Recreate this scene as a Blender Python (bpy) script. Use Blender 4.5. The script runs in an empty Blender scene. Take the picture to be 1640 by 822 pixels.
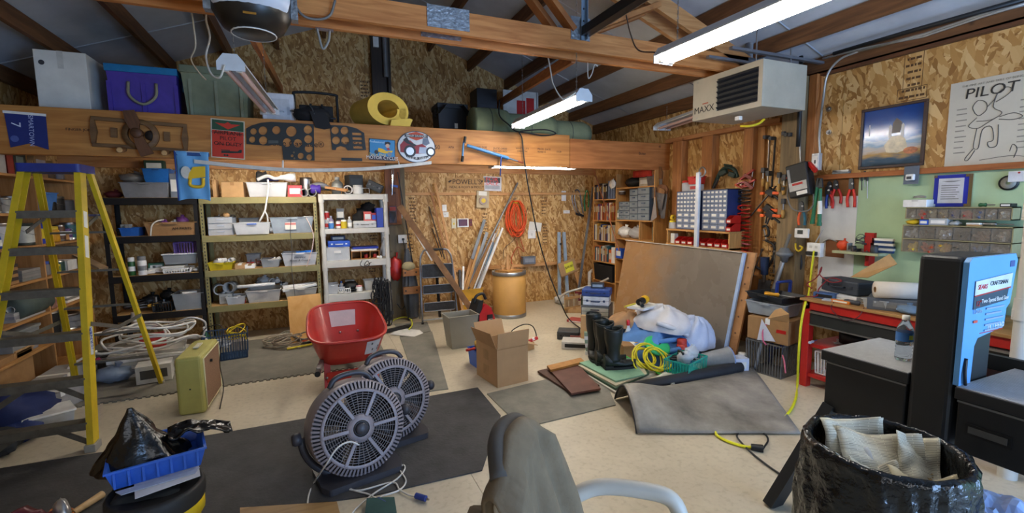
import bpy, math, random
from mathutils import Vector, Matrix, Euler, noise
random.seed(7)
PI=math.pi
scene=bpy.context.scene
COL=scene.collection
# ---------------------------------------------------------------- camera
F_PX,CX,CY=739.0,820.0,411.0            # focal length in pixels of a 1640x822 frame
YAW,PITCH,ROLL=math.radians(23.1),math.radians(6.2),math.radians(0.79)
EYE=Vector((0,0,1.55))
_f=Vector((math.sin(YAW)*math.cos(PITCH),math.cos(YAW)*math.cos(PITCH),-math.sin(PITCH)))
_r=Vector((math.cos(YAW),-math.sin(YAW),0)); _d=_f.cross(_r)
RT=_r*math.cos(ROLL)+_d*math.sin(ROLL); DN=_d*math.cos(ROLL)-_r*math.sin(ROLL); FW=_f
cd=bpy.data.cameras.new('camera'); cam=bpy.data.objects.new('camera',cd); COL.objects.link(cam)
cam.matrix_world=Matrix(((RT.x,-DN.x,-FW.x,EYE.x),(RT.y,-DN.y,-FW.y,EYE.y),(RT.z,-DN.z,-FW.z,EYE.z),(0,0,0,1)))
cd.sensor_fit='HORIZONTAL'; cd.sensor_width=36; cd.lens=36*F_PX/1640; cd.clip_start=.02; cd.clip_end=60
scene.camera=cam
# ---------------------------------------------------------------- world, daylight, exposure
w=bpy.data.worlds.new('world'); scene.world=w; w.use_nodes=True
bg=w.node_tree.nodes['Background']; bg.inputs[0].default_value=(.45,.65,1,1); bg.inputs[1].default_value=.8
def area(name,loc,rot,sx,sy,power,col):
    l=bpy.data.lights.new(name,'AREA'); l.shape='RECTANGLE'; l.size=sx; l.size_y=sy; l.energy=power; l.color=col
    o=bpy.data.objects.new(name,l); COL.objects.link(o); o.location=loc; o.rotation_euler=rot; return o
# daylight through the open vehicle door in the front wall (behind and to the right of the camera)
area('daylight_right_door',(3.1,-2.42,1.15),(math.radians(90),0,0),2.0,2.1,105,(.34,.57,1.0))
# added even fill, set at an unseen window row in the closed left door
area('door_window_fill',(-.2,-2.3,1.72),(math.radians(84),0,0),3.6,.5,10,(1.0,.95,.88))
vs=scene.view_settings; vs.view_transform='Standard'; vs.look='None'; vs.exposure=1.1; vs.gamma=1; vs.use_curve_mapping=False
# ---------------------------------------------------------------- pixels to places
def ray(x,y): return RT*((x-CX)/F_PX)+DN*((y-CY)/F_PX)+FW
def U(x,y,ax,val):
    d=ray(x,y); return EYE+d*((val-EYE[ax])/d[ax])
def FL(x,y,z=0): return U(x,y,2,z)
def FY(x0,y0,x1,y1,Y):
    xm,ym=(x0+x1)/2,(y0+y1)/2
    return U(x0,ym,1,Y).x,U(x1,ym,1,Y).x,U(xm,y1,1,Y).z,U(xm,y0,1,Y).z
def FX(x0,y0,x1,y1,X):
    xm,ym=(x0+x1)/2,(y0+y1)/2
    return U(x1,ym,0,X).y,U(x0,ym,0,X).y,U(xm,y1,0,X).z,U(xm,y0,0,X).z
# ---------------------------------------------------------------- materials
def lin(c):
    if isinstance(c,str):
        c=[int(c[i:i+2],16)/255 for i in (0,2,4)]
        c=[v/12.92 if v<=.04045 else ((v+.055)/1.055)**2.4 for v in c]
    return (c[0],c[1],c[2],1)
MT={}
def _base(name):
    m=bpy.data.materials.new(name); m.use_nodes=True; nt=m.node_tree
    return m,nt,nt.nodes['Principled BSDF']
def _n(nt,t,**k):
    n=nt.nodes.new(t)
    for a,b in k.items(): setattr(n,a,b)
    return n
def mt(col,rough=.55,metal=0,var=.16,vs=9.0,bump=0,bs=40,alpha=1,trans=0,emit=0,spec=.5,coat=0,sc=None):
    key=(col,rough,metal,var,vs,bump,bs,alpha,trans,emit,spec,coat,sc)
    if key in MT: return MT[key]
    m,nt,p=_base('m_'+str(col)+'_%d'%len(MT)); c=lin(col)
    p.inputs['Roughness'].default_value=rough; p.inputs['Metallic'].default_value=metal
    p.inputs['Specular IOR Level'].default_value=spec; p.inputs['Coat Weight'].default_value=coat
    tc=_n(nt,'ShaderNodeTexCoord')
    src=tc.outputs['Object']
    if sc:
        mp=_n(nt,'ShaderNodeMapping'); mp.inputs['Scale'].default_value=sc; nt.links.new(src,mp.inputs[0]); src=mp.outputs[0]
    if emit:
        p.inputs['Emission Color'].default_value=c; p.inputs['Emission Strength'].default_value=emit; p.inputs['Base Color'].default_value=c
    elif var>0:
        no=_n(nt,'ShaderNodeTexNoise'); no.inputs['Scale'].default_value=vs; no.inputs['Detail'].default_value=5; no.inputs['Roughness'].default_value=.65
        nt.links.new(src,no.inputs[0])
        rp=_n(nt,'ShaderNodeValToRGB'); e=rp.color_ramp.elements
        e[0].position=.3; e[1].position=.7
        e[0].color=tuple(v*(1-var) for v in c[:3])+(1,); e[1].color=tuple(min(1,v*(1+var)) for v in c[:3])+(1,)
        nt.links.new(no.outputs[0],rp.inputs[0]); nt.links.new(rp.outputs[0],p.inputs['Base Color'])
    else: p.inputs['Base Color'].default_value=c
    if bump:
        nb=_n(nt,'ShaderNodeTexNoise'); nb.inputs['Scale'].default_value=bs; nb.inputs['Detail'].default_value=3
        nt.links.new(src,nb.inputs[0]); b=_n(nt,'ShaderNodeBump'); b.inputs['Strength'].default_value=bump; b.inputs['Distance'].default_value=.01
        nt.links.new(nb.outputs[0],b.inputs['Height']); nt.links.new(b.outputs[0],p.inputs['Normal'])
    p.inputs['Alpha'].default_value=alpha
    if trans: p.inputs['Transmission Weight'].default_value=trans; p.inputs['IOR'].default_value=1.3
    MT[key]=m; return m
def wood(col,col2,sc=(1,1,14),rough=.6,knots=True):
    key=('wood',col,col2,sc,rough)
    if key in MT: return MT[key]
    m,nt,p=_base('wood_'+col); p.inputs['Roughness'].default_value=rough
    tc=_n(nt,'ShaderNodeTexCoord'); mp=_n(nt,'ShaderNodeMapping'); mp.inputs['Scale'].default_value=sc
    nt.links.new(tc.outputs['Object'],mp.inputs[0])
    no=_n(nt,'ShaderNodeTexNoise'); no.inputs['Scale'].default_value=2.4; no.inputs['Detail'].default_value=6; no.inputs['Distortion'].default_value=.7
    nt.links.new(mp.outputs[0],no.inputs[0])
    rp=_n(nt,'ShaderNodeValToRGB'); e=rp.color_ramp.elements; e[0].position=.32; e[1].position=.68; e[0].color=lin(col2); e[1].color=lin(col)
    nt.links.new(no.outputs[0],rp.inputs[0])
    vo=_n(nt,'ShaderNodeTexVoronoi'); vo.inputs['Scale'].default_value=3.1
    mp2=_n(nt,'ShaderNodeMapping'); mp2.inputs['Scale'].default_value=tuple(.35+.65*(1 if v<=1.01 else 1.0) for v in sc); nt.links.new(tc.outputs['Object'],mp2.inputs[0]); nt.links.new(mp2.outputs[0],vo.inputs[0])
    r2=_n(nt,'ShaderNodeValToRGB'); e=r2.color_ramp.elements; e[0].position=.03; e[1].position=.075; e[0].color=(.16,.08,.03,1); e[1].color=(1,1,1,1)
    nt.links.new(vo.outputs['Distance'],r2.inputs[0])
    mx=_n(nt,'ShaderNodeMix',data_type='RGBA',blend_type='MULTIPLY'); mx.inputs[0].default_value=.8 if knots else 0
    nt.links.new(rp.outputs[0],mx.inputs[6]); nt.links.new(r2.outputs[0],mx.inputs[7]); nt.links.new(mx.outputs[2],p.inputs['Base Color'])
    b=_n(nt,'ShaderNodeBump'); b.inputs['Strength'].default_value=.15; b.inputs['Distance'].default_value=.004
    nt.links.new(no.outputs[0],b.inputs['Height']); nt.links.new(b.outputs[0],p.inputs['Normal'])
    MT[key]=m; return m
def osb(name,a,b_,c_,scale=1.0):
    # strand board: layers of stretched cells, each layer turned another way
    m,nt,p=_base(name); p.inputs['Roughness'].default_value=.62
    tc=_n(nt,'ShaderNodeTexCoord'); prev=None; ph=None
    for i,(ang,sx,sy,seed) in enumerate(((.5,7,26,0),(-.65,6,24,9),(1.35,8,30,4),(-1.2,7,22,17))):
        mp=_n(nt,'ShaderNodeMapping'); mp.inputs['Rotation'].default_value=(ang if name.endswith('x') else 0,0 if name.endswith('x') else ang,0)
        mp.inputs['Location'].default_value=(seed,seed*.7,seed*.3)
        s2=_n(nt,'ShaderNodeMapping'); s2.inputs['Scale'].default_value=((3,sx*scale,sy*scale) if name.endswith('x') else (sx*scale,3,sy*scale))
        nt.links.new(tc.outputs['Object'],mp.inputs[0]); nt.links.new(mp.outputs[0],s2.inputs[0])
        dn=_n(nt,'ShaderNodeTexNoise'); dn.inputs['Scale'].default_value=.8; nt.links.new(s2.outputs[0],dn.inputs[0])
        ad=_n(nt,'ShaderNodeVectorMath',operation='ADD'); nt.links.new(s2.outputs[0],ad.inputs[0]); nt.links.new(dn.outputs['Color'],ad.inputs[1])
        vo=_n(nt,'ShaderNodeTexVoronoi'); vo.inputs['Scale'].default_value=1; nt.links.new(ad.outputs[0],vo.inputs[0])
        sp=_n(nt,'ShaderNodeSeparateColor'); nt.links.new(vo.outputs['Color'],sp.inputs[0])
        rp=_n(nt,'ShaderNodeValToRGB'); e=rp.color_ramp.elements; e[0].position=.05; e[1].position=.95; e[0].color=lin(a); e[1].color=lin(c_)
        x=e.new(.5); x.color=lin(b_); nt.links.new(sp.outputs[0],rp.inputs[0])
        if prev is None: prev=rp.outputs[0]; ph=sp.outputs[0]
        else:
            gt=_n(nt,'ShaderNodeMath',operation='GREATER_THAN'); gt.inputs[1].default_value=.52; nt.links.new(sp.outputs[1],gt.inputs[0])
            mx=_n(nt,'ShaderNodeMix',data_type='RGBA'); nt.links.new(gt.outputs[0],mx.inputs[0]); nt.links.new(prev,mx.inputs[6]); nt.links.new(rp.outputs[0],mx.inputs[7]); prev=mx.outputs[2]
            mf=_n(nt,'ShaderNodeMix'); nt.links.new(gt.outputs[0],mf.inputs[0]); nt.links.new(ph,mf.inputs[2]); nt.links.new(sp.outputs[0],mf.inputs[3]); ph=mf.outputs[0]
    nt.links.new(prev,p.inputs['Base Color'])
    b=_n(nt,'ShaderNodeBump'); b.inputs['Strength'].default_value=.35; b.inputs['Distance'].default_value=.004
    nt.links.new(ph,b.inputs['Height']); nt.links.new(b.outputs[0],p.inputs['Normal'])
    return m
# ---------------------------------------------------------------- mesh builder
def sp(pts,k=6,closed=False):
    P=[Vector(p) for p in pts]; n=len(P); out=[]
    for i in range(n if closed else n-1):
        a=P[(i-1)%n] if closed or i>0 else P[0]*2-P[1]; b=P[i]; c=P[(i+1)%n]; d=P[(i+2)%n] if closed or i+2<n else P[-1]*2-P[-2]
        for j in range(k):
            t=j/k; out.append(.5*((2*b)+(c-a)*t+(2*a-5*b+4*c-d)*t*t+(3*b-a-3*c+d)*t**3))
    if not closed: out.append(P[-1])
    return out
class M:
    def __init__(s): s.v=[];s.f=[];s.mi=[];s.sm=[];s.x=None;s.k=0
    def add(s,vs,fs,smooth=False):
        o=len(s.v)
        for q in vs:
            q=Vector(q); s.v.append(s.x@q if s.x else q)
        for f in fs: s.f.append([o+i for i in f]); s.mi.append(s.k); s.sm.append(smooth)
        return s
    def box(s,x0,x1,y0,y1,z0,z1):
        return s.add([(x0,y0,z0),(x1,y0,z0),(x1,y1,z0),(x0,y1,z0),(x0,y0,z1),(x1,y0,z1),(x1,y1,z1),(x0,y1,z1)],
            [(0,3,2,1),(4,5,6,7),(0,1,5,4),(1,2,6,5),(2,3,7,6),(3,0,4,7)])
    def cb(s,c,sz,rot=(0,0,0)):
        old=s.x; t=Matrix.Translation(c)@Euler(rot).to_matrix().to_4x4(); s.x=old@t if old else t
        a,b,d=[q/2 for q in sz]; s.box(-a,a,-b,b,-d,d); s.x=old; return s
    def beam(s,p,q,w,h,up=(0,0,1)):
        p=Vector(p);q=Vector(q);d=(q-p).normalized();u=Vector(up);r=d.cross(u)
        if r.length<1e-4: r=d.cross(Vector((0,1,0)))
        r.normalize();u=r.cross(d);r=r*w/2;u=u*h/2
        return s.add([p-r-u,p+r-u,p+r+u,p-r+u,q-r-u,q+r-u,q+r+u,q-r+u],[(0,1,2,3),(7,6,5,4),(0,4,5,1),(1,5,6,2),(2,6,7,3),(3,7,4,0)])
    def cyl(s,p,q,r,r2=None,n=14,caps=True,smooth=True):
        p=Vector(p);q=Vector(q);r2=r if r2 is None else r2;d=(q-p).normalized()
        a=d.orthogonal().normalized();b=d.cross(a);vs=[]
        for i in range(n):
            t=2*PI*i/n;e=a*math.cos(t)+b*math.sin(t);vs+=[p+e*r,q+e*r2]
        fs=[(2*i,2*((i+1)%n),2*((i+1)%n)+1,2*i+1) for i in range(n)]
        s.add(vs,fs,smooth)
        if caps: s.add([vs[2*i] for i in range(n)],[list(range(n))[::-1]]); s.add([vs[2*i+1] for i in range(n)],[list(range(n))])
        return s
    def tube(s,pts,r,n=6,closed=False):
        P=[Vector(p) for p in pts]; N=len(P); vs=[]; a=None
        for i in range(N):
            if closed: d=P[(i+1)%N]-P[i-1]
            else: d=P[min(i+1,N-1)]-P[max(i-1,0)]
            d=d.normalized() if d.length>1e-9 else Vector((0,0,1))
            a=d.orthogonal().normalized() if a is None else (a-d*a.dot(d))
            a=a.normalized() if a.length>1e-6 else d.orthogonal().normalized(); b=d.cross(a)
            rr=r[i] if isinstance(r,(list,tuple)) else r
            for j in range(n): t=2*PI*j/n; vs.append(P[i]+(a*math.cos(t)+b*math.sin(t))*rr)
        fs=[]
        for i in range(N if closed else N-1):
            for j in range(n): fs.append((i*n+j,i*n+(j+1)%n,((i+1)%N)*n+(j+1)%n,((i+1)%N)*n+j))
        if not closed: fs+= [list(range(n))[::-1],[(N-1)*n+j for j in range(n)]]
        return s.add(vs,fs,True)
    def lathe(s,prof,n=20,c=(0,0,0),ax='z',a0=0,a1=2*PI,smooth=True):
        c=Vector(c);full=abs(a1-a0-2*PI)<1e-6;k=n if full else n+1;vs=[]
        for i in range(k):
            t=a0+(a1-a0)*i/n;ct,st=math.cos(t),math.sin(t)
            for r,z in prof:
                q=(r*ct,r*st,z) if ax=='z' else ((r*ct,z,r*st) if ax=='y' else (z,r*ct,r*st)); vs.append(c+Vector(q))
        m=len(prof);fs=[]
        for i in range(n):
            for j in range(m-1):
                a,b=i*m+j,((i+1)%k)*m+j; fs.append((a,b,b+1,a+1) if ax!='y' else (a,a+1,b+1,b))
        return s.add(vs,fs,smooth)
    def prism(s,poly,a,b,ax='z',smooth=False):
        f={'z':lambda p,h:(p[0],p[1],h),'y':lambda p,h:(p[0],h,p[1]),'x':lambda p,h:(h,p[0],p[1])}[ax]
        n=len(poly); vs=[f(p,a) for p in poly]+[f(p,b) for p in poly]
        s.add(vs,[list(range(n))[::-1],[n+i for i in range(n)]])
        return s.add(vs,[(i,(i+1)%n,n+(i+1)%n,n+i) for i in range(n)],smooth)
    def grid(s,fn,nu,nv,smooth=True,cu=False):
        vs=[fn(i/nu,j/nv) for i in range(nu if cu else nu+1) for j in range(nv+1)];k=nu if cu else nu+1
        return s.add(vs,[(i*(nv+1)+j,((i+1)%k)*(nv+1)+j,((i+1)%k)*(nv+1)+j+1,i*(nv+1)+j+1) for i in range(nu) for j in range(nv)],smooth)
    def ell(s,c,r,n=14,m=9,nz=0,ns=3.0,sd=0):
        c=Vector(c); r=Vector(r) if not isinstance(r,(int,float)) else Vector((r,r,r))
        def fn(u,v):
            t=2*PI*u;ph=PI*v;q=Vector((math.cos(t)*math.sin(ph),math.sin(t)*math.sin(ph),math.cos(ph)))
            k=1+nz*noise.noise(q*ns+Vector((sd,sd*.7,0))); return c+Vector((q.x*r.x,q.y*r.y,q.z*r.z))*k
        return s.grid(fn,n,m,True,True)
    def tub(s,x0,x1,y0,y1,z0,z1,t=.004,tp=.0,lip=0):
        # open container, tapered towards the bottom, real wall thickness
        def ring(i,z,k): return [(x0+i+k,y0+i+k,z),(x1-i-k,y0+i+k,z),(x1-i-k,y1-i-k,z),(x0+i+k,y1-i-k,z)]
        rs=[ring(0,z0,tp),ring(0,z1-(.008 if lip else 0),0)]
        if lip: rs+=[ring(-lip,z1-.008,0),ring(-lip,z1,0)]
        else: rs[-1]=ring(0,z1,0)
        rs+=[ring(t,z1,0),ring(t,z0+t,tp)]
        vs=[p for r_ in rs for p in r_];n=len(rs);fs=[(3,2,1,0),tuple(4*(n-1)+i for i in range(4))]
        for k in range(n-1):
            for i in range(4): fs.append((4*k+i,4*k+(i+1)%4,4*k+4+(i+1)%4,4*k+4+i))
        return s.add(vs,fs)
    def rrect(s,x0,x1,z0,z1,r,n=5):
        out=[]
        for cx,cz,a in ((x1-r,z0+r,-PI/2),(x1-r,z1-r,0),(x0+r,z1-r,PI/2),(x0+r,z0+r,PI)):
            for i in range(n+1): t=a+PI/2*i/n; out.append((cx+r*math.cos(t),cz+r*math.sin(t)))
        return out
def rr(x0,x1,z0,z1,r,n=4): return M.rrect(None,x0,x1,z0,z1,r,n)
def circ(cx,cz,r,n=20,rz=None): return [(cx+r*math.cos(2*PI*i/n),cz+(rz or r)*math.sin(2*PI*i/n)) for i in range(n)]
WB={}
def woff(par):
    while par is not None:
        if par.name in WB: return WB[par.name]
        par=par.parent
    return None
def ob(name,m,mat,par=None,bev=0,solid=0,sub=0,loc=None,rot=None,label=None,seg=2):
    off=woff(par)
    vs=m.v if off is None else [q-off for q in m.v]
    me=bpy.data.meshes.new(name); me.from_pydata([tuple(q) for q in vs],[],m.f)
    for a in (mat if isinstance(mat,(list,tuple)) else [mat]): me.materials.append(a)
    for i,p in enumerate(me.polygons): p.use_smooth=m.sm[i]; p.material_index=m.mi[i]
    me.update(); o=bpy.data.objects.new(name,me); COL.objects.link(o)
    if par: o.parent=par
    if loc is not None: o.location=loc
    if rot is not None: o.rotation_euler=rot
    if solid: q=o.modifiers.new('s','SOLIDIFY'); q.thickness=solid; q.offset=0
    if bev: q=o.modifiers.new('b','BEVEL'); q.width=bev; q.segments=seg; q.limit_method='ANGLE'; q.angle_limit=.6
    if sub: q=o.modifiers.new('u','SUBSURF'); q.levels=sub; q.render_levels=sub
    if label: o['label']=label
    return o
def tag(o,label,cat,grp=None):
    o['label']=label;o['category']=cat
    if grp: o['group']=grp
    return o
def th(name,label,cat,loc=(0,0,0),rz=0,grp=None,world=False,rot=None):
    o=bpy.data.objects.new(name,None); COL.objects.link(o); o.empty_display_size=.1; o.location=loc
    o.rotation_euler=rot if rot else (0,0,rz)
    if world: WB[o.name]=Vector(loc)
    return tag(o,label,cat,grp)
def one(name,label,cat,m,mat,grp=None,loc=None,rz=0,**k):
    if loc is None:
        xs=[q.x for q in m.v];ys=[q.y for q in m.v];loc=Vector(((min(xs)+max(xs))/2,(min(ys)+max(ys))/2,min(q.z for q in m.v)))
        m.v=[q-loc for q in m.v]
    o=ob(name,m,mat,None,loc=loc,rot=(0,0,rz),**k); return tag(o,label,cat,grp)
def st(o): o['kind']='structure'; return o
def dup(o,par=None,loc=None,rot=None,label=None):
    c=o.copy(); COL.objects.link(c); c.parent=par
    if loc is not None: c.location=loc
    if rot is not None: c.rotation_euler=rot
    if label: c['label']=label
    for ch in o.children: dup(ch,c)
    return c
_T={}
def text(s,size,mat,par,loc,rot,name='lettering',align='CENTER',ext=.0008,sx=1.0,shear=0,space=1.0):
    cu=bpy.data.curves.new('t','FONT'); cu.body=s; cu.size=size; cu.extrude=ext; cu.align_x=align; cu.align_y='CENTER'; cu.shear=shear; cu.resolution_u=3; cu.space_line=space
    t=bpy.data.objects.new('t',cu); COL.objects.link(t)
    dg=bpy.context.evaluated_depsgraph_get(); me=bpy.data.meshes.new_from_object(t.evaluated_get(dg)); bpy.data.objects.remove(t); bpy.data.curves.remove(cu)
    me.materials.clear(); me.materials.append(mat)
    o=bpy.data.objects.new(name,me); COL.objects.link(o); o.parent=par
    off=woff(par)
    o.location=Vector(loc)-(off if off else Vector((0,0,0))); o.rotation_euler=rot; o.scale=(sx,1,1); return o
RY=(PI/2,0,0)            # text facing -Y (towards the camera)
RX=(PI/2,0,-PI/2)        # text facing -X (on the right wall)
BLACK=mt('161616',.5); WHITE=mt('e6e4de',.5); STEEL=mt('a8a8a8',.35,1,.1); DKSTEEL=mt('55565a',.45,.8,.2); CARD=mt('b08a5c',.8,0,.1,14)
CARD2=mt('9a7347',.8,0,.12,14); RED=mt('b01c14',.4); BLUE=mt('1f55c0',.4); YEL=mt('d9b814',.45); GRN=mt('1d5a34',.45); ORG=mt('e8601c',.5)
CLEAR=mt('e2e5e6',.3,0,.08,9,alpha=.5); CLEARD=mt('a9aeb0',.3,0,.1,9,alpha=.5); GREY=mt('7d7d7a',.55); DGREY=mt('3b3c3e',.55); RUBBER=mt('232425',.75,0,.25,14,.2,60)
CHROME=mt('d8d8d8',.15,1,0); PAPER=mt('e4e0d4',.7,0,.06)
PINE=wood('c9925a','a86d38',(1,1,14)); PINEX=wood('c9925a','a86d38',(1.2,14,14)); PINEY=wood('bd8450','985f30',(14,1.2,14)); PINEZ=wood('bd8450','985f30',(14,14,1.2))
PINEXL=wood('d3a168','b98146',(1.2,14,14)); PINEYL=wood('d3a168','b98146',(14,1.2,14)); PINEZL=wood('d3a168','b98146',(14,14,1.2))
# ================================================================ STRUCTURE
XL,XR,YF,YB=-2.55,4.4,-2.5,6.7
RX0,RZ0,RK=.925,4.156,.37
def roofz(x): return RZ0-RK*abs(x-RX0)
# floor: power-trowelled concrete with saw-cut joints
m,nt,p=_base('concrete'); p.inputs['Roughness'].default_value=.42
tc=_n(nt,'ShaderNodeTexCoord'); n1=_n(nt,'ShaderNodeTexNoise'); n1.inputs['Scale'].default_value=1.3; n1.inputs['Detail'].default_value=8; n1.inputs['Roughness'].default_value=.7
nt.links.new(tc.outputs['Object'],n1.inputs[0]); rp=_n(nt,'ShaderNodeValToRGB'); e=rp.color_ramp.elements
e[0].position=.25;e[1].position=.75;e[0].color=lin('b3a68d');e[1].color=lin('d5c9b0'); nt.links.new(n1.outputs[0],rp.inputs[0])
n2=_n(nt,'ShaderNodeTexNoise'); n2.inputs['Scale'].default_value=30; n2.inputs['Detail'].default_value=4; nt.links.new(tc.outputs['Object'],n2.inputs[0])
r2=_n(nt,'ShaderNodeValToRGB'); e=r2.color_ramp.elements; e[0].position=.28; e[1].position=.5; e[0].color=(.72,.7,.66,1); e[1].color=(1,1,1,1); nt.links.new(n2.outputs[0],r2.inputs[0])
mx=_n(nt,'ShaderNodeMix',data_type='RGBA',blend_type='MULTIPLY'); mx.inputs[0].default_value=.6; nt.links.new(rp.outputs[0],mx.inputs[6]); nt.links.new(r2.outputs[0],mx.inputs[7]); nt.links.new(mx.outputs[2],p.inputs['Base Color'])
r3=_n(nt,'ShaderNodeMapRange'); r3.inputs[3].default_value=.3; r3.inputs[4].default_value=.6; nt.links.new(n1.outputs[0],r3.inputs[0]); nt.links.new(r3.outputs[0],p.inputs['Roughness'])
CONC=m
fl=M(); fl.box(XL-.15,XR+.15,YF-.15,YB+.15,-.12,-.012); FLO=st(ob('floor',fl,CONC))
xs=[XL-.15,.76,XR+.15]; ys=[YF-.15,-.4,4.9,YB+.15]
for i in range(2):
    for j in range(3):
        b=M().box(xs[i]+.0015,xs[i+1]-.0015,ys[j]+.0015,ys[j+1]-.0015,-.012,0); ob('concrete_slab',b,CONC,FLO)
OSBY=osb('osb_y','96672f','be8f4d','dab67c',1.5); OSBX=osb('osb_x','96672f','be8f4d','dab67c',1.35)
def gable(x0,x1,z0,z1):
    # polygon in x,z cut off by the roof line
    pts=[(x0,z0),(x1,z0)]
    if roofz(x1)<z1: pts.append((x1,roofz(x1)))
    else: pts.append((x1,z1))
    if x0<RX0<x1 and roofz(RX0)<=z1+1: pts.append((RX0,min(z1,roofz(RX0))))
    pts.append((x0,min(z1,roofz(x0)))); return pts
wb=M().prism([(XL-.1,-.1),(XR+.1,-.1),(XR+.1,roofz(XR)),(RX0,RZ0),(XL-.1,roofz(XL))],YB,YB+.1,'y'); WBK=st(ob('wall_back',wb,OSBY))
cuts=[XL]+[XR-1.22*k for k in range(5,0,-1)]+[XR]
for a,b in zip(cuts,cuts[1:]):
    for z0,z1 in ((0,1.742),(1.746,2.62),(2.624,4.3)):
        if roofz((a+b)/2)<z0+.05: continue
        q=gable(a+.002,b-.002,z0,z1); ob('osb_panel',M().prism(q,YB-.011,YB-.001,'y'),OSBY,WBK)
# rails of the back wall: top rail at about eye height, lower rail, loft ledger
ob('wall_rail',M().box(1.2,4.36,YB-.05,YB-.012,1.725,1.765),PINEXL,WBK,bev=.003)
ob('wall_rail',M().box(-.05,1.0,YB-.05,YB-.012,.72,.76),PINEX,WBK,bev=.003)
zr=U(810,425,1,YB-.08).z
ob('wall_rail',M().box(1.42,4.1,YB-.1,YB-.012,zr-.045,zr),PINEXL,WBK,bev=.003)
ob('loft_ledger',M().box(XL,XR,YB-.05,YB-.012,2.05,2.2),PINEX,WBK,bev=.003)
# treated post with a pine board on its face
a=FY(626,400,654,480,YB-.15); ob('wall_post',M().box(a[0],a[1],YB-.15,YB-.012,0,2.2),wood('7b6a48','5d5038',(14,14,1.2)),WBK,bev=.005)
a2=FY(617,268,639,360,YB-.17); ob('post_board',M().box(a2[0],a2[1]+.02,YB-.19,YB-.152,a2[2],2.1),wood('8a5227','6c3d1b',(14,14,1.2)),WBK,bev=.003)
# gable: dark post bay with a pipe
a=FY(596,60,626,180,YB-.12); ob('gable_post',M().box(a[0],a[1],YB-.13,YB-.012,2.315,roofz(a[1])-.02),wood('3a2a1c','2a1d13',(14,14,1.2)),WBK)
# left wall
wl=M().box(XL-.1,XL,YF,YB,-.1,roofz(XL)); WLF=st(ob('wall_left',wl,OSBX))
for j in range(7):
    y0=YB-.012-1.22*(j+1)
    if y0<YF: y0=YF+.01
    ob('osb_panel',M().box(XL+.001,XL+.011,y0+.002,YB-.014-1.22*j,0,roofz(XL)),OSBX,WLF)
# right wall
wr=M().box(XR,XR+.1,YF,YB,-.1,roofz(XR)-.02); WRT=st(ob('wall_right',wr,OSBX))
ZT=2.80
for y0,y1 in ((.42,2.72),(-2.02,.416),(-2.5,-2.024)): ob('osb_panel',M().box(XR-.011,XR-.001,y0,y1,1.8,ZT),OSBX,WRT)
ob('osb_panel',M().box(XR-.011,XR-.001,2.724,3.2,1.8,ZT),OSBX,WRT)
for y0,y1 in ((3.2,4.415),(4.419,5.6),(5.604,YB-.012)): ob('osb_panel',M().box(XR-.011,XR-.001,y0,y1,0,2.84),OSBX,WRT)
GREENP=mt('a9c39b',.6,0,.07,4); WHITEP=mt('d6d6d2',.5,0,.08,5)
ob('green_panel',M().box(XR-.012,XR-.001,.3,2.55,0,1.757),GREENP,WRT); ob('green_panel',M().box(XR-.012,XR-.001,-2.5,.296,0,1.757),GREENP,WRT)
a=FX(1318,300,1356,480,XR-.02); ob('white_panel',M().box(XR-.016,XR-.001,2.55,2.86,.4,1.60),WHITEP,WRT)
ob('brown_panel',M().box(XR-.013,XR-.001,2.55,2.86,1.602,1.757),mt('7e5328',.7,0,.2,6),WRT)
a=FX(1340,385,1352,413,XR-.02); ob('brown_patch',M().box(XR-.02,XR-.0165,a[0],a[1]+.1,a[2],a[3]),mt('7a4a26',.7,0,.2,6),WRT)
ob('wall_rail',M().box(XR-.055,XR-.0115,-2.5,2.95,1.757,1.80),wood('b0672f','8b4b20',(14,1.2,14)),WRT,bev=.003)
ob('top_plate',M().box(XR-.06,XR-.0115,-2.5,3.3,2.70,2.74),wood('6b4022','4c2c17',(14,1.2,14)),WRT)
ob('top_plate',M().box(XR-.12,XR-.0115,3.25,4.88,2.34,2.39),PINEY,WRT,bev=.003)
# 6x6 post with a stud beside it
PY0,PY1=2.93,3.2
TREAT=wood('8b7450','6a583c',(14,14,1.2))
ob('wall_post',M().box(XR-.16,XR-.0115,PY0+.06,PY1,0,2.72),TREAT,WRT,bev=.006)
ob('wall_stud',M().box(XR-.1,XR-.0115,PY0-.02,PY0+.056,1.8,2.72),wood('b5733a','8f5527',(14,14,1.2)),WRT,bev=.004)
for x0,x1 in ((1190,1205),(1124,1141),(1078,1092)):
    y0=U(x1,300,0,XR-.1).y; y1=U(x0,300,0,XR-.1).y
    ob('wall_stud',M().box(XR-.12,XR-.0115,y0,y1,.1,2.338),wood('b5773f','8f592c',(14,14,1.2)),WRT,bev=.004)
y0=U(1220,300,0,XR-.06).y; ob('wall_stud',M().box(XR-.05,XR-.0115,y0-.0,y0+.1,.1,2.338),wood('b98247','956332',(14,14,1.2)),WRT,bev=.004)
y0=U(1056,380,0,XR-.1).y; ob('wall_post',M().box(XR-.13,XR-.0115,y0,y0+.12,0,2.0),wood('a09070','7c6d50',(14,14,1.2)),WRT,bev=.004)
# front wall behind the camera: closed door on the left, open door on the right
wf=M(); wf.box(XL,2.05,YF-.1,YF,-.1,1.45); wf.box(XL,2.05,YF-.1,YF,2.0,2.9); wf.box(XL,-2.0,YF-.1,YF,1.45,2.0); wf.box(1.6,2.05,YF-.1,YF,1.45,2.0); wf.box(2.05,4.15,YF-.1,YF,2.25,2.9); wf.box(4.15,XR,YF-.1,YF,-.1,2.9)
wf.prism([(XL,2.9),(XR,2.9),(XR,2.88),(RX0,RZ0),(XL,2.88)],YF-.1,YF,'y'); st(ob('wall_front',wf,mt('b9b4a6',.7)))
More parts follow.
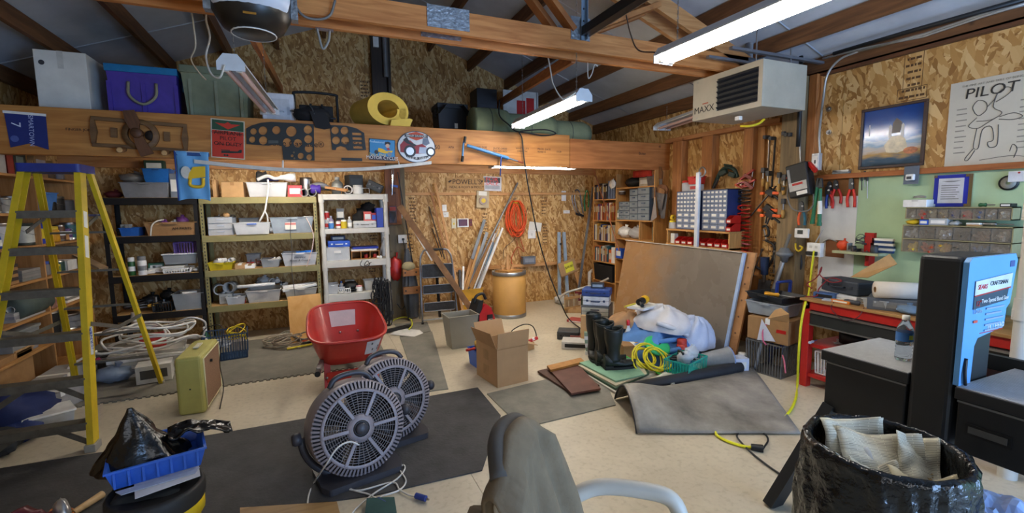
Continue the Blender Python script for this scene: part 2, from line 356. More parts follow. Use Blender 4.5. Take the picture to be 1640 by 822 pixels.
# roof: white insulation facing between purlins
ROOFM=mt('bfc4cb',.5,0,.12,2.5,.5,5)
cl=M(); t=.03
cl.add([(XL-.1,YF-.1,roofz(XL-.1)),(RX0,YF-.1,RZ0),(RX0,YB+.1,RZ0),(XL-.1,YB+.1,roofz(XL-.1))],[(0,1,2,3)]); cl.add([(RX0,YF-.1,RZ0),(XR+.1,YF-.1,roofz(XR+.1)),(XR+.1,YB+.1,roofz(XR+.1)),(RX0,YB+.1,RZ0)],[(0,1,2,3)])
CEI=st(ob('ceiling',cl,ROOFM,solid=.03))
PUR=wood('7d5431','5c3b20',(14,1.2,14))
for x in (3.9,3.33,2.78,2.2,1.62,.925,.25,-.3,-.82,-1.4,-1.97,-2.5,4.36):
    z=roofz(x)-.02; sg=-1 if x>RX0 else 1
    b=M(); b.add([(x-.02,YF,z-.14),(x+.02,YF,z-.14),(x+.02,YF,z),(x-.02,YF,z),(x-.02,YB-.012,z-.14),(x+.02,YB-.012,z-.14),(x+.02,YB-.012,z),(x-.02,YB-.012,z)],[(0,1,2,3),(7,6,5,4),(0,4,5,1),(1,5,6,2),(2,6,7,3),(3,7,4,0)])
    ob('purlin',b,PUR,CEI)
# insulation seams: soft folded welts across each slope
for y in (5.7,4.3,2.9,1.5):
    ob('insulation_seam',M().tube([(RX0+.05,y,RZ0-.035),(XR,y,roofz(XR)-.02)],.007,5),ROOFM,CEI); ob('insulation_seam',M().tube([(RX0-.05,y,RZ0-.035),(XL,y,roofz(XL)-.02)],.007,5),ROOFM,CEI)
# doubled truss
TR=th('roof_truss','doubled timber roof truss with steel nail plates crossing above the floor','truss',(RX0,3.34,2.75),world=True)
GALV=mt('9aa0a6',.4,.85,.35,30,.5,50)
for y,w_ in ((3.26,.04),(3.46,.04)):
    ob('bottom_chord',M().box(XL+.02,XR-.02,y-w_/2,y+w_/2,2.75,2.905),wood('cf8a4a','a9652c',(1.2,14,14)),TR,bev=.003)
    for s in (-1,1):
        e=XR-.05 if s>0 else XL+.05
        ob('top_chord',M().beam((e,y,roofz(e)-.24),(RX0,y,RZ0-.24),.04,.13,(0,0,1)),PINEX,TR)
ob('spacer',M().box(XL+.1,XR-.1,3.28,3.44,2.86,2.895),PINEX,TR)
for y in (3.26,3.46):
    for x0,x1 in ((1.93,.98),(2.03,2.75),(.0,.85),(-.1,-.9)):
        ob('web',M().beam((x0,y,2.9),(x1,y,roofz(x1)-.27),.04,.09,(0,1,0)),wood('bb7a40','975b2b',(3,3,3)),TR)
for y in (3.237,3.437):
    ob('nail_plate',M().box(.78,1.08,y-.003,y,2.775,2.92),GALV,TR); ob('nail_plate',M().box(1.9,2.07,y-.003,y,2.83,3.0),GALV,TR)
ob('nail_plate',M().box(XR-.6,XR-.25,3.232,3.236,2.74,2.9),GALV,TR)
one('brace','long pine brace running from the truss to the gable wall beside the opener','brace',M().beam((-.36,3.5,2.8),(-.29,YB-.02,3.06),.04,.09),wood('c07c40','97592a',(14,1.2,14)),bev=.003)
one('brace','long pine brace running from the truss over the green foam rolls','brace',M().beam((2.08,3.5,2.79),(2.62,YB-.02,3.07),.04,.09),wood('c07c40','97592a',(14,1.2,14)),bev=.003)
# loft: laminated beam, deck and joists
BY=4.9
LVL=wood('c58843','a3662b',(.9,12,9))
BM=th('loft_beam','deep laminated timber beam carrying the storage loft','beam',(RX0,BY,2.01),world=True)
ob('beam_body',M().box(XL+.012,2.86,BY,BY+.09,2.01,2.385),LVL,BM,bev=.004); ob('beam_body',M().box(2.864,XR-.013,BY,BY+.09,2.0,2.345),wood('b8743a','96571f',(.9,12,9)),BM,bev=.004)
INK=mt('1e140a',.7)
def beamtext(s,x,y,size,al='LEFT'): 
    q=U(x,y,1,BY); text(s,size,INK,BM,(q.x,BY-.0006,q.z),RY,'stamp',al,.0004)
beamtext('Boise Cascade®',427,229,.075); beamtext('VERSA',548,231,.06); beamtext('50',696,236,.06); beamtext('APA',718,236,.035)
beamtext('LVL 3100\n2.0E 1040',764,238,.03); beamtext('[A DD-24000\n[ED HD-W31',790,240,.03); beamtext('WHITE CITY\n  OREGON',826,240,.03); beamtext('PROD. DATE\n05/06/12',861,241,.03); beamtext('10:28',891,243,.03); beamtext('Boise',1023,246,.05); beamtext('FINGER JOINT',60+45,207,.03)
LF=th('loft_deck','plywood storage deck behind the laminated beam','loft',(RX0,5.8,2.25),world=True)
for k in range(6):
    x0=XL+.02+k*1.148; ob('plywood_sheet',M().box(x0,x0+1.144,BY+.095,YB-.2,2.29,2.312),wood('8e6a40','705230',(3,1.2,9)),LF)
for k in range(17): x0=XL+.1+k*.42; ob('joist',M().box(x0,x0+.04,BY+.095,YB-.2,2.21,2.288),PUR,LF)

# printed grade stamps on the strand board (block marks, no readable text)
STAMP=mt('5a3c1c',.7)
def stamp(par,px,py,w,h,ax):
    p=U(px,py,1,YB-.0112) if ax=='y' else U(px,py,0,XR-.0112); m_=M(); n=int(h/.045)
    def bar(a0,a1,z0,z1):
        if ax=='y': m_.box(p.x+a0,p.x+a1,YB-.0116,YB-.011,p.z+z0,p.z+z1)
        else: m_.box(XR-.0116,XR-.011,p.y+a0,p.y+a1,p.z+z0,p.z+z1)
    for a0,a1,z0,z1 in ((-w/2,w/2,h/2-.004,h/2),(-w/2,w/2,-h/2,-h/2+.004),(-w/2,-w/2+.004,-h/2,h/2),(w/2-.004,w/2,-h/2,h/2)): bar(a0,a1,z0,z1)
    for k in range(n):
        z=-h/2+.02+k*h/n; x=-w/2+.015
        while x<w/2-.03: l=.012+.03*((k*7+int(x*90))%5)/5; bar(x,min(x+l,w/2-.012),z,z+.018); x+=l+.008
    o=ob('grade_stamp',m_,STAMP,par); o['kind']='stuff'
for q in ((661,340,.12,.42),(656,390,.12,.3),(777,365,.1,.45),(871,330,.11,.3),(873,375,.11,.34),(598,378,.12,.14),(597,430,.13,.14),(585,160,.14,.5)): stamp(WBK,*q,'y')
for q in ((1463,110,.13,.3),(1460,150,.2,.1),(1240,400,.14,.3),(1238,450,.14,.25)): stamp(WRT,*q,'x')
# ================================================================ LAMPS
TUBEON=mt((1,.93,.83),.4,emit=31); TUBEOFF=mt('d8b7ae',.25,0,.05); LAMPW=mt('cfd2d4',.4,0,.08)
def strip(label,p,q,on,w=.15,cat='light',hang=None):
    # twin tube shop light from p to q (tube height), housing above
    p=Vector(p);q=Vector(q);L=(q-p).length;mid=(p+q)/2
    T=th('shop_light',label,cat,mid,math.atan2((q-p).x,-(q-p).y)*-1 if False else -math.atan2((q-p).x,(q-p).y))
    h=L/2
    ob('housing',M().prism([(-w/2,.028),(-w/4,.075),(w/4,.075),(w/2,.028),(w/2-.004,.022),(w/4,.068),(-w/4,.068),(-w/2+.004,.022)],-h,h,'y'),LAMPW,T)
    for s in (-1,1):
        ob('end_cap',M().prism([(-w/2,-.02),(w/2,-.02),(w/2,.03),(w/4,.078),(-w/4,.078),(-w/2,.03)],s*h-.004,s*h+.004,'y'),LAMPW,T)
        ob('tube',M().cyl((s*w*.24,-h+.03,0),(s*w*.24,h-.03,0),.0165,n=12),TUBEON if on else TUBEOFF,T)
        for e in (-1,1): ob('lamp_holder',M().box(s*w*.24-.015,s*w*.24+.015,e*(h-.03)-.012,e*(h-.03)+.012,-.02,.03),WHITE,T)
    for s in (-1,1):
        top=(hang or 2.85)-mid.z; y=s*(h-.12)
        c=M(); n=int((top-.075)/.028)
        for k in range(n):
            z=.085+k*.028; d=.006 if k%2 else 0
            c.tube([(-.006+0,y,z-.012),(0,y,z+.012),(.006,y,z-.012)] if k%2 else [(0,y-.006,z-.012),(0,y,z+.012),(0,y+.006,z-.012)],.0022,4,True)
        ob('chain',c,STEEL,T)
    return T
strip('lit twin-tube shop light hanging in front of the truss near the heater',(2.11,1.18,2.45),(2.085,2.41,2.45),True,hang=3.4)
strip('lit twin-tube shop light hanging in front of the green foam rolls',(2.04,3.27,2.40),(2.07,4.63,2.40),True,hang=3.3)
strip('unlit twin-tube shop light hanging below the garage door opener',(-.406,3.29,2.40),(-.305,4.66,2.40),False,hang=3.5)
strip('lit twin-tube shop light fixed under the loft deck behind the beam',(2.0,5.3,2.035),(3.14,5.3,2.035),True,hang=2.21)
strip('unlit twin-tube shop light lying on top of the stud wall',(3.98,3.86,2.52),(4.2,4.85,2.52),False,w=.24,hang=2.8)
strip('lit twin-tube shop light fixed under the loft deck above the tan rack',(-.95,5.45,2.13),(.25,5.45,2.13),True,hang=2.21)
# ================================================================ KINDS OF SMALL THINGS (local frame: width x, depth y, front at -y, base z=0)
def cm(c,**k): return mt(c,**k) if isinstance(c,str) else c
def k_carton(T,w,d,h,c,c2):
    ob('body',M().box(-w/2,w/2,-d/2,d/2,0,h),c,T,bev=min(.004,h/8)); ob('tape',M().box(-.02 if w>.1 else -w*.1,.02 if w>.1 else w*.1,-d/2-.001,d/2+.001,h*.75,h+.001),c2 or CARD2,T)
def k_box(T,w,d,h,c,c2):
    ob('body',M().box(-w/2,w/2,-d/2,d/2,0,h),c,T,bev=min(.003,h/8)); ob('printed_panel',M().box(-w*.38,w*.38,-d/2-.0012,-d/2,h*.25,h*.75),c2 or PAPER,T)
def k_bin(T,w,d,h,c,c2):
    ob('body',M().tub(-w/2,w/2,-d/2,d/2,0,h,.004,min(w,d)*.07,.008),c,T,bev=.002); ob('grip',M().box(-w*.13,w*.13,-d/2-.02,-d/2-.006,h-.02,h-.008),c2 or c,T,bev=.002)
def k_tote(T,w,d,h,c,c2):
    ob('body',M().tub(-w/2,w/2,-d/2,d/2,0,h*.88,.004,min(w,d)*.06),c,T,bev=.003); ob('lid',M().box(-w/2-.01,w/2+.01,-d/2-.01,d/2+.01,h*.88,h),c2 or c,T,bev=.005)
    for s in (-1,1): ob('latch',M().box(s*w*.5-.012,s*w*.5+.012,-.03,.03,h*.7,h*.92),c2 or c,T,bev=.003)
def k_basket(T,w,d,h,c,c2):
    b=M(); n=max(4,int(w/.025)); t=.006
    for z in (0,h-.012):
        if z: b=M()
        k=.94 if z<h/2 else 1; b.box(-w/2*k,w/2*k,-d/2*k,-d/2*k+t,z,z+.012); b.box(-w/2*k,w/2*k,d/2*k-t,d/2*k,z,z+.012); b.box(-w/2*k,-w/2*k+t,-d/2*k,d/2*k,z,z+.012); b.box(w/2*k-t,w/2*k,-d/2*k,d/2*k,z,z+.012)
        if z: ob('rim',b,c,T)
        else: b.box(-w/2*.94,w/2*.94,-d/2*.94,d/2*.94,0,.004); ob('base',b,c,T)
    s=M()
    for i in range(n+1):
        x=-1+2*i/n
        for y in (-1,1): s.beam((x*w/2*.94,y*(d/2*.94-t/2),.005),(x*(w/2-t/2),y*(d/2-t/2),h-.005),.007,.004)
    m2=max(3,int(d/.025))
    for i in range(m2+1):
        y=-1+2*i/m2
        for x in (-1,1): s.beam((x*(w/2*.94-t/2),y*d/2*.94,.005),(x*(w/2-t/2),y*(d/2-t/2),h-.005),.004,.007)
    o=ob('slats',s,c,T); o['kind']='stuff'
def k_can(T,w,d,h,c,c2):
    r=w/2; ob('body',M().lathe([(0,0),(r*.96,0),(r,h*.02),(r,h*.98),(r*.95,h),(r*.93,h*.97),(0,h*.97)],16),STEEL,T); ob('paper_label',M().lathe([(r*1.01,h*.1),(r*1.01,h*.9)],16),c,T)
    if c2: ob('label_stripe',M().lathe([(r*1.02,h*.35),(r*1.02,h*.6)],16),c2,T)
def k_paint(T,w,d,h,c,c2):
    r=w/2; ob('body',M().lathe([(0,0),(r*.97,0),(r,h*.03),(r*.97,h*.05),(r*.97,h*.93),(r,h*.96),(r*.97,h),(r*.8,h),(r*.78,h*.97),(0,h*.97)],16),c2 or STEEL,T); ob('paper_label',M().lathe([(r*.985,h*.12),(r*.985,h*.86)],16),c,T)
    ob('bail_handle',M().tube([(r*math.cos(t),-.004-r*.98*abs(math.sin(t))*.25-r*.75*math.sin(t),h*.82-h*.35*math.sin(t)) for t in [PI*i/8 for i in range(9)]],.0022,4),STEEL,T)
def k_spray(T,w,d,h,c,c2):
    r=w/2; ob('body',M().lathe([(0,0),(r*.95,0),(r,h*.015),(r,h*.74),(r*.9,h*.79),(r*.55,h*.83),(0,h*.83)],16),c,T); ob('cap',M().lathe([(r*.92,h*.77),(r*.92,h*.97),(r*.85,h),(0,h)],16),c2 or WHITE,T)
    ob('printed_band',M().lathe([(r*1.01,h*.25),(r*1.01,h*.5)],16),c2 or WHITE,T)
def k_bottle(T,w,d,h,c,c2):
    r=w/2; ob('body',M().lathe([(0,0),(r*.9,0),(r,h*.03),(r,h*.55),(r*.9,h*.66),(r*.4,h*.8),(r*.36,h*.86),(0,h*.86)],14),c,T); ob('cap',M().lathe([(r*.42,h*.85),(r*.42,h*.99),(r*.36,h),(0,h)],12),c2 or WHITE,T); ob('paper_label',M().lathe([(r*1.01,h*.15),(r*1.01,h*.48)],14),c2 or PAPER,T)
def k_jar(T,w,d,h,c,c2):
    r=w/2; ob('body',M().lathe([(0,0),(r*.92,0),(r,h*.05),(r,h*.7),(r*.85,h*.8),(0,h*.8)],14),c,T); ob('lid',M().lathe([(r*.9,h*.79),(r*.9,h*.98),(0,h)],14),c2 or BLACK,T)
def k_book(T,w,d,h,c,c2):
    t=min(.003,w*.15); b=M().box(-w/2,-w/2+t,-d/2,d/2,0,h); b.box(w/2-t,w/2,-d/2,d/2,0,h); b.box(-w/2,w/2,-d/2,-d/2+t,0,h); ob('cover',b,c,T); ob('pages',M().box(-w/2+t,w/2-t,-d/2+t,d/2-.003,.003,h-.004),PAPER,T)
    if c2: ob('spine_title',M().box(-w*.28,w*.28,-d/2-.0008,-d/2,h*.5,h*.85),c2,T)
def k_cable(T,w,d,h,c,c2):
    r=max(.0028,min(.007,w*.028)); pts=[]; n=5
    for i in range(n*14+1):
        t=i/14*2*PI; k=i/(n*14); rr_=1-.13*(1+noise.noise(Vector((i*.13,w*9,1))))
        pts.append((w/2*rr_*math.cos(t),d/2*rr_*math.sin(t),r+(h-2*r)*k*(.7+.3*math.sin(t*1.3))))
    ob('coil',M().tube(pts,r,5),c,T); ob('plug',M().box(w*.3,w*.3+.03,-d*.55,-d*.55+.02,0,.016),c2 or c,T,bev=.003)
def k_pipe(T,w,d,h,c,c2):
    r=h/2; ob('wall',M().lathe([(r,-d/2),(r,d/2),(r*.8,d/2),(r*.8,-d/2),(r,-d/2)],18,(0,0,r),'y'),c,T); ob('collar',M().lathe([(r*.99,-d*.05),(r*1.03,-d*.05),(r*1.03,d*.05),(r*.99,d*.05)],18,(0,0,r),'y'),c2 or c,T)
def k_bag(T,w,d,h,c,c2):
    ob('bag',M().ell((0,0,h*.42),(w/2,d/2,h*.42),16,10,.35,2.6,w*77),c,T); ob('twisted_neck',M().cyl((w*.1,0,h*.72),(w*.16,0,h),min(w,d)*.07,min(w,d)*.16,8),c,T)
def k_tool(T,w,d,h,c,c2):
    r=h/2; ob('handle',M().lathe([(0,-w/2),(r*.8,-w/2),(r,-w*.4),(r*.75,-w*.2),(r,-w*.05),(r*.4,0)],10,(0,0,r),'x'),c,T); ob('shaft',M().cyl((0,0,r),(w/2,0,r),r*.28,n=8),c2 or STEEL,T)
def k_part(T,w,d,h,c,c2):
    t=max(.004,h*.16); ob('bracket',M().prism([(-w/2,0),(w/2,0),(w/2,t),(-w/2+t,t),(-w/2+t,h),(-w/2,h)],-d/2,d/2,'y'),c,T,bev=.001); ob('bolt',M().cyl((w*.15,0,t),(w*.15,0,t+h*.3),min(w,d)*.12,n=6),c2 or STEEL,T)
def k_stack(T,w,d,h,c,c2):
    n=max(2,min(6,int(h/.02)))
    for i in range(n):
        o=(random.random()-.5)*w*.08; ob('sheet_pile',M().box(-w/2+o,w/2+o-w*.04,-d/2,d/2+o*.3,h*i/n,h*(i+.92)/n),c if i%2 else (c2 or PAPER),T)
def k_case(T,w,d,h,c,c2):
    ob('shell',M().box(-w/2,w/2,-d/2,d/2,0,h),c,T,bev=min(.012,h*.2)); ob('seam',M().box(-w/2-.001,w/2+.001,-d/2-.001,d/2+.001,h*.52,h*.55),DGREY,T)
    ob('handle',M().tube([(-w*.16,-d/2,h*.5),(-w*.16,-d/2-.03,h*.5),(w*.16,-d/2-.03,h*.5),(w*.16,-d/2,h*.5)],.007,6),c2 or BLACK,T)
    for s in (-1,1): ob('latch',M().box(s*w*.32-.012,s*w*.32+.012,-d/2-.005,-d/2,h*.42,h*.64),c2 or BLACK,T,bev=.002)
def k_drawers(T,w,d,h,c,c2,rows=3,cols=1):
    b=M(); t=.004; b.box(-w/2,w/2,d/2-t,d/2,0,h); b.box(-w/2,-w/2+t,-d/2,d/2,0,h); b.box(w/2-t,w/2,-d/2,d/2,0,h)
    for i in range(rows+1): b.box(-w/2,w/2,-d/2,d/2,max(0,h*i/rows-t),max(t,h*i/rows))
    ob('cabinet',b,c2 or WHITE,T)
    for i in range(rows):
        for j in range(cols):
            x0=-w/2+t+(w-2*t)*j/cols+.002; x1=-w/2+t+(w-2*t)*(j+1)/cols-.002; z0=h*i/rows+.002; z1=h*(i+1)/rows-t-.003
            D=ob('drawer',M().tub(x0,x1,-d/2+.001,d/2-.01,z0,z1,.003),c,T); ob('pull',M().box((x0+x1)/2-(x1-x0)*.15,(x0+x1)/2+(x1-x0)*.15,-d/2-.008,-d/2+.001,z0+(z1-z0)*.55,z0+(z1-z0)*.75),c2 or WHITE,D)
def k_roll(T,w,d,h,c,c2):
    r=h/2; ob('roll',M().lathe([(r*.3,-w/2),(r,-w/2),(r,w/2),(r*.3,w/2),(r*.3,-w/2)],18,(0,0,r),'x'),c,T); ob('core',M().lathe([(r*.27,-w/2-.001),(r*.3,-w/2-.001),(r*.3,w/2+.001),(r*.27,w/2+.001),(r*.27,-w/2-.001)],14,(0,0,r),'x'),c2 or CARD,T)
KIND={k[2:]:v for k,v in globals().items() if k.startswith('k_')}
CATN=dict(carton='box',box='box',bin='bin',tote='tote',basket='basket',can='can',paint='paint can',spray='spray can',bottle='bottle',jar='jar',book='book',cable='cable',pipe='pipe',bag='bag',tool='tool',part='bracket',stack='papers',case='case',drawers='drawer unit',roll='roll')
OBN=dict(carton='carton',box='product_box',bin='storage_bin',tote='storage_tote',basket='plastic_basket',can='tin_can',paint='paint_can',spray='spray_can',bottle='bottle',jar='jar',book='book',cable='cable_coil',pipe='pipe_piece',bag='plastic_bag',tool='hand_tool',part='metal_bracket',stack='paper_stack',case='tool_case',drawers='drawer_unit',roll='roll')
def put(kind,label,loc,w,d,h,c,c2=None,rz=0,grp=None,name=None,cat=None,rot=None,**k):
    T=th(name or OBN[kind],label,cat or CATN[kind],loc,rz,grp,rot=rot); KIND[kind](T,w,d,h,cm(c),cm(c2) if c2 else None,**k); return T
def itY(kind,label,x0,y0,x1,y1,Y,c,c2=None,d=None,z=None,rz=0,**k):
    "thing whose front silhouette fills a pixel box on the plane y=Y (front faces the camera side)"
    a=FY(x0,y0,x1,y1,Y); w,h=a[1]-a[0],a[3]-a[2]
    if z is not None: h=max(.012,a[3]-z)
    d=d or min(w,.3); return put(kind,label,((a[0]+a[1])/2,Y+d/2,a[2] if z is None else z),w,d,h,c,c2,rz,**k)
def itX(kind,label,x0,y0,x1,y1,X,c,c2=None,d=None,z=None,side=1,rz=0,**k):
    "the same on the plane x=X; side=1 faces -x (right wall), side=-1 faces +x (left wall)"
    a=FX(x0,y0,x1,y1,X); y0_,y1_=min(a[0],a[1]),max(a[0],a[1]); w,h=y1_-y0_,a[3]-a[2]
    if z is not None: h=max(.012,a[3]-z)
    d=d or min(w,.25); return put(kind,label,(X+side*d/2,(y0_+y1_)/2,a[2] if z is None else z),w,d,h,c,c2,-side*PI/2+rz,**k)
def clutter(where,grp,x0,x1,y0,y1,z,n,kinds,size=(.05,.12),lift=0):
    "loose bits piled in a container or on a shelf"
    SZ=[size[0]+(size[1]-size[0])*random.random() for i in range(n)]
    for i in range(n):
        kd,cn,c,c2=kinds[i%len(kinds)]; s=SZ[i]; mates=sorted([SZ[j] for j in range(n) if kinds[j%len(kinds)][:2]==(kd,cn)]); rk=mates.index(s)
        adj='' if len(mates)<2 else (['smaller ','larger '] if len(mates)==2 else ['smallest ','middle-sized ','largest '] if len(mates)==3 else ['smallest ']+['medium ']*(len(mates)-2)+['largest '])[rk]
        h=s*{'bag':.8,'cable':.35,'tool':.22,'part':.6,'pipe':.5,'box':.6,'stack':.3,'can':1.3,'bottle':1.8,'jar':1.2,'spray':2.2,'roll':.8}.get(kd,.6)
        w_=s*(1.6 if kd=='tool' else 1); d_=s*(.8 if kd!='tool' else .3)
        x=x0+w_/2+(x1-x0-w_)*(i+.5)/n if x1-x0>w_ else (x0+x1)/2; y=y0+d_/2+(y1-y0-d_)*random.random() if y1-y0>d_ else (y0+y1)/2
        nm={'bag':'plastic bag','cable':'coiled cable','tool':'hand tool','part':'metal bracket','pipe':'pipe piece','box':'small box','stack':'paper stack','can':'tin can','bottle':'bottle','jar':'jar','spray':'spray can','roll':'tape roll'}[kd]
        rz=(random.random()-.5)*2.2 if kd not in('can','bottle','jar','spray') else 0
        ml=min(1,max(.3,(x1-x0)/w_))
        put(kd,adj+cn+' '+nm+' '+where,(x,y,z+(lift*random.random())),w_*ml,min(d_,y1-y0),h,c,c2,rz,grp=grp+' / '+cn+' '+nm)
# ================================================================ LOFT STORAGE AND OVERHEAD
LZ=2.312
def loft(kind,label,x0,y0,x1,y1,Y,c,c2=None,d=.4,**k): return itY(kind,label,x0,y0,x1,y1,Y,c,c2,d,LZ,**k)
T=loft('carton','large white foam shipping carton at the end of the loft',57,82,141,172,5.1,mt('d8d6cc',.75,0,.1,5),mt('c4c2b8',.7),d=.5)
a=FY(85,102,96,110,5.1); ob('printed_mark',M().prism(circ(0,0,.02,12),-.252,-.2505,'y'),DGREY,T,loc=(-.12,0,.46))
T=loft('tote','purple storage tote with teal lid and rope handle on the loft',172,106,284,182,5.12,mt('4b3aa0',.45),mt('1878b0',.45),d=.5)
ob('rope_handle',M().tube(sp([(-.1,-.255,.36),(-.095,-.275,.24),(0,-.285,.17),(.09,-.275,.24),(.1,-.255,.36)]),.012,7),mt('8d8a74',.8),T)
for x in (-.24,.0,.24): ob('rib',M().box(x-.015,x+.015,-.252,-.238,.06,.36),mt('4b3aa0',.45),T)
T=loft('tote','grey green storage tote with ribbed sides on the loft',292,108,398,190,5.1,mt('79836a',.55),mt('6c7660',.55),d=.5)
for x in (-.2,0,.2): ob('rib',M().box(x-.012,x+.012,-.255,-.235,.05,.42),mt('86907a',.55),T)
clutter('on the loft behind the totes','loft back clutter',-1.5,.1,5.9,6.4,LZ,6,[('box','brown',CARD,CARD2),('cable','dark',DGREY,None),('bag','grey',CLEARD,None),('box','black',BLACK,None)],(.2,.4))
T=loft('case','white plastic equipment case on the loft beside the folding chair',419,149,471,192,5.05,mt('d3d6dc',.5),mt('aeb2ba',.5),d=.34)
ob('front_panel',M().box(-.1,.1,-.1735,-.17,.06,.29),mt('c2c6cc',.5),T)
# folded black chair frame
a=FY(472,150,540,196,5.5); T=th('folding_chair','black folding chair frame standing on the loft','chair',((a[0]+a[1])/2,5.5,LZ)); w=(a[1]-a[0])/2;h=a[3]-LZ
ob('back_frame',M().tube(sp([(-w,0,0),(-w,0,h*.85),(-w*.85,0,h),(w*.85,0,h),(w,0,h*.85),(w,0,0)],5),.014,8),BLACK,T)
ob('seat',M().box(-w*.8,w*.8,.03,.08,h*.05,h*.75),mt('23201d',.7),T,bev=.01)
for s in (-1,1): ob('leg',M().cyl((s*w*.25,-.03,h*.75),(s*w*.75,-.06,0),.012,n=8),BLACK,T)
for z in (.35,.45): ob('cross_bar',M().cyl((-w*.6,-.03,h*z),(w*.9,-.03,h*z),.009,n=8),DKSTEEL,T)
p_=U(500,188,1,5.0); b=M().ell((0,0,.09),(.15,.1,.1),14,9,.3,2,3); T=th('duffel_bag','black fabric bag slumped over the beam edge','bag',(p_.x,4.93,2.387)); ob('body',M().ell((0,.08,.07),(.17,.09,.08),16,9,.25,2.2,3),mt('17171a',.8),T)
ob('flap',M().prism([(-.02,.09),(.12,.07),(.17,-.06),(.1,-.075),(.02,-.06)],-.047,-.035,'y'),mt('17171a',.8),T); ob('strap',M().tube(sp([(-.02,0,.15),(.0,-.03,.12),(.02,-.045,.06)]),.006,5),mt('4a4a4c',.8),T)
# yellow foam roll: spiral slab
p_=U(622,185,1,5.02); T=th('foam_roll','thick yellow foam sheet rolled up on the loft','foam',(p_.x,5.02,2.387))
pts=[];R0=.205
FO=[];FI=[]
for i in range(41):
    t=-.55+i/40*2*PI*1.12; r=R0*(1-.13*i/40); FO.append(((r+.012)*math.cos(t)*1.12,r*math.sin(t)*.86)); r2=r-.085; FI.append((r2*math.cos(t)*1.12,r2*math.sin(t)*.86))
m_=M(); n=41
for y in (0,.42): m_.add([(q[0],y,q[1]+.18) for q in FO+FI],[(i,i+1,n+i+1,n+i) if y else (i,n+i,n+i+1,i+1) for i in range(n-1)],True)
m_.add([(q[0],y,q[1]+.18) for y in (0,.42) for q in FO],[(i,i+1,n+i+1,n+i) for i in range(n-1)],True); m_.add([(q[0],y,q[1]+.18) for y in (0,.42) for q in FI],[(i,n+i,n+i+1,i+1) for i in range(n-1)],True)
for i in (0,n-1): m_.add([(FO[i][0],0,FO[i][1]+.18),(FI[i][0],0,FI[i][1]+.18),(FI[i][0],.42,FI[i][1]+.18),(FO[i][0],.42,FO[i][1]+.18)],[(0,1,2,3)])
FOAMY=mt('e2bf55',.85,0,.1,5); ob('foam_sheet',m_,FOAMY,T,rot=(0,0,.35))
ob('cut_end',M().prism([(.0,.0),(.2,.015),(.24,.1),(.21,.11),(.02,.085)],-.05,.0,'y'),mt('eac75c',.85,0,.1,5),T,loc=(.0,-.01,-.02))
T=loft('tote','black crate with open lid flaps on the loft against the gable',702,166,748,210,5.6,mt('1a1c20',.6),mt('222429',.6),d=.3)
for s in (-1,1): ob('open_flap',M().beam((s*.19,-.15,.36),(s*.1,-.16,.47),.28,.006,(1,0,0)),mt('26282c',.6),T)
ob('paper_label',M().box(.02,.06,-.1525,-.15,.2,.26),PAPER,T)
loft('box','dark grey box standing behind the foam rolls on the loft',764,142,796,180,6.2,mt('222124',.6),mt('2e2c30',.6),d=.3)
for i,(x0,x1,Y,c,l) in enumerate(((755,810,5.2,'7c8461','short'),(806,884,5.3,'818a68','middle'),(880,940,5.42,'7f8768','tapered'))):
    a=FY(x0,170+i*4,x1,218,Y); r=.19-.01*i; T=th('foam_bolster',['pale green foam roll with cut end on the loft near the yellow foam','pale green foam roll tied with cord on the middle of the loft','pale green foam roll with tapered end on the loft above the bookcase'][i],'foam',((a[0]+a[1])/2,Y,2.312)); L=(a[1]-a[0])/2
    ob('roll',M().lathe([(0,-L),(r*.96,-L),(r,-L+.02),(r,L-.1),(r*(.93 if i<2 else .8),L-.01),(0,L)],24,(0,0,r),'x'),mt(c,.9,0,.12,5),T)
    ob('cord',M().tube([(-L*.1,r*1.01*math.cos(t),r+r*1.01*math.sin(t)) for t in [2*PI*k/20 for k in range(20)]],.004,4,True),DGREY,T)
# red and white metal sign leaning on the loft
a=FY(806,146,862,178,6.25); T=th('metal_sign','white sign with red panels leaning on the loft behind foam rolls','sign',((a[0]+a[1])/2,6.25,2.312)); w=(a[1]-a[0])/2;h=a[3]-2.312
ob('plate',M().box(-w,w,0,.012,.02,h),mt('c9c6be',.5),T); ob('red_panel',M().box(-w*.25,w*.25,-.002,0,h*.4,h*.85),RED,T); ob('red_panel',M().box(w*.3,w*.75,-.002,0,h*.4,h*.9),RED,T); ob('post',M().box(w*.88,w*.94,-.004,.016,.0,h),STEEL,T)
# cable loop resting on the beam and the long power cord dropping to the floor
P=[U(*q,1,5.0-.03*i) for i,q in enumerate(((800,160),(800,185),(815,200),(826,210)))]+[U(845,213,1,4.85),U(870,217,1,4.87),U(890,214,1,4.88),U(875,208,1,4.88),U(845,209,1,4.87),U(832,212,1,4.86)]
P2=[U(832,212,1,4.86),U(836,222,1,4.84),U(840,260,1,4.82),U(848,310,1,4.86),U(862,380,1,5.0),U(880,440,1,5.1),U(900,490,1,5.1)]
e_=FL(932,528,.012); P2+=[FL(912,512,.05),e_]
one('power_cord','black power cord looped on the beam and dropping to the floor','cord',M().tube(sp(P+P2[1:],6),.008,7),mt('1b1b1d',.6))
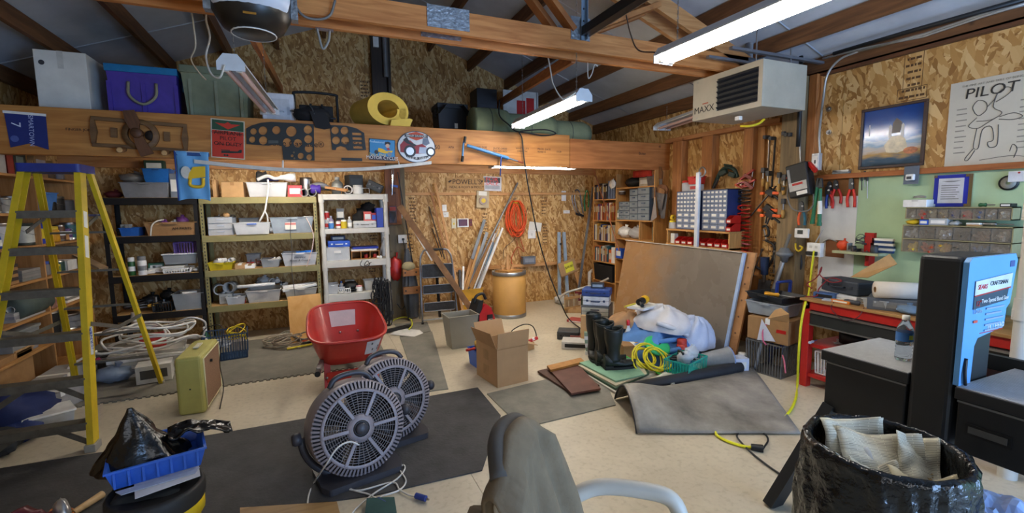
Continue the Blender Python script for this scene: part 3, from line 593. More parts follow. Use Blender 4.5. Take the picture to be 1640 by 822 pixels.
# garage door opener
T=th('door_opener','garage door opener with white lens and black base under the truss','opener',(-.245,2.98,2.50))
ob('base_cover',M().lathe([(0,0),(.1,0),(.15,.03),(.19,.1),(.2,.2),(.2,.26),(0,.26)],24),mt('1c1a18',.35),T); ob('light_lens',M().lathe([(.15,.085),(.19,.115),(.205,.16),(.21,.3),(0,.3)],24,(0,-.02,0),'z',PI*1.12,PI*1.88),mt('cfd6e2',.3,0,.04),T)
for k in range(4): ob('lens_rib',M().tube([(.208*math.cos(t),-.02+.208*math.sin(t),.17+.03*k) for t in [PI*1.2+PI*.35*i/8 for i in range(9)]],.003,4),mt('a8b0be',.3),T)
ob('hanger',M().box(.19,.225,-.03,.03,.1,.9),GALV,T); ob('hanger',M().box(-.225,-.19,-.03,.03,.1,.9),GALV,T); ob('trim_ring',M().tube([(.11*math.cos(t),.11*math.sin(t),.004) for t in [2*PI*i/20 for i in range(20)]],.004,4,True),WHITE,T)
q=U(413,50,1,2.98); ob('orange_print',M().cb((0,-.172,.055),(.06,.004,.012),(-.55,0,0)),mt('b07a2a',.5),T)
# rail of the door with punched angle
T=th('door_track','dark steel garage door track hung from punched angle iron','track',(2.02,3.2,2.86),world=True)
ob('track',M().prism([(1.985,2.86),(2.055,2.86),(2.055,2.872),(2.05,2.93),(1.99,2.93),(1.985,2.872)],.6,3.22,'y'),mt('2d3030',.4,.6),T); ob('track_lip',M().box(2.052,2.06,.6,3.22,2.858,2.868),STEEL,T)
an=M().box(1.985,2.025,3.222,3.226,2.83,3.5); an.box(2.022,2.026,3.19,3.226,2.83,3.5); ob('punched_angle',an,mt('8fa3b4',.4,.8),T)
for k in range(7): ob('bolt_hole',M().cyl((2.005,3.219,2.88+.09*k),(2.005,3.221,2.88+.09*k),.007,n=8),BLACK,T)
# loose cables around the truss
def wire(name,label,pts,r=.005,c=None,cat='cable',k=6): return one(name,label,cat,M().tube(sp([Vector(p) for p in pts],k),r,6),c or mt('cfcabc',.6))
wire('lamp_cord','white lamp cord dropping from the rafters to the unlit light',[U(333,0,1,3.6),U(330,30,1,3.55),U(336,60,1,3.5),U(330,90,1,3.4),U(338,118,1,3.35),U(352,124,1,3.3),U(360,104,1,3.27)],.006)
wire('lamp_cord','thin white cord hanging in a long wave in front of the grey tote',[U(303,-5,1,3.7),U(310,40,1,3.8),U(313,75,1,3.9),U(306,95,1,4.0),U(318,115,1,4.2),U(330,128,1,4.4)],.005)
wire('lamp_cord','white lamp cord from the truss to the lit light by the foam',[U(878,93,1,3.5),U(882,115,1,3.45),U(886,135,1,3.4),U(900,158,1,3.3),U(912,155,1,3.27),U(922,148,1,3.26)],.006)
wire('cable_loop','short white cable loop hanging under the far truss chord',[U(941,100,1,3.47),U(942,125,1,3.44),U(948,118,1,3.43),U(952,104,1,3.44),U(957,106,1,3.45)],.005)
wire('lamp_cord','dark cord from the purlins to the large lit light',[U(1003,25,1,3.0),U(1010,55,1,2.8),U(1022,80,1,2.6),U(1050,84,1,2.45)],.005,mt('5b4a3e',.6))
wire('grey_cable','grey cable sagging across the near truss chord',[U(457,-25,1,3.2),U(480,20,1,3.2),U(505,31,1,3.22),U(528,25,1,3.22),U(537,0,1,3.2)],.008,mt('6d6a66',.5))
T=th('spring_hook','cable hook and pulley hanging behind the truss chord','pulley',U(520,45,1,3.46),world=True); ob('bar',M().beam(U(505,46,1,3.46),U(534,50,1,3.46),.02,.015),STEEL,T); ob('hanger',M().cyl(U(520,48,1,3.46),Vector((U(520,48,1,3.46).x,3.46,2.752)),.006,n=6),STEEL,T); ob('loop',M().tube(sp([U(508,46,1,3.44),U(510,55,1,3.44),U(517,78,1,3.44),U(526,66,1,3.44),U(528,49,1,3.45)]),.008,6),mt('8d8d88',.5),T)
# gable pipe and box
a=FY(611,56,623,124,YB-.16); T=th('vent_pipe','grey steel pipe clamped to the dark gable post','pipe',((a[0]+a[1])/2,YB-.17,a[2]),world=True); ob('pipe',M().cyl(((a[0]+a[1])/2,YB-.17,a[2]),((a[0]+a[1])/2,YB-.17,a[3]),.033,n=14),mt('8d8d8d',.4,.6),T); ob('drop_cable',M().tube([((a[0]+a[1])/2+.02,YB-.15,a[2]),((a[0]+a[1])/2+.03,YB-.15,2.5)],.01,6),BLACK,T)
a=FY(597,60,606,76,YB-.14); one('junction_box','small white electrical box high on the gable wall','electrical box',M().box(a[0],a[1],YB-.17,YB-.131,a[2],a[3]),WHITE,bev=.004)
# ---------------------------------------------------------------- things on the face of the beam
FB=BY-.002
# pennant
a=FY(9,180,75,238,FB); T=th('pennant','navy blue swallowtail pennant with pale lettering on the beam','flag',((a[0]+a[1])/2,FB,(a[2]+a[3])/2),rot=(0,.045,0)); w=(a[1]-a[0])/2;h=(a[3]-a[2])/2
NV=mt('1a2a6e',.7,0,.12,6)
ob('cloth',M().prism([(-w,h*.9),(w,h*.9),(w*1.05,-h),(w*.1,-h*.72),(-w*.8,-h)],-.006,-.002,'y'),NV,T); ob('hem',M().box(-w*1.05,w*1.02,-.009,-.002,h*.86,h),WHITE,T)
text('SMARTOWN',.042,mt('aab4d8',.6),T,(.03,-.0065,.0),(PI/2,PI/2,0)); text('7',.08,mt('d6dcf0',.6),T,(-.06,-.0065,.04),(PI/2,PI/2,0)); ob('pale_mark',M().prism(circ(-.07,-.07,.025,12),-.0066,-.006,'y'),mt('4a5a9a',.6),T)
# carved wooden rack: board with ring and cut-outs, propeller hung on it
a=FY(148,193,300,240,FB); T=th('wooden_rack','carved wooden rack with a ring and two pegs on the beam','rack',((a[0]+a[1])/2,FB,(a[2]+a[3])/2),rot=(0,.045,0)); w=(a[1]-a[0])/2;h=(a[3]-a[2])/2; WD=wood('7c5a34','5e4124',(1.2,9,9))
ob('top_bar',M().box(-w,w,-.022,0,h*.75,h),WD,T,bev=.004); ob('bottom_bar',M().box(-w,w,-.022,0,-h,-h*.75),WD,T,bev=.004)
for s in (-1,1):
    ob('end_scroll',M().prism([(s*w*.93,-h*.8),(s*w,-h*.8),(s*w*1.02,0),(s*w,h*.8),(s*w*.93,h*.8),(s*w*.88,0)],-.028,0,'y'),WD,T); ob('spoke',M().box(min(s*.16,s*w*.62),max(s*.16,s*w*.62),-.02,0,-h*.3,h*.35),WD,T)
    ob('peg',M().cyl((s*.15+.03,0,-h*1.05),(s*.15+.03,-.11,-h*1.2),.02,.024,12),wood('8a6036','6d4826',(3,3,3)),T); ob('peg_tip',M().cyl((s*.15+.03,-.105,-h*1.19),(s*.15+.03,-.118,-h*1.22),.0235,.017,12),wood('d2aa74','b98f58',(3,3,3)),T)
ob('ring',M().lathe([(h*.72,-.03),(h*1.05,-.03),(h*1.05,0),(h*.72,0),(h*.72,-.03)],26,(0,0,0),'y'),WD,T); ob('ring_hub',M().lathe([(0,-.02),(h*.35,-.02),(h*.35,0)],16,(.07,0,0),'y'),mt('2c2016',.7),T)
p0=U(204,176,1,BY-.06);p1=U(234,250,1,BY-.06); d_=p1-p0; c_=(p0+p1)/2; T=th('propeller','weathered wooden propeller hung diagonally across the wooden rack','propeller',c_,rot=(0,math.atan2(-d_.x,-d_.z),0)); L=d_.length/2
ob('blade',M().prism([(-.03,.03),(.03,.03),(.05,L*.45),(.045,L*.95),(-.03,L),(-.045,L*.6)],-.009,.009,'y'),wood('6e4526','523119',(9,9,1.2)),T,bev=.006); ob('blade',M().prism([(-.03,-.03),(.03,-.03),(.045,-L*.6),(.06,-L*.95),(-.035,-L),(-.04,-L*.45)][::-1],-.009,.009,'y'),wood('6e4526','523119',(9,9,1.2)),T,bev=.006); ob('hub',M().lathe([(0,-.03),(.035,-.03),(.042,-.02),(.042,.03),(0,.03)],16,(0,0,0),'y'),wood('5d3a1f','472b15',(3,3,3)),T)
# red pilot sign
a=FY(338,192,392,254,FB); T=th('tin_sign','red and green tin sign with winged badge and a biplane','sign',((a[0]+a[1])/2,FB,(a[2]+a[3])/2),rot=(0,.06,0)); w=(a[1]-a[0])/2;h=(a[3]-a[2])/2
SR=mt('c22f17',.45,0,.05);SG=mt('1f4a30',.45,0,.05); ob('border',M().box(-w,w,-.003,0,-h,h),mt('c8c0a8',.5),T); ob('red_field',M().box(-w*.93,w*.93,-.0045,-.003,-h*.95,h*.42),SR,T); ob('green_field',M().box(-w*.93,w*.93,-.0045,-.003,h*.44,h*.95),SG,T)
ob('wing_badge',M().prism([(-w*.75,h*.8),(-w*.2,h*.78),(0,h*.88),(w*.2,h*.78),(w*.75,h*.8),(w*.3,h*.62),(0,h*.5),(-w*.3,h*.62)],-.006,-.0045,'y'),SR,T)
text('ON AN INTERNATIONAL',.022,INK,T,(0,-.005,h*.3),RY); text('AIRPLANE\nPILOT\nON DUTY',.048,INK,T,(0,-.005,h*.02),RY); text('ADVENTURE DAILY',.02,INK,T,(0,-.005,-h*.3),RY)
ob('biplane',M().prism([(-w*.4,-h*.62),(w*.55,-h*.6),(w*.7,-h*.5),(w*.82,-h*.5),(w*.8,-h*.66),(w*.1,-h*.72),(-w*.4,-h*.74)],-.006,-.0045,'y'),mt('1c2a22',.6),T); ob('biplane_wing',M().box(-w*.42,w*.1,-.0065,-.006,-h*.6,-h*.56),mt('1c2a22',.6),T)
for x in (-.2,-.05): ob('biplane_wheel',M().prism(circ(w*x,-h*.84,w*.07,10),-.006,-.0045,'y'),mt('1c2a22',.6),T)
# black instrument panels with holes (built as a filled shape with real holes through a boolean-free bridge: ring cells)
def panel(T,poly,holes,y0,y1,mat,name='panel'):
    "plate with holes: outline and hole loops filled by the curve tessellator"
    cu=bpy.data.curves.new('c','CURVE'); cu.dimensions='2D'; cu.fill_mode='BOTH'; cu.extrude=(y1-y0)/2
    for lp in [poly]+holes:
        s=cu.splines.new('POLY'); s.points.add(len(lp)-1); s.use_cyclic_u=True
        for i,q in enumerate(lp): s.points[i].co=(q[0],q[1],0,1)
    t=bpy.data.objects.new('t',cu); COL.objects.link(t); dg=bpy.context.evaluated_depsgraph_get(); me=bpy.data.meshes.new_from_object(t.evaluated_get(dg)); bpy.data.objects.remove(t); me.materials.clear(); me.materials.append(mat)
    o=bpy.data.objects.new(name,me); COL.objects.link(o); o.parent=T; o.rotation_euler=(PI/2,0,0); o.location=(0,(y0+y1)/2,0); return o
def pxpoly(pts,ox,oy,k,Y,c): 
    out=[]
    for x,y in pts: q=U(ox+x/k,oy+y/k,1,Y); out.append((q.x-c.x,q.z-c.z))
    return out
def pxcirc(x,y,r,ox,oy,k,Y,c,n=18): return pxpoly([(x+r*math.cos(-2*PI*i/n),y+r*math.sin(-2*PI*i/n)) for i in range(n)],ox,oy,k,Y,c)
c=U(447,225,1,FB); T=th('gauge_board','large black aircraft instrument panel with empty gauge holes on the beam','instrument panel',c); KP=mt('1b201e',.5)
panel(T,pxpoly([(560,440),(555,225),(640,180),(760,145),(900,132),(1490,165),(1500,668),(1070,655),(1050,470),(1010,450),(930,448),(860,462)],330,180,8.632,FB,c),[pxcirc(*h_,330,180,8.632,FB,c) for h_ in ((658,266,44),(788,255,60),(973,247,57),(1180,265,72),(1410,240,58),(640,378,43),(792,390,58),(1122,418,60),(1270,428,58),(1415,372,57),(1422,500,56),(1310,603,42),(1428,622,40),(1192,602,20))],-.006,-.001,KP)
ob('placard',M().prism(pxpoly([(862,432),(1000,428),(1000,392),(862,388)],330,180,8.632,FB,c),-.0075,-.006,'y'),mt('4a4c48',.6),T)
for x,y in ((1215,555),(1222,638)): ob('knob',M().prism(pxcirc(x,y,13,330,180,8.632,FB,c,10),-.009,-.006,'y'),mt('6d5a3a',.6),T)
c=U(557,222,1,FB); T=th('gauge_board','small black instrument panel with slotted side on the beam','instrument panel',c)
panel(T,pxpoly([(180,412),(150,85),(370,95),(500,130),(600,190),(625,415),(385,418),(355,378),(290,362),(240,380),(225,415)],510,190,8.2,FB,c),[pxcirc(*h_,510,190,8.2,FB,c) for h_ in ((220,157,50),(343,160,52),(232,288,52),(352,290,52))]+[pxpoly(q,510,190,8.2,FB,c) for q in ([(445,218),(568,222),(562,190),(440,185)],[(450,278),(575,282),(570,250),(446,246)],[(455,335),(572,338),(570,308),(452,304)],[(460,394),(580,398),(576,366),(458,362)])],-.006,-.001,KP)
a=FY(547,254,580,258,FB); one('name_plate','narrow black engraved strip fixed low on the beam','plate',M().box(a[0],a[1],FB-.006,FB-.001,a[2],a[3]+.005),KP)
# blue motor sign
a=FY(591,223,633,257,FB); T=th('tin_sign','small blue tin sign with a yellow motorcycle and rider','sign',((a[0]+a[1])/2,FB,(a[2]+a[3])/2),rot=(0,.035,0)); w=(a[1]-a[0])/2;h=(a[3]-a[2])/2
ob('border',M().box(-w,w,-.004,0,-h,h),mt('2a2a30',.5),T); ob('blue_field',M().box(-w*.93,w*.95,-.0055,-.004,-h*.6,h*.93),mt('2f86bd',.45,0,.05),T); ob('footer',M().box(-w*.93,w*.95,-.0055,-.004,-h*.93,-h*.62),mt('3a3346',.5),T)
text('MOTOR CYCLES',.045,WHITE,T,(0,-.006,-h*.78),RY,sx=.95); text('Top & Shop',.035,mt('e8cc30',.5),T,(-w*.4,-.006,-h*.48),RY,shear=.3); text('Professional',.03,mt('bfe0ee',.5),T,(-w*.4,-.006,h*.7),RY)
YM=mt('e3b51c',.45,0,.05); ob('motorcycle',M().prism([(-w*.35,-h*.2),(-w*.3,h*.15),(w*.0,h*.1),(w*.3,-h*.1),(w*.8,-.02*h),(w*.75,-h*.2),(w*.2,-h*.35)],-.007,-.0055,'y'),YM,T)
ob('wheel',M().prism(circ(w*.55,-h*.38,w*.17,14),-.0075,-.0055,'y'),mt('7d8a96',.5),T); ob('wheel',M().prism(circ(-w*.45,-h*.25,w*.16,14),-.0075,-.0055,'y'),mt('2b2c30',.5),T)
ob('rider_face',M().prism(circ(w*.4,h*.4,w*.16,14),-.007,-.0055,'y'),mt('d7b49a',.6),T); ob('rider_hair',M().prism([(w*.18,h*.45),(w*.2,h*.72),(w*.45,h*.8),(w*.62,h*.7),(w*.6,h*.5),(w*.4,h*.6)],-.0078,-.007,'y'),BLACK,T); ob('scarf',M().prism([(w*.3,h*.12),(w*.45,h*.22),(w*.62,h*.1),(w*.45,-h*.02)],-.0072,-.0055,'y'),RED,T)
# oval sign
a=FY(636,210,697,261,FB); c=Vector(((a[0]+a[1])/2,FB,(a[2]+a[3])/2)); T=th('oval_sign','silver oval sign with a red three wheeled motorcycle','sign',c); w=(a[1]-a[0])/2;h=(a[3]-a[2])/2
ob('rim',M().prism(circ(0,0,w,32,h),-.005,0,'y'),mt('3d3d42',.4,.5),T); ob('field',M().prism(circ(0,0,w*.96,32,h*.95),-.007,-.005,'y'),mt('b9b9b6',.35,.3,.15,7),T)
SH=mt('b8441e',.5);DK=mt('26262a',.5); MR=mt('8e1f22',.45)
ob('shield',M().prism([(-.08,h*.82),(0,h*.95),(.08,h*.82),(.07,h*.55),(0,h*.4),(-.07,h*.55)],-.009,-.007,'y'),SH,T); ob('shield_bar',M().box(-.12,.12,-.0105,-.009,h*.6,h*.76),DK,T); text('HARLEY-DAVIDSON',.026,WHITE,T,(0,-.011,h*.68),RY,sx=.9)
ob('trike_body',M().prism([(-w*.85,-h*.35),(-w*.85,h*.1),(-w*.6,h*.45),(-w*.3,h*.38),(-w*.05,h*.1),(w*.3,h*.2),(w*.5,h*.05),(w*.45,-h*.4),(-w*.2,-h*.45)],-.009,-.007,'y'),MR,T); ob('trike_seat',M().prism([(-w*.7,h*.4),(-w*.5,h*.6),(-w*.35,h*.3),(0,h*.12),(-.02,h*.02),(-w*.5,h*.2)],-.0105,-.009,'y'),DK,T)
ob('handlebars',M().prism([(w*.3,h*.2),(w*.35,h*.55),(w*.6,h*.6),(w*.7,h*.25),(w*.5,h*.1)],-.0095,-.007,'y'),mt('5d6470',.4,.4),T); ob('engine',M().prism([(w*.1,-h*.4),(w*.15,0),(w*.55,0),(w*.6,-h*.4)],-.0105,-.009,'y'),mt('8e939c',.4,.5),T)
for x,z,r in ((-.07,-h*.28,.062),(w*.74,-h*.28,.05)): ob('tyre',M().prism(circ(x,z,r,18),-.0115,-.007,'y'),DK,T); ob('wheel_rim',M().prism(circ(x,z,r*.65,16),-.0125,-.0115,'y'),mt('c9ccd2',.3,.5),T)
ob('banner',M().prism([(-w*.55,-h*.68),(0,-h*.82),(w*.6,-h*.68),(w*.62,-h*.52),(0,-h*.66),(-w*.58,-h*.52)],-.009,-.007,'y'),DK,T); text('WILD & THREE',.036,WHITE,T,(0,-.0095,-h*.7),RY)
# blue T-handled pump
p0=U(748,233,1,BY-.05);p1=U(838,261,1,BY-.05); T=th('hand_pump','blue T-handled hand pump hanging across the beam','pump',p0,world=True); PB=mt('3f7cae',.4)
ob('barrel',M().cyl(p0,p0.lerp(p1,.72),.017,.02,12),PB,T); ob('rod',M().cyl(p0.lerp(p1,.72),p0.lerp(p1,.9),.012,.007,10),mt('8a98a4',.35,.7),T); ob('tip',M().cyl(p0.lerp(p1,.9),p1,.012,.009,10),mt('93452f',.7),T)
g0=U(745,219,1,BY-.05);g1=U(740,259,1,BY-.05); ob('cross_handle',M().tube(sp([g0,U(742,232,1,BY-.05),U(741,246,1,BY-.05),g1]),.011,8),PB,T)
for q0,q1 in ((g0,g0.lerp(g1,.25)),(g1,g1.lerp(g0,.22))): ob('rubber_grip',M().cyl(q0,q1,.016,n=10),BLACK,T)
one('strap','blue strap hanging from the pump over the sale sign','strap',M().tube([U(803,250,1,BY-.07),U(802,262,1,BY-.05),U(801,282,1,BY-.05)],.008,4),mt('2f4f9e',.7))
# white vinyl trim sagging below the beam, hung on strings
P=sp([U(312,259,1,4.86),U(400,268,1,4.86),U(455,272,1,4.86),U(510,273,1,4.86),U(600,270,1,4.86),U(690,261,1,4.86)],8)
m_=M(); vs=[];
for q in P: vs+=[q+Vector((0,-.03,-.016)),q+Vector((0,.03,-.016)),q+Vector((0,.03,.016)),q+Vector((0,-.03,.016))]
n=len(P); m_.add(vs,[(4*i+j,4*i+(j+1)%4,4*i+4+(j+1)%4,4*i+4+j) for i in range(n-1) for j in range(4)]+[(3,2,1,0),(4*n-4,4*n-3,4*n-2,4*n-1)])
T=th('vinyl_trim','long white vinyl trim strip sagging under the beam','trim',P[n//2],world=True); ob('strip',m_,mt('cfcdc4',.45),T); ob('string',M().cyl(U(453,272,1,4.86),U(453,257,1,4.86),.008,n=6),WHITE,T); ob('string',M().cyl(U(640,267,1,4.86),U(638,258,1,4.87),.004,n=6),WHITE,T)
# blue mug flag
a=FY(282,243,336,322,4.83); T=th('garden_flag','light blue garden flag with a tipped yellow beer mug','flag',((a[0]+a[1])/2,4.84,(a[2]+a[3])/2),rot=(0,.02,0)); w=(a[1]-a[0])/2;h=(a[3]-a[2])/2
def fl_(u,v): x=-w+2*w*u; z=-h+2*h*v; return Vector((x*(.93+.07*v),.012*math.sin(u*9+v*3)+.01*math.sin(v*11),z+ (.02*(1-abs(2*u-1)**3) if v<.01 else 0)))
ob('cloth',M().grid(fl_,16,18),mt('6aa9d8',.7,0,.08,4),T,solid=.003); ob('top_hem',M().box(-w*1.02,w*1.02,-.012,.014,h*.83,h),mt('274f8a',.7),T); ob('top_tape',M().box(-w*1.02,w*1.02,-.014,.016,h*.965,h*1.01),mt('b9bec2',.6),T)
MY=mt('e8bd1e',.6,0,.05); ob('mug',M().prism([(-w*.3,-h*.12),(w*.75,-h*.02),(w*.78,h*.42),(w*.05,h*.38),(-w*.2,h*.12)],-.028,-.022,'y'),MY,T); ob('froth',M().prism(circ(-w*.38,h*.15,w*.3,16,h*.25),-.027,-.021,'y'),mt('d9d6c8',.7),T)
ob('mug_handle',M().tube(sp([(-w*.15,-.026,-h*.1),(-w*.18,-.026,-h*.34),(w*.1,-.026,-h*.42),(w*.55,-.026,-h*.38),(w*.62,-.026,-h*.06)]),.014,6),MY,T); ob('piping',M().tube([(-w*.93,-.012,-h),(-w,-.012,h)],.006,5),mt('2a4f9a',.7),T)
# ================================================================ SHELVING ALONG THE BACK AND LEFT WALLS
GOLD=mt('8f8556',.5,.2,.12,6); PART=mt('b58e58',.75,0,.15,20)
def steelrack(label,name,x0,x1,y0,y1,zs,ztop,pm,bm,holes=True,sm=None):
    T=th(name,label,'shelf',((x0+x1)/2,(y0+y1)/2,0),world=True)
    for x,s in ((x0,1),(x1,-1)):
        for y,q in ((y0,1),(y1,-1)):
            b=M().box(min(x,x+s*.04),max(x,x+s*.04),min(y,y+q*.003),max(y,y+q*.003),0,ztop); b.box(min(x,x+s*.003),max(x,x+s*.003),min(y,y+q*.04),max(y,y+q*.04),0,ztop); P=ob('post',b,pm,T)
            if holes and q>0:
                hm=M()
                for k in range(int(ztop/.04)): z=.03+.04*k; hm.box(x+s*.02-.005,x+s*.02+.005,y-.0008,y,z,z+.02)
                o=ob('slot_row',hm,BLACK,T); o['kind']='stuff'
    for z in zs:
        ob('front_rail',M().box(x0,x1,y0-.004,y0+.0,z-.075,z-.002),bm,T,bev=.002); ob('back_rail',M().box(x0,x1,y1,y1+.004,z-.075,z-.002),bm,T)
        for x,s in ((x0,1),(x1,-1)): ob('side_rail',M().box(min(x,x+s*.004),max(x,x+s*.004),y0,y1,z-.06,z-.002),bm,T)
        ob('shelf_board',M().box(x0+.005,x1-.005,y0+.001,y1-.001,z-.014,z),sm or PART,T)
    return T
GY0,GY1=6.2,6.6
GZ=[.444,.86,1.263,1.701]
steelrack('tan steel rack with particleboard shelves and slotted posts','steel_rack',-1.185,.04,GY0,GY1,GZ,1.70,GOLD,GOLD)
BZ=[.427,.853,1.283,1.699]
steelrack('dark steel rack beside the tan rack under the blue flag','steel_rack',-2.06,-1.2,GY0,GY1,BZ,1.70,mt('1d1a18',.5,.3),mt('1b1816',.5,.3),False)
# white plastic rack
WZ=[(.374,.471),(.809,.897),(1.238,1.301),(1.662,1.732)]; x0,x1=.07,.89; y0,y1=6.18,6.6
T=th('plastic_rack','white plastic shelf rack beside the wooden post','shelf',((x0+x1)/2,6.4,0),world=True); WP=mt('c9c6bd',.5,0,.07,6)
for x in (x0+.025,x1-.025):
    for y in (y0+.025,y1-.025):
        b=M().cyl((x,y,0),(x,y,1.73),.03,.026,12); ob('post',b,WP,T)
        for a_,b_ in WZ: ob('collar',M().cyl((x,y,a_-.03),(x,y,b_),.036,.034,12),WP,T)
for a_,b_ in WZ:
    s=M().box(x0,x1,y0,y1,b_-.012,b_-.002); s.box(x0,x1,y0,y0+.012,a_,b_); s.box(x0,x1,y1-.012,y1,a_,b_); s.box(x0,x0+.012,y0,y1,a_,b_); s.box(x1-.012,x1,y0,y1,a_,b_); ob('shelf_tray',s,WP,T,bev=.006)
G='on the tan steel rack'
z4,z3,z2,z1=[z+.001 for z in GZ]      # bottom to top
zt=z1
# --- tan rack, top level
itY('carton','brown carton beside the flag on the top of the tan rack',340,288,346,314,6.24,CARD,d=.2,z=zt)
itY('carton','closed brown carton with taped seam on the top of the tan rack',354,291,390,315,6.24,CARD,CARD2,d=.25,z=zt)
itY('bin','clear ribbed bin full of white bags on the top of the tan rack',395,292,460,316,6.22,CLEAR,mt('cfd6da',.4,alpha=.8),d=.32,z=zt)
for i,(x,c) in enumerate(((412,'d8d8d4'),(428,'c9ccd0'),(446,'b9c4cf'))): put('bag',['white','grey','bluish'][i]+' plastic bag inside the clear ribbed bin on the tan rack',(U(x,305,1,6.38).x,6.38,zt+.008),.13,.2,.13,c)
p0=U(440,285,1,6.3);p1=U(468,283,1,6.3); T=th('drain_pipe','white funnel-ended drain hose lying across the clear ribbed bin','hose',p0,world=True); ob('hose',M().tube(sp([U(412,288,1,6.3),U(428,282,1,6.3),U(440,286,1,6.3),p0.lerp(p1,.4)]),[.02]*18+[.025],8),WHITE,T); ob('bell',M().lathe([(.028,0),(.034,.05),(.05,.09),(.052,.17),(.046,.17),(.04,.09),(.025,.05)],16,p0.lerp(p1,.3),'x'),WHITE,T)
ob('hanging_lead',M().tube(sp([U(429,288,1,6.19),U(430,300,1,6.17),U(427,322,1,6.17),U(424,338,1,6.17),U(415,356,1,6.18)]),.01,6),WHITE,T); ob('hanging_lead',M().tube(sp([U(424,338,1,6.165),U(428,346,1,6.17),U(429,356,1,6.18)]),.009,6),WHITE,T)
T=itY('box','red and white ammunition style box on the tan rack',461,297,484,316,6.23,mt('b8323a',.5),mt('dcd2d0',.5),d=.16,z=zt)
T=itY('pipe','wide black and grey pipe end on the top of the tan rack',492,301,507,316,6.22,mt('7b7c78',.5),d=.4,z=zt); itY('pipe','narrow grey pipe end on the top of the tan rack',482,302,492,315,6.22,mt('8d8e88',.5),d=.35,z=zt)
itY('can','shiny silver duct collar on the top of the tan rack',480,284,500,302,6.42,STEEL,z=zt)
itY('tool','purple and black wrapped tool on the white and tan racks',497,295,530,308,6.25,mt('4b2f9a',.5),BLACK,d=.05,rz=.1,z=zt+.035)
itY('tool','grey sander handle lying behind the clear ribbed bin',410,273,445,283,6.5,DGREY,mt('3a2f6a',.5),d=.06,z=zt+.13)
# --- second level
zt=z2
itY('drawers','clear three drawer unit on the tan rack',333,348,373,376,6.24,CLEAR,mt('c2ccd8',.35,alpha=.75),d=.3,z=zt)
clutter('on top of the clear drawer unit','tan rack drawers top',-1.1,-.83,6.25,6.5,zt+.2,4,[('cable','black',BLACK,None),('part','grey',GREY,None),('bag','tan',CARD,None)],(.06,.12))
itY('bin','clear bin with blue grip pushed forward on the tan rack',374,357,433,378,6.16,CLEAR,mt('2a5ec0',.4),d=.3,z=zt)
for i in range(2): put('bag',['clear bag of white fittings at the drawer unit end of the blue grip bin','clear bag of white fittings at the labelled bin end of the blue grip bin'][i],(-.62+.16*i,6.3,zt+.008),.12,.16,.09,'d5d6d6',grp='bags in the blue grip bin')
itY('bin','clear bin standing behind the blue grip bin on the tan rack',383,349,414,366,6.5,CLEARD,d=.1,z=zt)
T=itY('bin','long clear bin with paper labels full of cables on the tan rack',433,348,502,376,6.19,mt('aab6c0',.35,alpha=.6),d=.36,z=zt)
ob('paper_label',M().box(-.08,.04,-.178,-.172,.045,.13),PAPER,T); ob('red_label',M().box(-.08,.04,-.1785,-.178,.1,.125),mt('cf8078',.6),T)
clutter('heaped in the long clear bin','long clear bin',-.42,.02,6.22,6.5,zt+.11,8,[('cable','white',WHITE,None),('part','steel',STEEL,None),('cable','black',BLACK,None),('pipe','white',WHITE,None)],(.08,.15),.03)
wire('lead','white lead drooping from the long clear bin to the shelf below',[U(490,349,1,6.15),U(497,362,1,6.12),U(502,378,1,6.12),U(500,398,1,6.14),U(495,415,1,6.15),U(491,427,1,6.16)],.006,mt('d8c0b8',.6))
wire('lead','thin dark lead hanging down the front of the tan rack',[U(466,350,1,6.14),U(465,375,1,6.13),U(468,400,1,6.14),U(467,430,1,6.13),U(470,455,1,6.14),U(473,478,1,6.15)],.004,mt('4a4642',.6))
# --- third level
zt=z3
itY('bin','yellow plastic tub full of scraps on the tan rack',333,421,373,436,6.19,mt('cdb51c',.45),d=.26,z=zt)
clutter('in the yellow tub','yellow tub',-1.12,-.86,6.24,6.42,zt+.05,6,[('bag','pale',CLEAR,None),('pipe','white',WHITE,None),('part','grey',GREY,None),('stack','tan',PAPER,CARD)],(.07,.12),.03)
clutter('between the yellow tub and the small white boxes','rack wires',-.84,-.55,6.3,6.52,zt,6,[('cable','black',BLACK,None),('cable','red',RED,None),('part','rusty',mt('6e4630',.7),None)],(.09,.14),.05)
itY('carton','small tan carton with white end on the tan rack',376,423,392,433,6.2,CARD,WHITE,d=.16,z=zt); itY('carton','small white carton lying on the tan rack',392,424,408,432,6.2,WHITE,d=.15,z=zt)
itY('bin','clear lidded bin set back on the tan rack',395,407,417,432,6.42,CLEARD,d=.15,z=zt)
itY('bin','small clear bin full of grey fittings on the tan rack',418,415,448,431,6.2,CLEARD,d=.22,z=zt)
clutter('in the small clear bin','small clear bin',-.54,-.36,6.23,6.38,zt+.03,6,[('part','dark grey',DGREY,None),('bag','white',WHITE,None),('pipe','pale grey',GREY,None)],(.06,.1),.04)
T=itY('bin','white translucent tub with marker writing on the tan rack',452,405,508,429,6.19,mt('c9cacb',.45,alpha=.88),d=.34,z=zt); text('Electrical\nBoxes & Covers',.035,DGREY,T,(.0,-.166,.085),RY,shear=.2)
clutter('in the white tub with marker writing','blue boxes',-.24,-.02,6.24,6.45,zt+.12,3,[('box','bright blue',mt('1f6fd0',.45),mt('2a7ee0',.45))],(.08,.12))
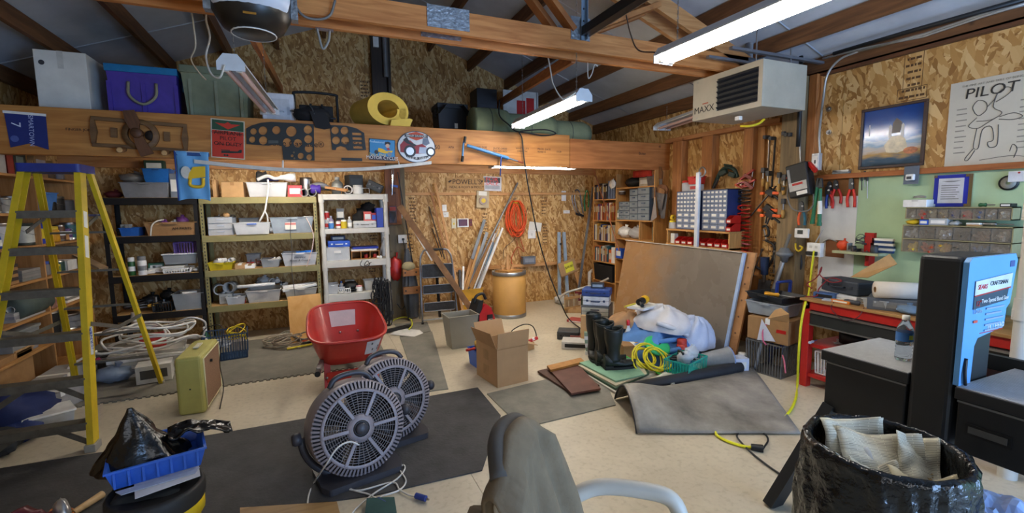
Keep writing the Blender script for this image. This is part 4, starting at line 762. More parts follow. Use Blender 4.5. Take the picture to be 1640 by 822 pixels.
# --- fourth level
zt=z4
for i,(x,y,r) in enumerate(((350,463,.3),(369,456,-.35))):
    a=FY(x-10,y-9,x+10,y+9,6.38); put('pipe',['white duct elbow leaning on the low shelf of the tan rack','tilted white duct collar on the low shelf of the tan rack'][i],((a[0]+a[1])/2,6.4,zt+.1+.02*i),.14,.12,.13,'c2c4c2',None,r,name='duct_piece',cat='duct')
itY('box','grey galvanised box under the duct pieces on the tan rack',351,471,372,487,6.3,mt('a9adac',.45,.4),mt('8d9190',.5),d=.16,z=zt)
itY('bin','clear tub of coloured wire nuts on the tan rack',362,475,393,492,6.19,CLEAR,d=.22,z=zt)
clutter('in the tub of wire nuts','wire nuts',-.94,-.76,6.23,6.34,zt+.008,9,[('jar','red',RED,None),('jar','tan',CARD,CARD),('jar','white',WHITE,WHITE)],(.03,.045),.03)
T=itY('bin','large milky bin overflowing with pipe fittings on the tan rack',394,465,450,490,6.19,mt('c6c3bc',.45,alpha=.85),d=.36,z=zt)
clutter('heaped on the large milky bin','milky bin',-.74,-.32,6.25,6.45,zt+.15,8,[('pipe','grey',GREY,None),('bag','clear',CLEAR,None),('part','black',BLACK,None),('pipe','white',WHITE,None)],(.08,.16),.05)
one('pvc_pipe','white PVC pipe lying across the large milky bin','pipe',M().lathe([(.017,-.2),(.02,-.2),(.02,.2),(.017,.2)],12,(0,0,0),'x'),WHITE,loc=(-.68,6.24,zt+.205),rz=.2)
itY('bin','milky bin with long white gutter pieces on the tan rack',456,462,508,482,6.2,mt('bdb9ae',.45,alpha=.88),d=.34,z=zt)
for i in range(2): p0=U(452,466-i*6,1,6.22+.06*i);p1=U(507,455-i*2,1,6.3+.06*i); one('gutter',['lower','upper'][i]+' white gutter length lying on the milky bin','gutter',M().beam(p0,p1,.07,.035),WHITE,grp='gutter lengths on the tan rack',bev=.008)
# --- white rack, top
zt=1.733
one('duct_elbow','grey curved ducting elbow on the white rack','duct',M().tube(sp([(.2,6.35,zt+.07),(.1,6.33,zt+.12),(-.02,6.3,zt+.09)]),.035,10),mt('8d8e90',.45,.3))
itY('bottle','crumpled grey metal hood on the top of the white rack',531,283,550,308,6.3,mt('8f9088',.5,.4),mt('a3a49c',.5),z=zt)
itY('box','dark grey box tilted on the top of the white rack',556,280,579,299,6.38,mt('2e3234',.6),mt('394043',.6),d=.2,z=zt+.06,rz=.25); itY('box','black box propping the dark grey one on the white rack',552,296,582,310,6.45,BLACK,d=.14,z=zt)
itY('pipe','white coupling ring on the top of the white rack',549,297,566,311,6.24,WHITE,d=.07,z=zt)
itY('jar','white octagonal electrical box on the top of the white rack',565,296,582,311,6.24,mt('d9d8d2',.5),mt('c9c8c2',.5),d=.09,z=zt)
one('square_stand','small square grey frame standing on the white rack','frame',M().tube([(.0,0,0),(.1,0,0),(.1,0,.07),(0,0,.07)],.006,6,True),mt('a9a9a6',.4,.5),loc=(.575,6.24,zt+.006))
p=U(598,296,1,6.3); put('case','dark grey wedge shaped speaker lying on the white rack',(p.x,6.34,zt),.2,.16,.11,'34383a','6d7072',-.3,rot=(0,.45,-.2)).location.z=zt+.05
T=th('wood_clamp','wooden clamp lying across the front of the white rack','clamp',U(540,304,1,6.2)); ob('jaw',M().beam((-.14,0,.03),(.11,-.02,-.015),.035,.03),wood('c08a50','9a6630',(1.2,9,9)),T,bev=.004); ob('jaw',M().beam((-.1,.05,.03),(.13,.03,-.005),.035,.03),wood('c08a50','9a6630',(1.2,9,9)),T,bev=.004); ob('screw',M().cyl((-.02,-.03,.01),(-.02,.08,.01),.006,n=8),STEEL,T); ob('peg',M().cyl((.05,0,-.02),(.05,0,-.07),.006,n=8),wood('c08a50','9a6630',(1.2,9,9)),T)
# --- white rack, second
zt=1.30
itY('can','red aerosol tin at the end of the white rack',518,338,528,352,6.36,RED,WHITE,z=zt); itY('bottle','clear bottle with red cap in front of the red tin',517,349,527,365,6.26,CLEAR,'c03020',z=zt)
itY('jar','round blue and white tub on the white rack',526,355,535,364,6.24,mt('3f78b8',.4),WHITE,z=zt); itY('bottle','pale purple squeeze bottle on the white rack',526,346,535,363,6.34,'a79ab8','c9c4d4',z=zt)
T=itY('box','grey white drive standing upright on the white rack',539,334,551,352,6.42,mt('a9aaa6',.5),d=.05,z=zt+.08); itY('box','small black and red box under the upright drive',539,349,551,362,6.4,BLACK,RED,d=.08,z=zt)
itY('can','white tin with red print on the white rack',538,354,546,364,6.24,WHITE,RED,z=zt); itY('jar','yellow tub with white lid on the white rack',546,352,556,364,6.23,'d0b41c',WHITE,z=zt); itY('bottle','clear bottle with white label on the white rack',556,347,564,364,6.26,CLEAR,WHITE,z=zt)
b=M().ell((0,0,.09),(.15,.1,.12),18,10,.5,2.5,5); T=th('black_coat','crumpled black fabric heap on the white rack','fabric',U(585,352,1,6.45)); T.location.z=zt; ob('heap',M().ell((0,0,.12),(.16,.09,.13),18,10,.55,2.5,5),mt('141414',.85),T); ob('fold',M().ell((.04,0,.26),(.09,.07,.07),14,8,.5,3,8),mt('141414',.85),T)
itY('case','grey white tool housing with slotted side on the white rack',566,354,603,364,6.22,mt('c9c8c4',.45),mt('8d8d8a',.5),d=.14,z=zt)
itY('box','red and white printed carton on the tool housing',583,339,595,354,6.25,mt('c8564c',.5),WHITE,d=.08,z=zt+.075); itY('box','red box with a blue dial on the tool housing',595,341,603,354,6.26,RED,BLUE,d=.08,z=zt+.075)
itY('book','blue binder standing on the white rack',603,333,614,362,6.22,mt('23349a',.4),d=.2,z=zt)
# --- white rack, third
zt=.898
itY('drawers','clear wide drawer unit with white frame on the white rack',521,396,560,418,6.22,CLEAR,WHITE,d=.3,z=zt,rows=1)
itY('case','blue plastic tool case on the white drawer unit',525,386,561,396,6.22,mt('1f4fb8',.4),mt('c8ccd6',.4),d=.24,z=zt+.165); itY('box','small navy case behind the blue tool case',530,378,553,386,6.4,mt('16224a',.5),d=.15,z=zt+.24)
T=itY('box','stack shelf of wood pigeonholes',563,402,609,416,6.22,wood('9a6a34','7a4f24',(1.2,9,9)),d=.26,z=zt) if False else None
a=FY(563,402,608,416,6.22); T=th('pigeonhole','three compartment wooden pigeonhole box on the white rack','organizer',((a[0]+a[1])/2,6.35,zt)); w=(a[1]-a[0])/2;h=a[3]-zt; WPH=wood('b07a3c','8f5f2a',(1.2,9,9))
b=M().box(-w,w,.12,.13,0,h)
ob('back',b,WPH,T); ob('bottom',M().box(-w,w,-.13,.12,0,.008),WPH,T); ob('top',M().box(-w,w,-.13,.12,h-.008,h),WPH,T)
for k in range(4): x=-w+.004+k*(2*w-.008)/3; ob('divider',M().box(x-.004,x+.004,-.13,.12,.008,h-.008),WPH,T)
for k in range(2): put('jar',['red and black trailer plug in the middle pigeonhole','red and black trailer plug in the end pigeonhole'][k],((a[0]+a[1])/2+.01+k*.11,6.28,zt+.009),.05,.05,.06,'b03028',BLACK)
put('stack','stack of white folders with blue edges on the pigeonhole box',((a[0]+a[1])/2,6.35,zt+h+.001),2*w*.95,.24,.05,'23349a',PAPER); wire('lead','tangled black leads hanging from the pigeonhole box',[U(580,417,1,6.16),U(577,424,1,6.15),U(584,428,1,6.15),U(592,424,1,6.15),U(588,418,1,6.16),U(584,426,1,6.155),U(595,420,1,6.16)],.004,BLACK)
itY('box','small white charger block on the white rack',604,410,612,417,6.22,WHITE,d=.05,z=zt)
one('clear_sheet','curled clear plastic sheet leaning inside the white rack','plastic',M().beam(U(607,412,1,6.3),U(615,380,1,6.3),.12,.003,(1,0,0)),CLEAR)
# --- white rack, fourth
zt=.472
itY('bin','clear square tub on the low shelf of the white rack',524,456,542,471,6.22,CLEAR,d=.2,z=zt); itY('bottle','blue capped clear bottle on the low shelf of the white rack',543,451,551,466,6.36,CLEAR,'2a5aa8',z=zt)
itY('basket','white round basket of clips on the low shelf of the white rack',542,462,562,471,6.2,WHITE,d=.14,z=zt); b=M(); T=th('baseball_cap','black fabric cap on the low shelf of the white rack','cap',U(562,462,1,6.38)); T.location.z=zt; ob('crown',M().ell((0,0,.06),(.1,.09,.07),16,9,.15),BLACK,T); ob('brim',M().prism([(-.08,-.05),(.08,-.05),(.06,-.14),(-.06,-.14)],.03,.036,'z'),BLACK,T)
itY('box','white appliance behind the black cap',553,449,568,460,6.47,mt('b9b9b6',.5),d=.1,z=zt); itY('jar','white tub with pink print on the low shelf of the white rack',570,458,581,469,6.24,WHITE,'c88a90',z=zt); itY('bin','clear tub behind the hanging straps on the white rack',584,449,616,470,6.3,CLEAR,d=.2,z=zt)
# black straps and leads hanging off the white rack
T=th('strap_bundle','bundle of black nylon straps hanging off the white rack','strap',U(600,450,1,6.15),world=True)
random.seed(21)
for k in range(16):
    x=596+random.random()*24; y0_=443+random.random()*8; L=28+random.random()*62
    P=[U(x+random.uniform(-5,5),y0_+L*t,1,6.14-.03*random.random()) for t in (0,.2,.4,.6,.8,1)]; P=P+[U(x+8,y0_+L*1.02,1,6.12),U(x+9,y0_+L*.6,1,6.13),U(x+6,y0_+4,1,6.15)]
    P=[Vector((q.x,q.y,max(q.z,.02))) for q in P]; ob('strap',M().tube(sp(P,4),.009,4),mt('17171a',.7),T)
ob('buckle',M().box(.86,.9,6.12,6.14,.15,.2),DGREY,T)
clutter('under the white rack','under white rack',.3,.85,6.25,6.5,0.001,5,[('box','white',WHITE,None),('bag','clear',CLEAR,None),('box','grey',GREY,RED)],(.14,.22))
# --- black rack, top
zt=BZ[3]+.001
T=itY('bin','long clear underbed bin with blue strip on the dark rack',192,292,270,316,6.2,mt('8d9094',.35,alpha=.65),d=.36,z=zt); itY('bag','clear plastic bag of parts on the long clear bin',185,274,230,291,6.28,mt('9a9690',.4,alpha=.75),d=.22,z=zt+.16)
itY('bin','blue plastic tub with handle slot on the long clear bin',228,270,271,291,6.24,mt('1565b0',.45),mt('1a4a80',.5),d=.24,z=zt+.16); itY('box','dark green cloth bundle behind the blue tub',230,257,262,270,6.5,mt('27402e',.8),d=.1,z=zt+.31)
itY('box','grey upright panel beside the blue flag on the dark rack',272,278,284,314,6.24,mt('6d7580',.5),d=.2,z=zt); itY('bag','red cloth bundle at the end of the dark rack',163,303,190,316,6.3,mt('6e2420',.8),d=.2,z=zt)
# second
zt=BZ[2]+.001
T=itY('bin','wide open brown carton with handwriting on the dark rack',231,356,315,376,6.2,CARD2,CARD2,d=.34,z=zt); text('AM PARTS',.04,INK,T,(.1,-.166,.07),RY)
clutter('in the wide brown carton','brown carton',-1.68,-1.3,6.24,6.44,zt+.07,6,[('cable','white',WHITE,None),('bag','purple',mt('6a3a78',.5),None),('part','steel',STEEL,None),('bag','clear',CLEAR,None)],(.09,.16),.04)
wire('lead','white lead hanging over the edge of the wide brown carton',[U(262,352,1,6.22),U(250,355,1,6.17),U(243,362,1,6.165),U(241,378,1,6.165)],.008)
itY('bin','blue basket full of black tools on the dark rack',191,365,222,376,6.22,mt('1b5ba8',.5),d=.25,z=zt); clutter('in the blue basket','blue basket',-1.98,-1.78,6.28,6.42,zt+.05,4,[('tool','black',BLACK,None),('part','grey',GREY,None)],(.1,.14))
# third
zt=BZ[1]+.001
itY('spray','green spray can with white cap on the dark rack',203,413,215,442,6.22,mt('2a5a2c',.4),WHITE,z=zt); itY('spray','white spray can with grey cap on the dark rack',218,411,233,440,6.2,WHITE,GREY,z=zt)
itY('basket','purple slotted basket on the clear white lidded box',277,388,309,406,6.26,mt('6a4a90',.5),d=.2,z=zt+.21); itY('tote','clear box with white lid stacked on the white basket',260,406,316,424,6.26,CLEARD,WHITE,d=.26,z=zt+.095); itY('basket','low white slotted basket on the dark rack',260,430,305,439,6.2,WHITE,d=.26,z=zt)
put('stack','stack of papers in the low white basket',(U(282,430,1,6.36).x,6.34,zt+.02),.22,.2,.06,'d8d2c0'); clutter('on the middle shelf of the dark rack','dark rack middle',-1.84,-1.56,6.3,6.5,zt,6,[('part','grey',GREY,None),('stack','white',PAPER,None),('tool','black',BLACK,None),('box','green',GRN,None)],(.1,.18),.04)
itY('bag','pale cloth bundle at the end of the low white basket',306,428,320,438,6.24,PAPER,d=.14,z=zt)
# fourth
zt=BZ[0]+.001
itY('bin','clear grey bin of boards on the dark rack',276,470,326,498,6.2,CLEARD,d=.3,z=zt); clutter('standing in the clear grey bin','clear grey bin',-1.52,-1.25,6.25,6.42,zt+.1,3,[('stack','tan',CARD,PAPER),('box','pale',PAPER,CARD)],(.14,.2),.02)
itY('basket','black wire basket on the dark rack',243,486,275,500,6.2,BLACK,d=.24,z=zt); clutter('on the low shelf of the dark rack','dark rack low',-2.0,-1.5,6.25,6.5,zt+.02,10,[('tool','black',BLACK,None),('cable','black',BLACK,None),('part','grey',GREY,None),('tool','yellow handled',mt('b98a2a',.5),STEEL),('bag','black',BLACK,None)],(.12,.2),.08)
itY('spray','tall white spray can hanging by the dark rack',208,501,222,531,6.16,WHITE,mt('b9a898',.5),z=.26)
# ---------------------------------------------------------------- left wall shelving (open pine bookcase facing into the room)
LX=-2.2; LW=wood('c08d52','a0703a',(14,1.2,14)); LZs=[.06,.40,.68,.985,1.275,1.55,1.865]; LY0,LY1=2.6,6.15
T=th('pine_shelving','long pine shelving along the left wall loaded with cans','shelf',((LX+XL)/2,4.4,0),world=True)
for z in LZs:
    for y0_,y1_ in ((LY0,3.95),(3.97,5.32),(5.34,LY1)): ob('shelf_board',M().box(XL+.02,LX,y0_,y1_,z-.02,z),LW,T,bev=.002)
for y in (LY0,3.95,5.32,LY1): ob('upright',M().box(XL+.02,LX,y,y+.02,0,2.0),wood('b98750','9a6b38',(14,14,1.2)),T)
ob('back_panel',M().box(XL+.013,XL+.018,LY0,LY1,0,1.9),wood('94693a','76502a',(5,2,5)),T)
def lv(kind,label,x0,y0,x1,y1,c,c2=None,zi=0,**k): return itX(kind,label,x0,y0,x1,y1,LX-.03,c,c2,z=LZs[zi]+.001,side=-1,**k)
L='on the left shelving'
lv('book','thick pale binder on the top shelf of the left shelving',-8,243,9,275,'a9a49c',zi=6,d=.2); lv('book','dark red manual on the top shelf of the left shelving',11,246,22,275,'8a2a1c',zi=6,d=.2); lv('book','green black box file on the top shelf of the left shelving',22,246,42,276,'26302a','7a8478',zi=6,d=.2)
lv('box','framed print leaning on the top shelf of the left shelving',56,247,75,282,CARD2,mt('b4a8a0',.6),zi=6,d=.05); lv('jar','clear jar with brown lid on the top shelf of the left shelving',79,258,94,285,mt('5b4a3a',.3),'8a6a3a',zi=6); lv('can','plain tin on the top shelf of the left shelving',98,270,106,288,'6d6460',zi=6)
lv('paint','grey paint tin at the end of the second shelf',-6,312,7,335,'55524e',zi=5); lv('paint','dented silver paint tin on the second shelf',10,317,25,337,'8d8c88',zi=5); lv('paint','bare shiny steel tin on the second shelf',23,314,34,337,'c9c8c4',zi=5)
lv('bin','light blue bin with rags on the second shelf',57,308,93,336,mt('4a7ab8',.45),zi=5,d=.25); lv('jar','black paint jar with green lid on the second shelf',83,318,96,337,BLACK,'8a9a2a',zi=5); lv('paint','black paint tin with white lettering on the second shelf',93,315,112,338,BLACK,zi=5); lv('can','flat dark tin on the second shelf of the left shelving',112,320,124,337,DGREY,zi=5)
lv('paint','white paint tin with faded label on the third shelf',6,357,26,394,'c2beb8',zi=4); lv('bottle','blue spray bottle on the third shelf of the left shelving',-4,368,6,394,'27468a',zi=4); lv('paint','dark green paint tin with white label on the third shelf',46,357,62,391,'b8bcb4',mt('1f2a22',.5),zi=4)
lv('box','blue and yellow glue carton on the third shelf',65,358,76,390,mt('2a44b8',.45),'d8c22a',zi=4); lv('jar','amber varnish jar on the third shelf of the left shelving',89,362,101,388,'c08a1c','d8b83a',zi=4); lv('can','brown stain tin on the third shelf of the left shelving',101,360,108,388,'5a3a24',WHITE,zi=4); lv('can','small tan tin on the third shelf of the left shelving',107,372,114,388,'a87a44',zi=4); lv('spray','white and purple spray can on the third shelf',112,366,119,387,WHITE,'5a3a6a',zi=4); lv('paint','teal paint tin on the third shelf of the left shelving',119,356,129,387,'2a5a5c',zi=4)
lv('jar','blue lidded tub on the fourth shelf of the left shelving',73,418,87,440,'6d6a68','2a4a9a',zi=3); lv('box','yellow and green carton on the fourth shelf',87,424,98,440,'b8a42a',GRN,zi=3,d=.1); lv('can','dark green tin on the fourth shelf of the left shelving',99,417,108,437,'1f4038',zi=3); lv('book','row of white booklets on the fourth shelf',108,416,124,435,'d2d0c8',zi=3,d=.2)
lv('stack','pile of grey trays on the fourth shelf',34,430,72,444,mt('8a8682',.6),GREY,zi=3,d=.25); lv('stack','flat pile of dark tools on the fourth shelf',0,424,30,446,mt('3a2e28',.7),CARD2,zi=3,d=.25)
lv('roll','dark green roll on the fifth shelf of the left shelving',28,470,78,492,mt('44504a',.7),WHITE,zi=2,d=.1); lv('stack','pile of wrapped sheets on the fifth shelf',24,492,80,512,mt('8d9098',.5),CLEAR,zi=2,d=.28); lv('carton','pinkish brown carton on the fifth shelf',82,474,99,492,mt('8a6252',.7),zi=2,d=.2); lv('stack','grey files piled on the fifth shelf',107,462,134,484,mt('8a837a',.7),PAPER,zi=2,d=.25)
lv('tote','clear bag of fittings in a tub on the sixth shelf',20,525,66,562,CLEARD,zi=1,d=.28); lv('can','black tin on the sixth shelf of the left shelving',86,496,102,520,BLACK,zi=1); lv('paint','grey lidded pail on the sixth shelf',114,500,136,528,'6a6c6e',zi=1); lv('stack','rough wood offcuts on the sixth shelf',24,556,56,566,CARD,CARD2,zi=1,d=.25)
lv('carton','long brown carton on the bottom of the left shelving',-5,566,55,610,CARD2,zi=0,d=.3)
one('loose_board','pale board sticking out of the left shelving','board',M().beam(U(122,408,0,-2.3),U(166,430,0,-2.02),.09,.02),wood('9a8060','7c6448',(1.2,9,9)))
# ================================================================ STEP LADDER (fibreglass, yellow)
FG=mt('c9aa1a',.5,0,.18,5); ALU=mt('6d6a60',.45,.5,.25,18); BLC=mt('1c2f7a',.45,0,.2,14)
T=th('step_ladder','yellow fibreglass step ladder with blue top cap','ladder',(-1.66,4.3,0),world=True)
TZ=1.83; fr={1:(Vector((-1.415,3.735,0)),Vector((-1.46,4.12,TZ))),-1:(Vector((-2.01,3.735,0)),Vector((-1.745,4.12,TZ)))}
re={1:(Vector((-1.345,4.95,0)),Vector((-1.452,4.25,TZ))),-1:(Vector((-1.93,4.95,0)),Vector((-1.735,4.25,TZ)))}
def chan(p,q,w,d,s):
    # C channel rail opening inwards
    m_=M(); t=.006; 
    m_.beam(p+Vector((s*(w/2-t/2),0,0)),q+Vector((s*(w/2-t/2),0,0)),t,d,(0,1,0)); 
    for y in (-d/2+t/2,d/2-t/2): m_.beam(p+Vector((0,y,0)),q+Vector((0,y,0)),w,t,(0,1,0))
    return m_
for s in (1,-1):
    ob('front_rail',chan(*fr[s],.035,.085,s),FG,T); ob('rear_rail',chan(*re[s],.028,.05,s),FG,T)
    f=fr[s][0]; ob('foot',M().box(f.x-.03,f.x+.03,f.y-.05,f.y+.05,0,.05),mt('8d8a80',.5),T,bev=.004); f=re[s][0]; ob('foot',M().box(f.x-.02,f.x+.02,f.y-.03,f.y+.03,0,.03),mt('8d8a80',.5),T)
zs=[.19,.47,.76,1.05,1.325]
for z in zs:
    k=z/TZ; a=fr[-1][0].lerp(fr[-1][1],k); b=fr[1][0].lerp(fr[1][1],k); st_=M().box(a.x+.01,b.x-.01,a.y-.042,a.y+.042,z-.006,z); st_.box(a.x+.01,b.x-.01,a.y-.045,a.y-.041,z-.05,z); st_.box(a.x+.01,b.x-.01,a.y+.041,a.y+.045,z-.04,z); ob('step',st_,ALU,T)
    if z<1.0 and z!=.76:
        for s,e in ((1,b),(-1,a)): ob('step_brace',M().beam((e.x-s*.015,e.y,z-.16),(e.x-s*.2,e.y,z-.03),.035,.006,(0,1,0)),ALU,T)
for z in (.3,.55,.8,1.1,1.4):
    k=z/TZ; a=re[-1][0].lerp(re[-1][1],k); b=re[1][0].lerp(re[1][1],k); ob('rear_brace',M().beam(a+Vector((.01,0,0)),b-Vector((.01,0,0)),.04,.014),ALU,T)
z=1.565;k=z/TZ;a=fr[-1][0].lerp(fr[-1][1],k);b=fr[1][0].lerp(fr[1][1],k); ob('step',M().box(a.x+.01,b.x-.01,a.y-.045,a.y+.045,z-.05,z),ALU,T)
ob('paint_shelf',M().box(a.x+.05,b.x-.02,a.y+.06,a.y+.36,z-.045,z-.03),mt('1d2c5c',.5),T,bev=.004)
for s,e in ((1,b),(-1,a)): ob('shelf_bracket',M().beam((e.x-s*.02,e.y+.03,z-.14),(e.x-s*.02,e.y+.3,z-.045),.006,.025),ALU,T)
cap=M().prism(rr(-1.765,-1.435,4.05,4.31,.02),TZ-.01,TZ+.045,'z'); ob('top_cap',cap,BLC,T,bev=.006); 
for x,y in ((-1.7,4.1),(-1.5,4.1),(-1.7,4.25),(-1.5,4.25)): ob('cap_rivet',M().cyl((x,y,TZ+.045),(x,y,TZ+.048),.012,n=10),STEEL,T)
for s in (1,-1):
    k=.56/TZ; p=fr[s][0].lerp(fr[s][1],.44); q=re[s][0].lerp(re[s][1],.38); mid=(p+q)/2+Vector((s*.015,0,-.06)); ob('spreader',M().beam(p+Vector((s*.02,0,0)),mid,.005,.028),ALU,T); ob('spreader',M().beam(mid,q+Vector((s*.02,0,0)),.005,.028),ALU,T)
b=fr[1][0].lerp(fr[1][1],.8); 
for k0,k1 in ((.68,.76),(.79,.85)):
    p=fr[1][0].lerp(fr[1][1],k0);q=fr[1][0].lerp(fr[1][1],k1); ob('warning_label',M().beam(p+Vector((.0185,0,0)),q+Vector((.0185,0,0)),.002,.05,(0,1,0)),PAPER,T)
p=fr[1][0].lerp(fr[1][1],.33);q=fr[1][0].lerp(fr[1][1],.43); ob('maker_label',M().beam(p+Vector((.0185,0,0)),q+Vector((.0185,0,0)),.002,.035,(0,1,0)),mt('c8ccd4',.4),T); text('WERNER',.045,mt('24449a',.4),T,tuple((p+q)/2+Vector((.0202,0,0))),(PI/2,-PI/2,PI/2))
# ================================================================ BACK WALL
WY=YB-.012
def plate(name,label,x0,y0,x1,y1,c,cat='plate',t=.012,Y=None,parts=()):
    Y=Y or WY; a=FY(x0,y0,x1,y1,Y); T=th(name,label,cat,((a[0]+a[1])/2,Y,(a[2]+a[3])/2)); w=(a[1]-a[0])/2;h=(a[3]-a[2])/2
    ob('plate',M().box(-w,w,-t,0,-h,h),c,T,bev=.002); return T,w,h,t
T,w,h,t=plate('outlet_plate','white outlet plate on the back wall beside the post board',635,337,644,350,WHITE,'outlet',Y=YB-.155)
for z in (-.02,.02): ob('socket',M().box(-.012,.012,-t-.001,-t,z-.01,z+.01),mt('c8c6bf',.5),T)
T,w,h,t=plate('outlet_box','white surface outlet box with a plug above the grey umbrella',637,376,651,389,WHITE,'outlet',.045,Y=YB-.155); ob('plug',M().box(-.01,.02,-t-.025,-t,-.02,.01),BLACK,T,bev=.003); ob('cord',M().tube(sp([(.005,-t-.02,-.02),(.02,-.07,-.2),(.0,-.05,-.5),(.03,-.07,-.8),(-.05,-.1,-.98),(-.12,-.1,-.9)]),.006,6),BLACK,T)
T,w,h,t=plate('switch_plate','narrow white switch plate on the back wall',708,328,715,339,WHITE,'switch'); ob('toggle',M().box(-.005,.005,-t-.008,-t,-.01,.01),WHITE,T)
T,w,h,t=plate('outlet_plate','white outlet plate below the narrow switch plate',707,340,718,348,WHITE,'outlet'); ob('socket',M().box(-.012,.012,-t-.001,-t,-.01,.01),mt('c8c6bf',.5),T)
T,w,h,t=plate('door_control','cream door control with a yellow button on the back wall',723,350,730,366,mt('d8cfae',.5),'control'); ob('button',M().box(-.01,.01,-t-.004,-t,-.02,.01),YEL,T)
T,w,h,t=plate('wall_display','white framed display with dark red screen on the back wall',732,350,750,364,WHITE,'thermostat',.02); ob('screen',M().box(-w*.8,w*.75,-t-.001,-t,-h*.7,h*.8),mt('5a1f28',.25),T)
T,w,h,t=plate('wall_button','small red and black wall button beside the display',751,351,756,362,mt('6a2420',.5),'control'); ob('button',M().cyl((0,-t-.006,0),(0,-t,0),.008,n=10),BLACK,T)
T,w,h,t=plate('wall_plate','tall white wall plate near the bookcase',899,306,906,322,WHITE,'switch'); ob('toggle',M().box(-.005,.005,-t-.008,-t,-.01,.01),WHITE,T)
T,w,h,t=plate('wall_plate','small horizontal outlet plate near the bookcase',902,337,912,342,WHITE,'outlet'); ob('socket',M().box(-.02,.02,-t-.001,-t,-.008,.008),mt('c8c6bf',.5),T)
T,w,h,t=plate('wall_plate','white outlet cover below the taped paper on the wall',845,369,857,382,WHITE,'outlet',.02); ob('socket',M().box(-.015,.015,-t-.001,-t,-.02,.02),mt('c8c6bf',.5),T)
T,w,h,t=plate('taped_paper','creased white paper taped to the back wall','846' and 847,356,867,370,PAPER,'paper',.002); T.rotation_euler=(0,.15,0); ob('fold',M().box(-w*.05,w*.05,-.004,-.002,-h,h),mt('c9c4b8',.7),T)
# family sign
T,w,h,t=plate('wooden_sign','engraved wooden sign reading Powell s with names below','714' and 714,285,775,305,wood('c2965a','a87c42',(1.2,9,9)),'sign',.022)
text("POWELL'S",.105,mt('33200f',.7),T,(0.02,-t-.0005,h*.3),RY,sx=.95); text('NEAL & ROXY & MOLLY',.05,mt('33200f',.7),T,(.02,-t-.0005,-h*.5),RY); ob('leaf_mark',M().prism([(-w*.92,h*.3),(-w*.8,h*.6),(-w*.7,h*.55),(-w*.82,h*.2)],-t-.0008,-t,'y'),mt('33200f',.7),T)
ob('glass_mark',M().prism([(w*.78,h*.6),(w*.95,h*.6),(w*.875,h*.2),(w*.875,-h*.1),(w*.855,-h*.1),(w*.855,h*.2)],-t-.0008,-t,'y'),mt('33200f',.7),T)
T,w,h,t=plate('sale_sign','black white and red for sale sign beside the wooden sign',774,283,803,306,mt('c8c8cc',.4),'sign',.004); T.rotation_euler=(0,.03,0); ob('black_band',M().box(-w*.9,w*.85,-t-.001,-t,h*.15,h*.85),mt('1a1a1c',.4),T); text('FOR',.085,mt('d8281c',.4),T,(-.01,-t-.0015,h*.58),RY,sx=1.3); text('SALE',.075,mt('e04a38',.4),T,(-.01,-t-.0015,h*.0),RY,sx=1.4); ob('write_field',M().box(-w*.8,w*.8,-t-.001,-t,-h*.75,-h*.25),mt('9fa0a6',.5),T)
T,w,h,t=plate('tape_card','carded tape measure with yellow centre hung on the rail',763,306,783,333,mt('b9a684',.7),'tape measure',.01,Y=YB-.052); T.rotation_euler=(0,.06,0); ob('header',M().box(-w*.7,w*.6,-t-.001,-t,h*.45,h*.95),PAPER,T); ob('disc',M().cyl((0,-t-.03,-h*.15),(0,-t,-h*.15),w*.62,n=22),mt('a89080',.4),T); ob('centre',M().cyl((0,-t-.034,-h*.15),(0,-t-.03,-h*.15),w*.34,n=16),YEL,T)
# orange extension cord coil
c=U(824,322,1,WY-.05); T=th('extension_cord','coiled orange extension cord hung on the back wall','cord',c); OC=mt('e0521c',.55); random.seed(5)
for k in range(13):
    w=.09+.07*random.random();H=.42+.14*random.random();o=random.uniform(-.05,.06); P=[(o+w*math.sin(2*PI*i/16)*(.55+.45*math.sin(PI*i/16)),-.01-.05*random.random()*.5-.004*k,-H/2+H/2*math.cos(2*PI*i/16)) for i in range(16)]
    ob('coil_turn',M().tube(sp(P,3,True),.008,5,True),OC,T)
ob('tie',M().tube([(.03*math.cos(t),-.04+.05*math.sin(t),-.03) for t in [2*PI*i/12 for i in range(12)]],.009,5,True),mt('c8a81c',.5),T); ob('tail',M().tube(sp([(.05,-.03,-.5),(.1,-.03,-.65),(.14,-.03,-.8),(.02,-.04,-.72),(-.08,-.03,-.9),(-.05,-.03,-1.02)]),.007,5),mt('b8461c',.55),T); ob('hook',M().tube([(0,.04,.03),(0,-.05,.03),(0,-.06,.05)],.006,6),STEEL,T)
wire('jumper_cable','thin dark and orange cables drooping below the orange coil',[U(846,330,1,WY-.03),U(835,365,1,WY-.04),U(822,385,1,WY-.05),U(808,398,1,WY-.05),U(806,415,1,WY-.06)],.004,mt('3a2a20',.6))
wire('jumper_cable','orange and black cable hanging behind the drum',[U(826,376,1,WY-.05),U(829,395,1,WY-.05),U(833,412,1,WY-.07),U(842,418,1,WY-.1)],.005,mt('a8451c',.6))
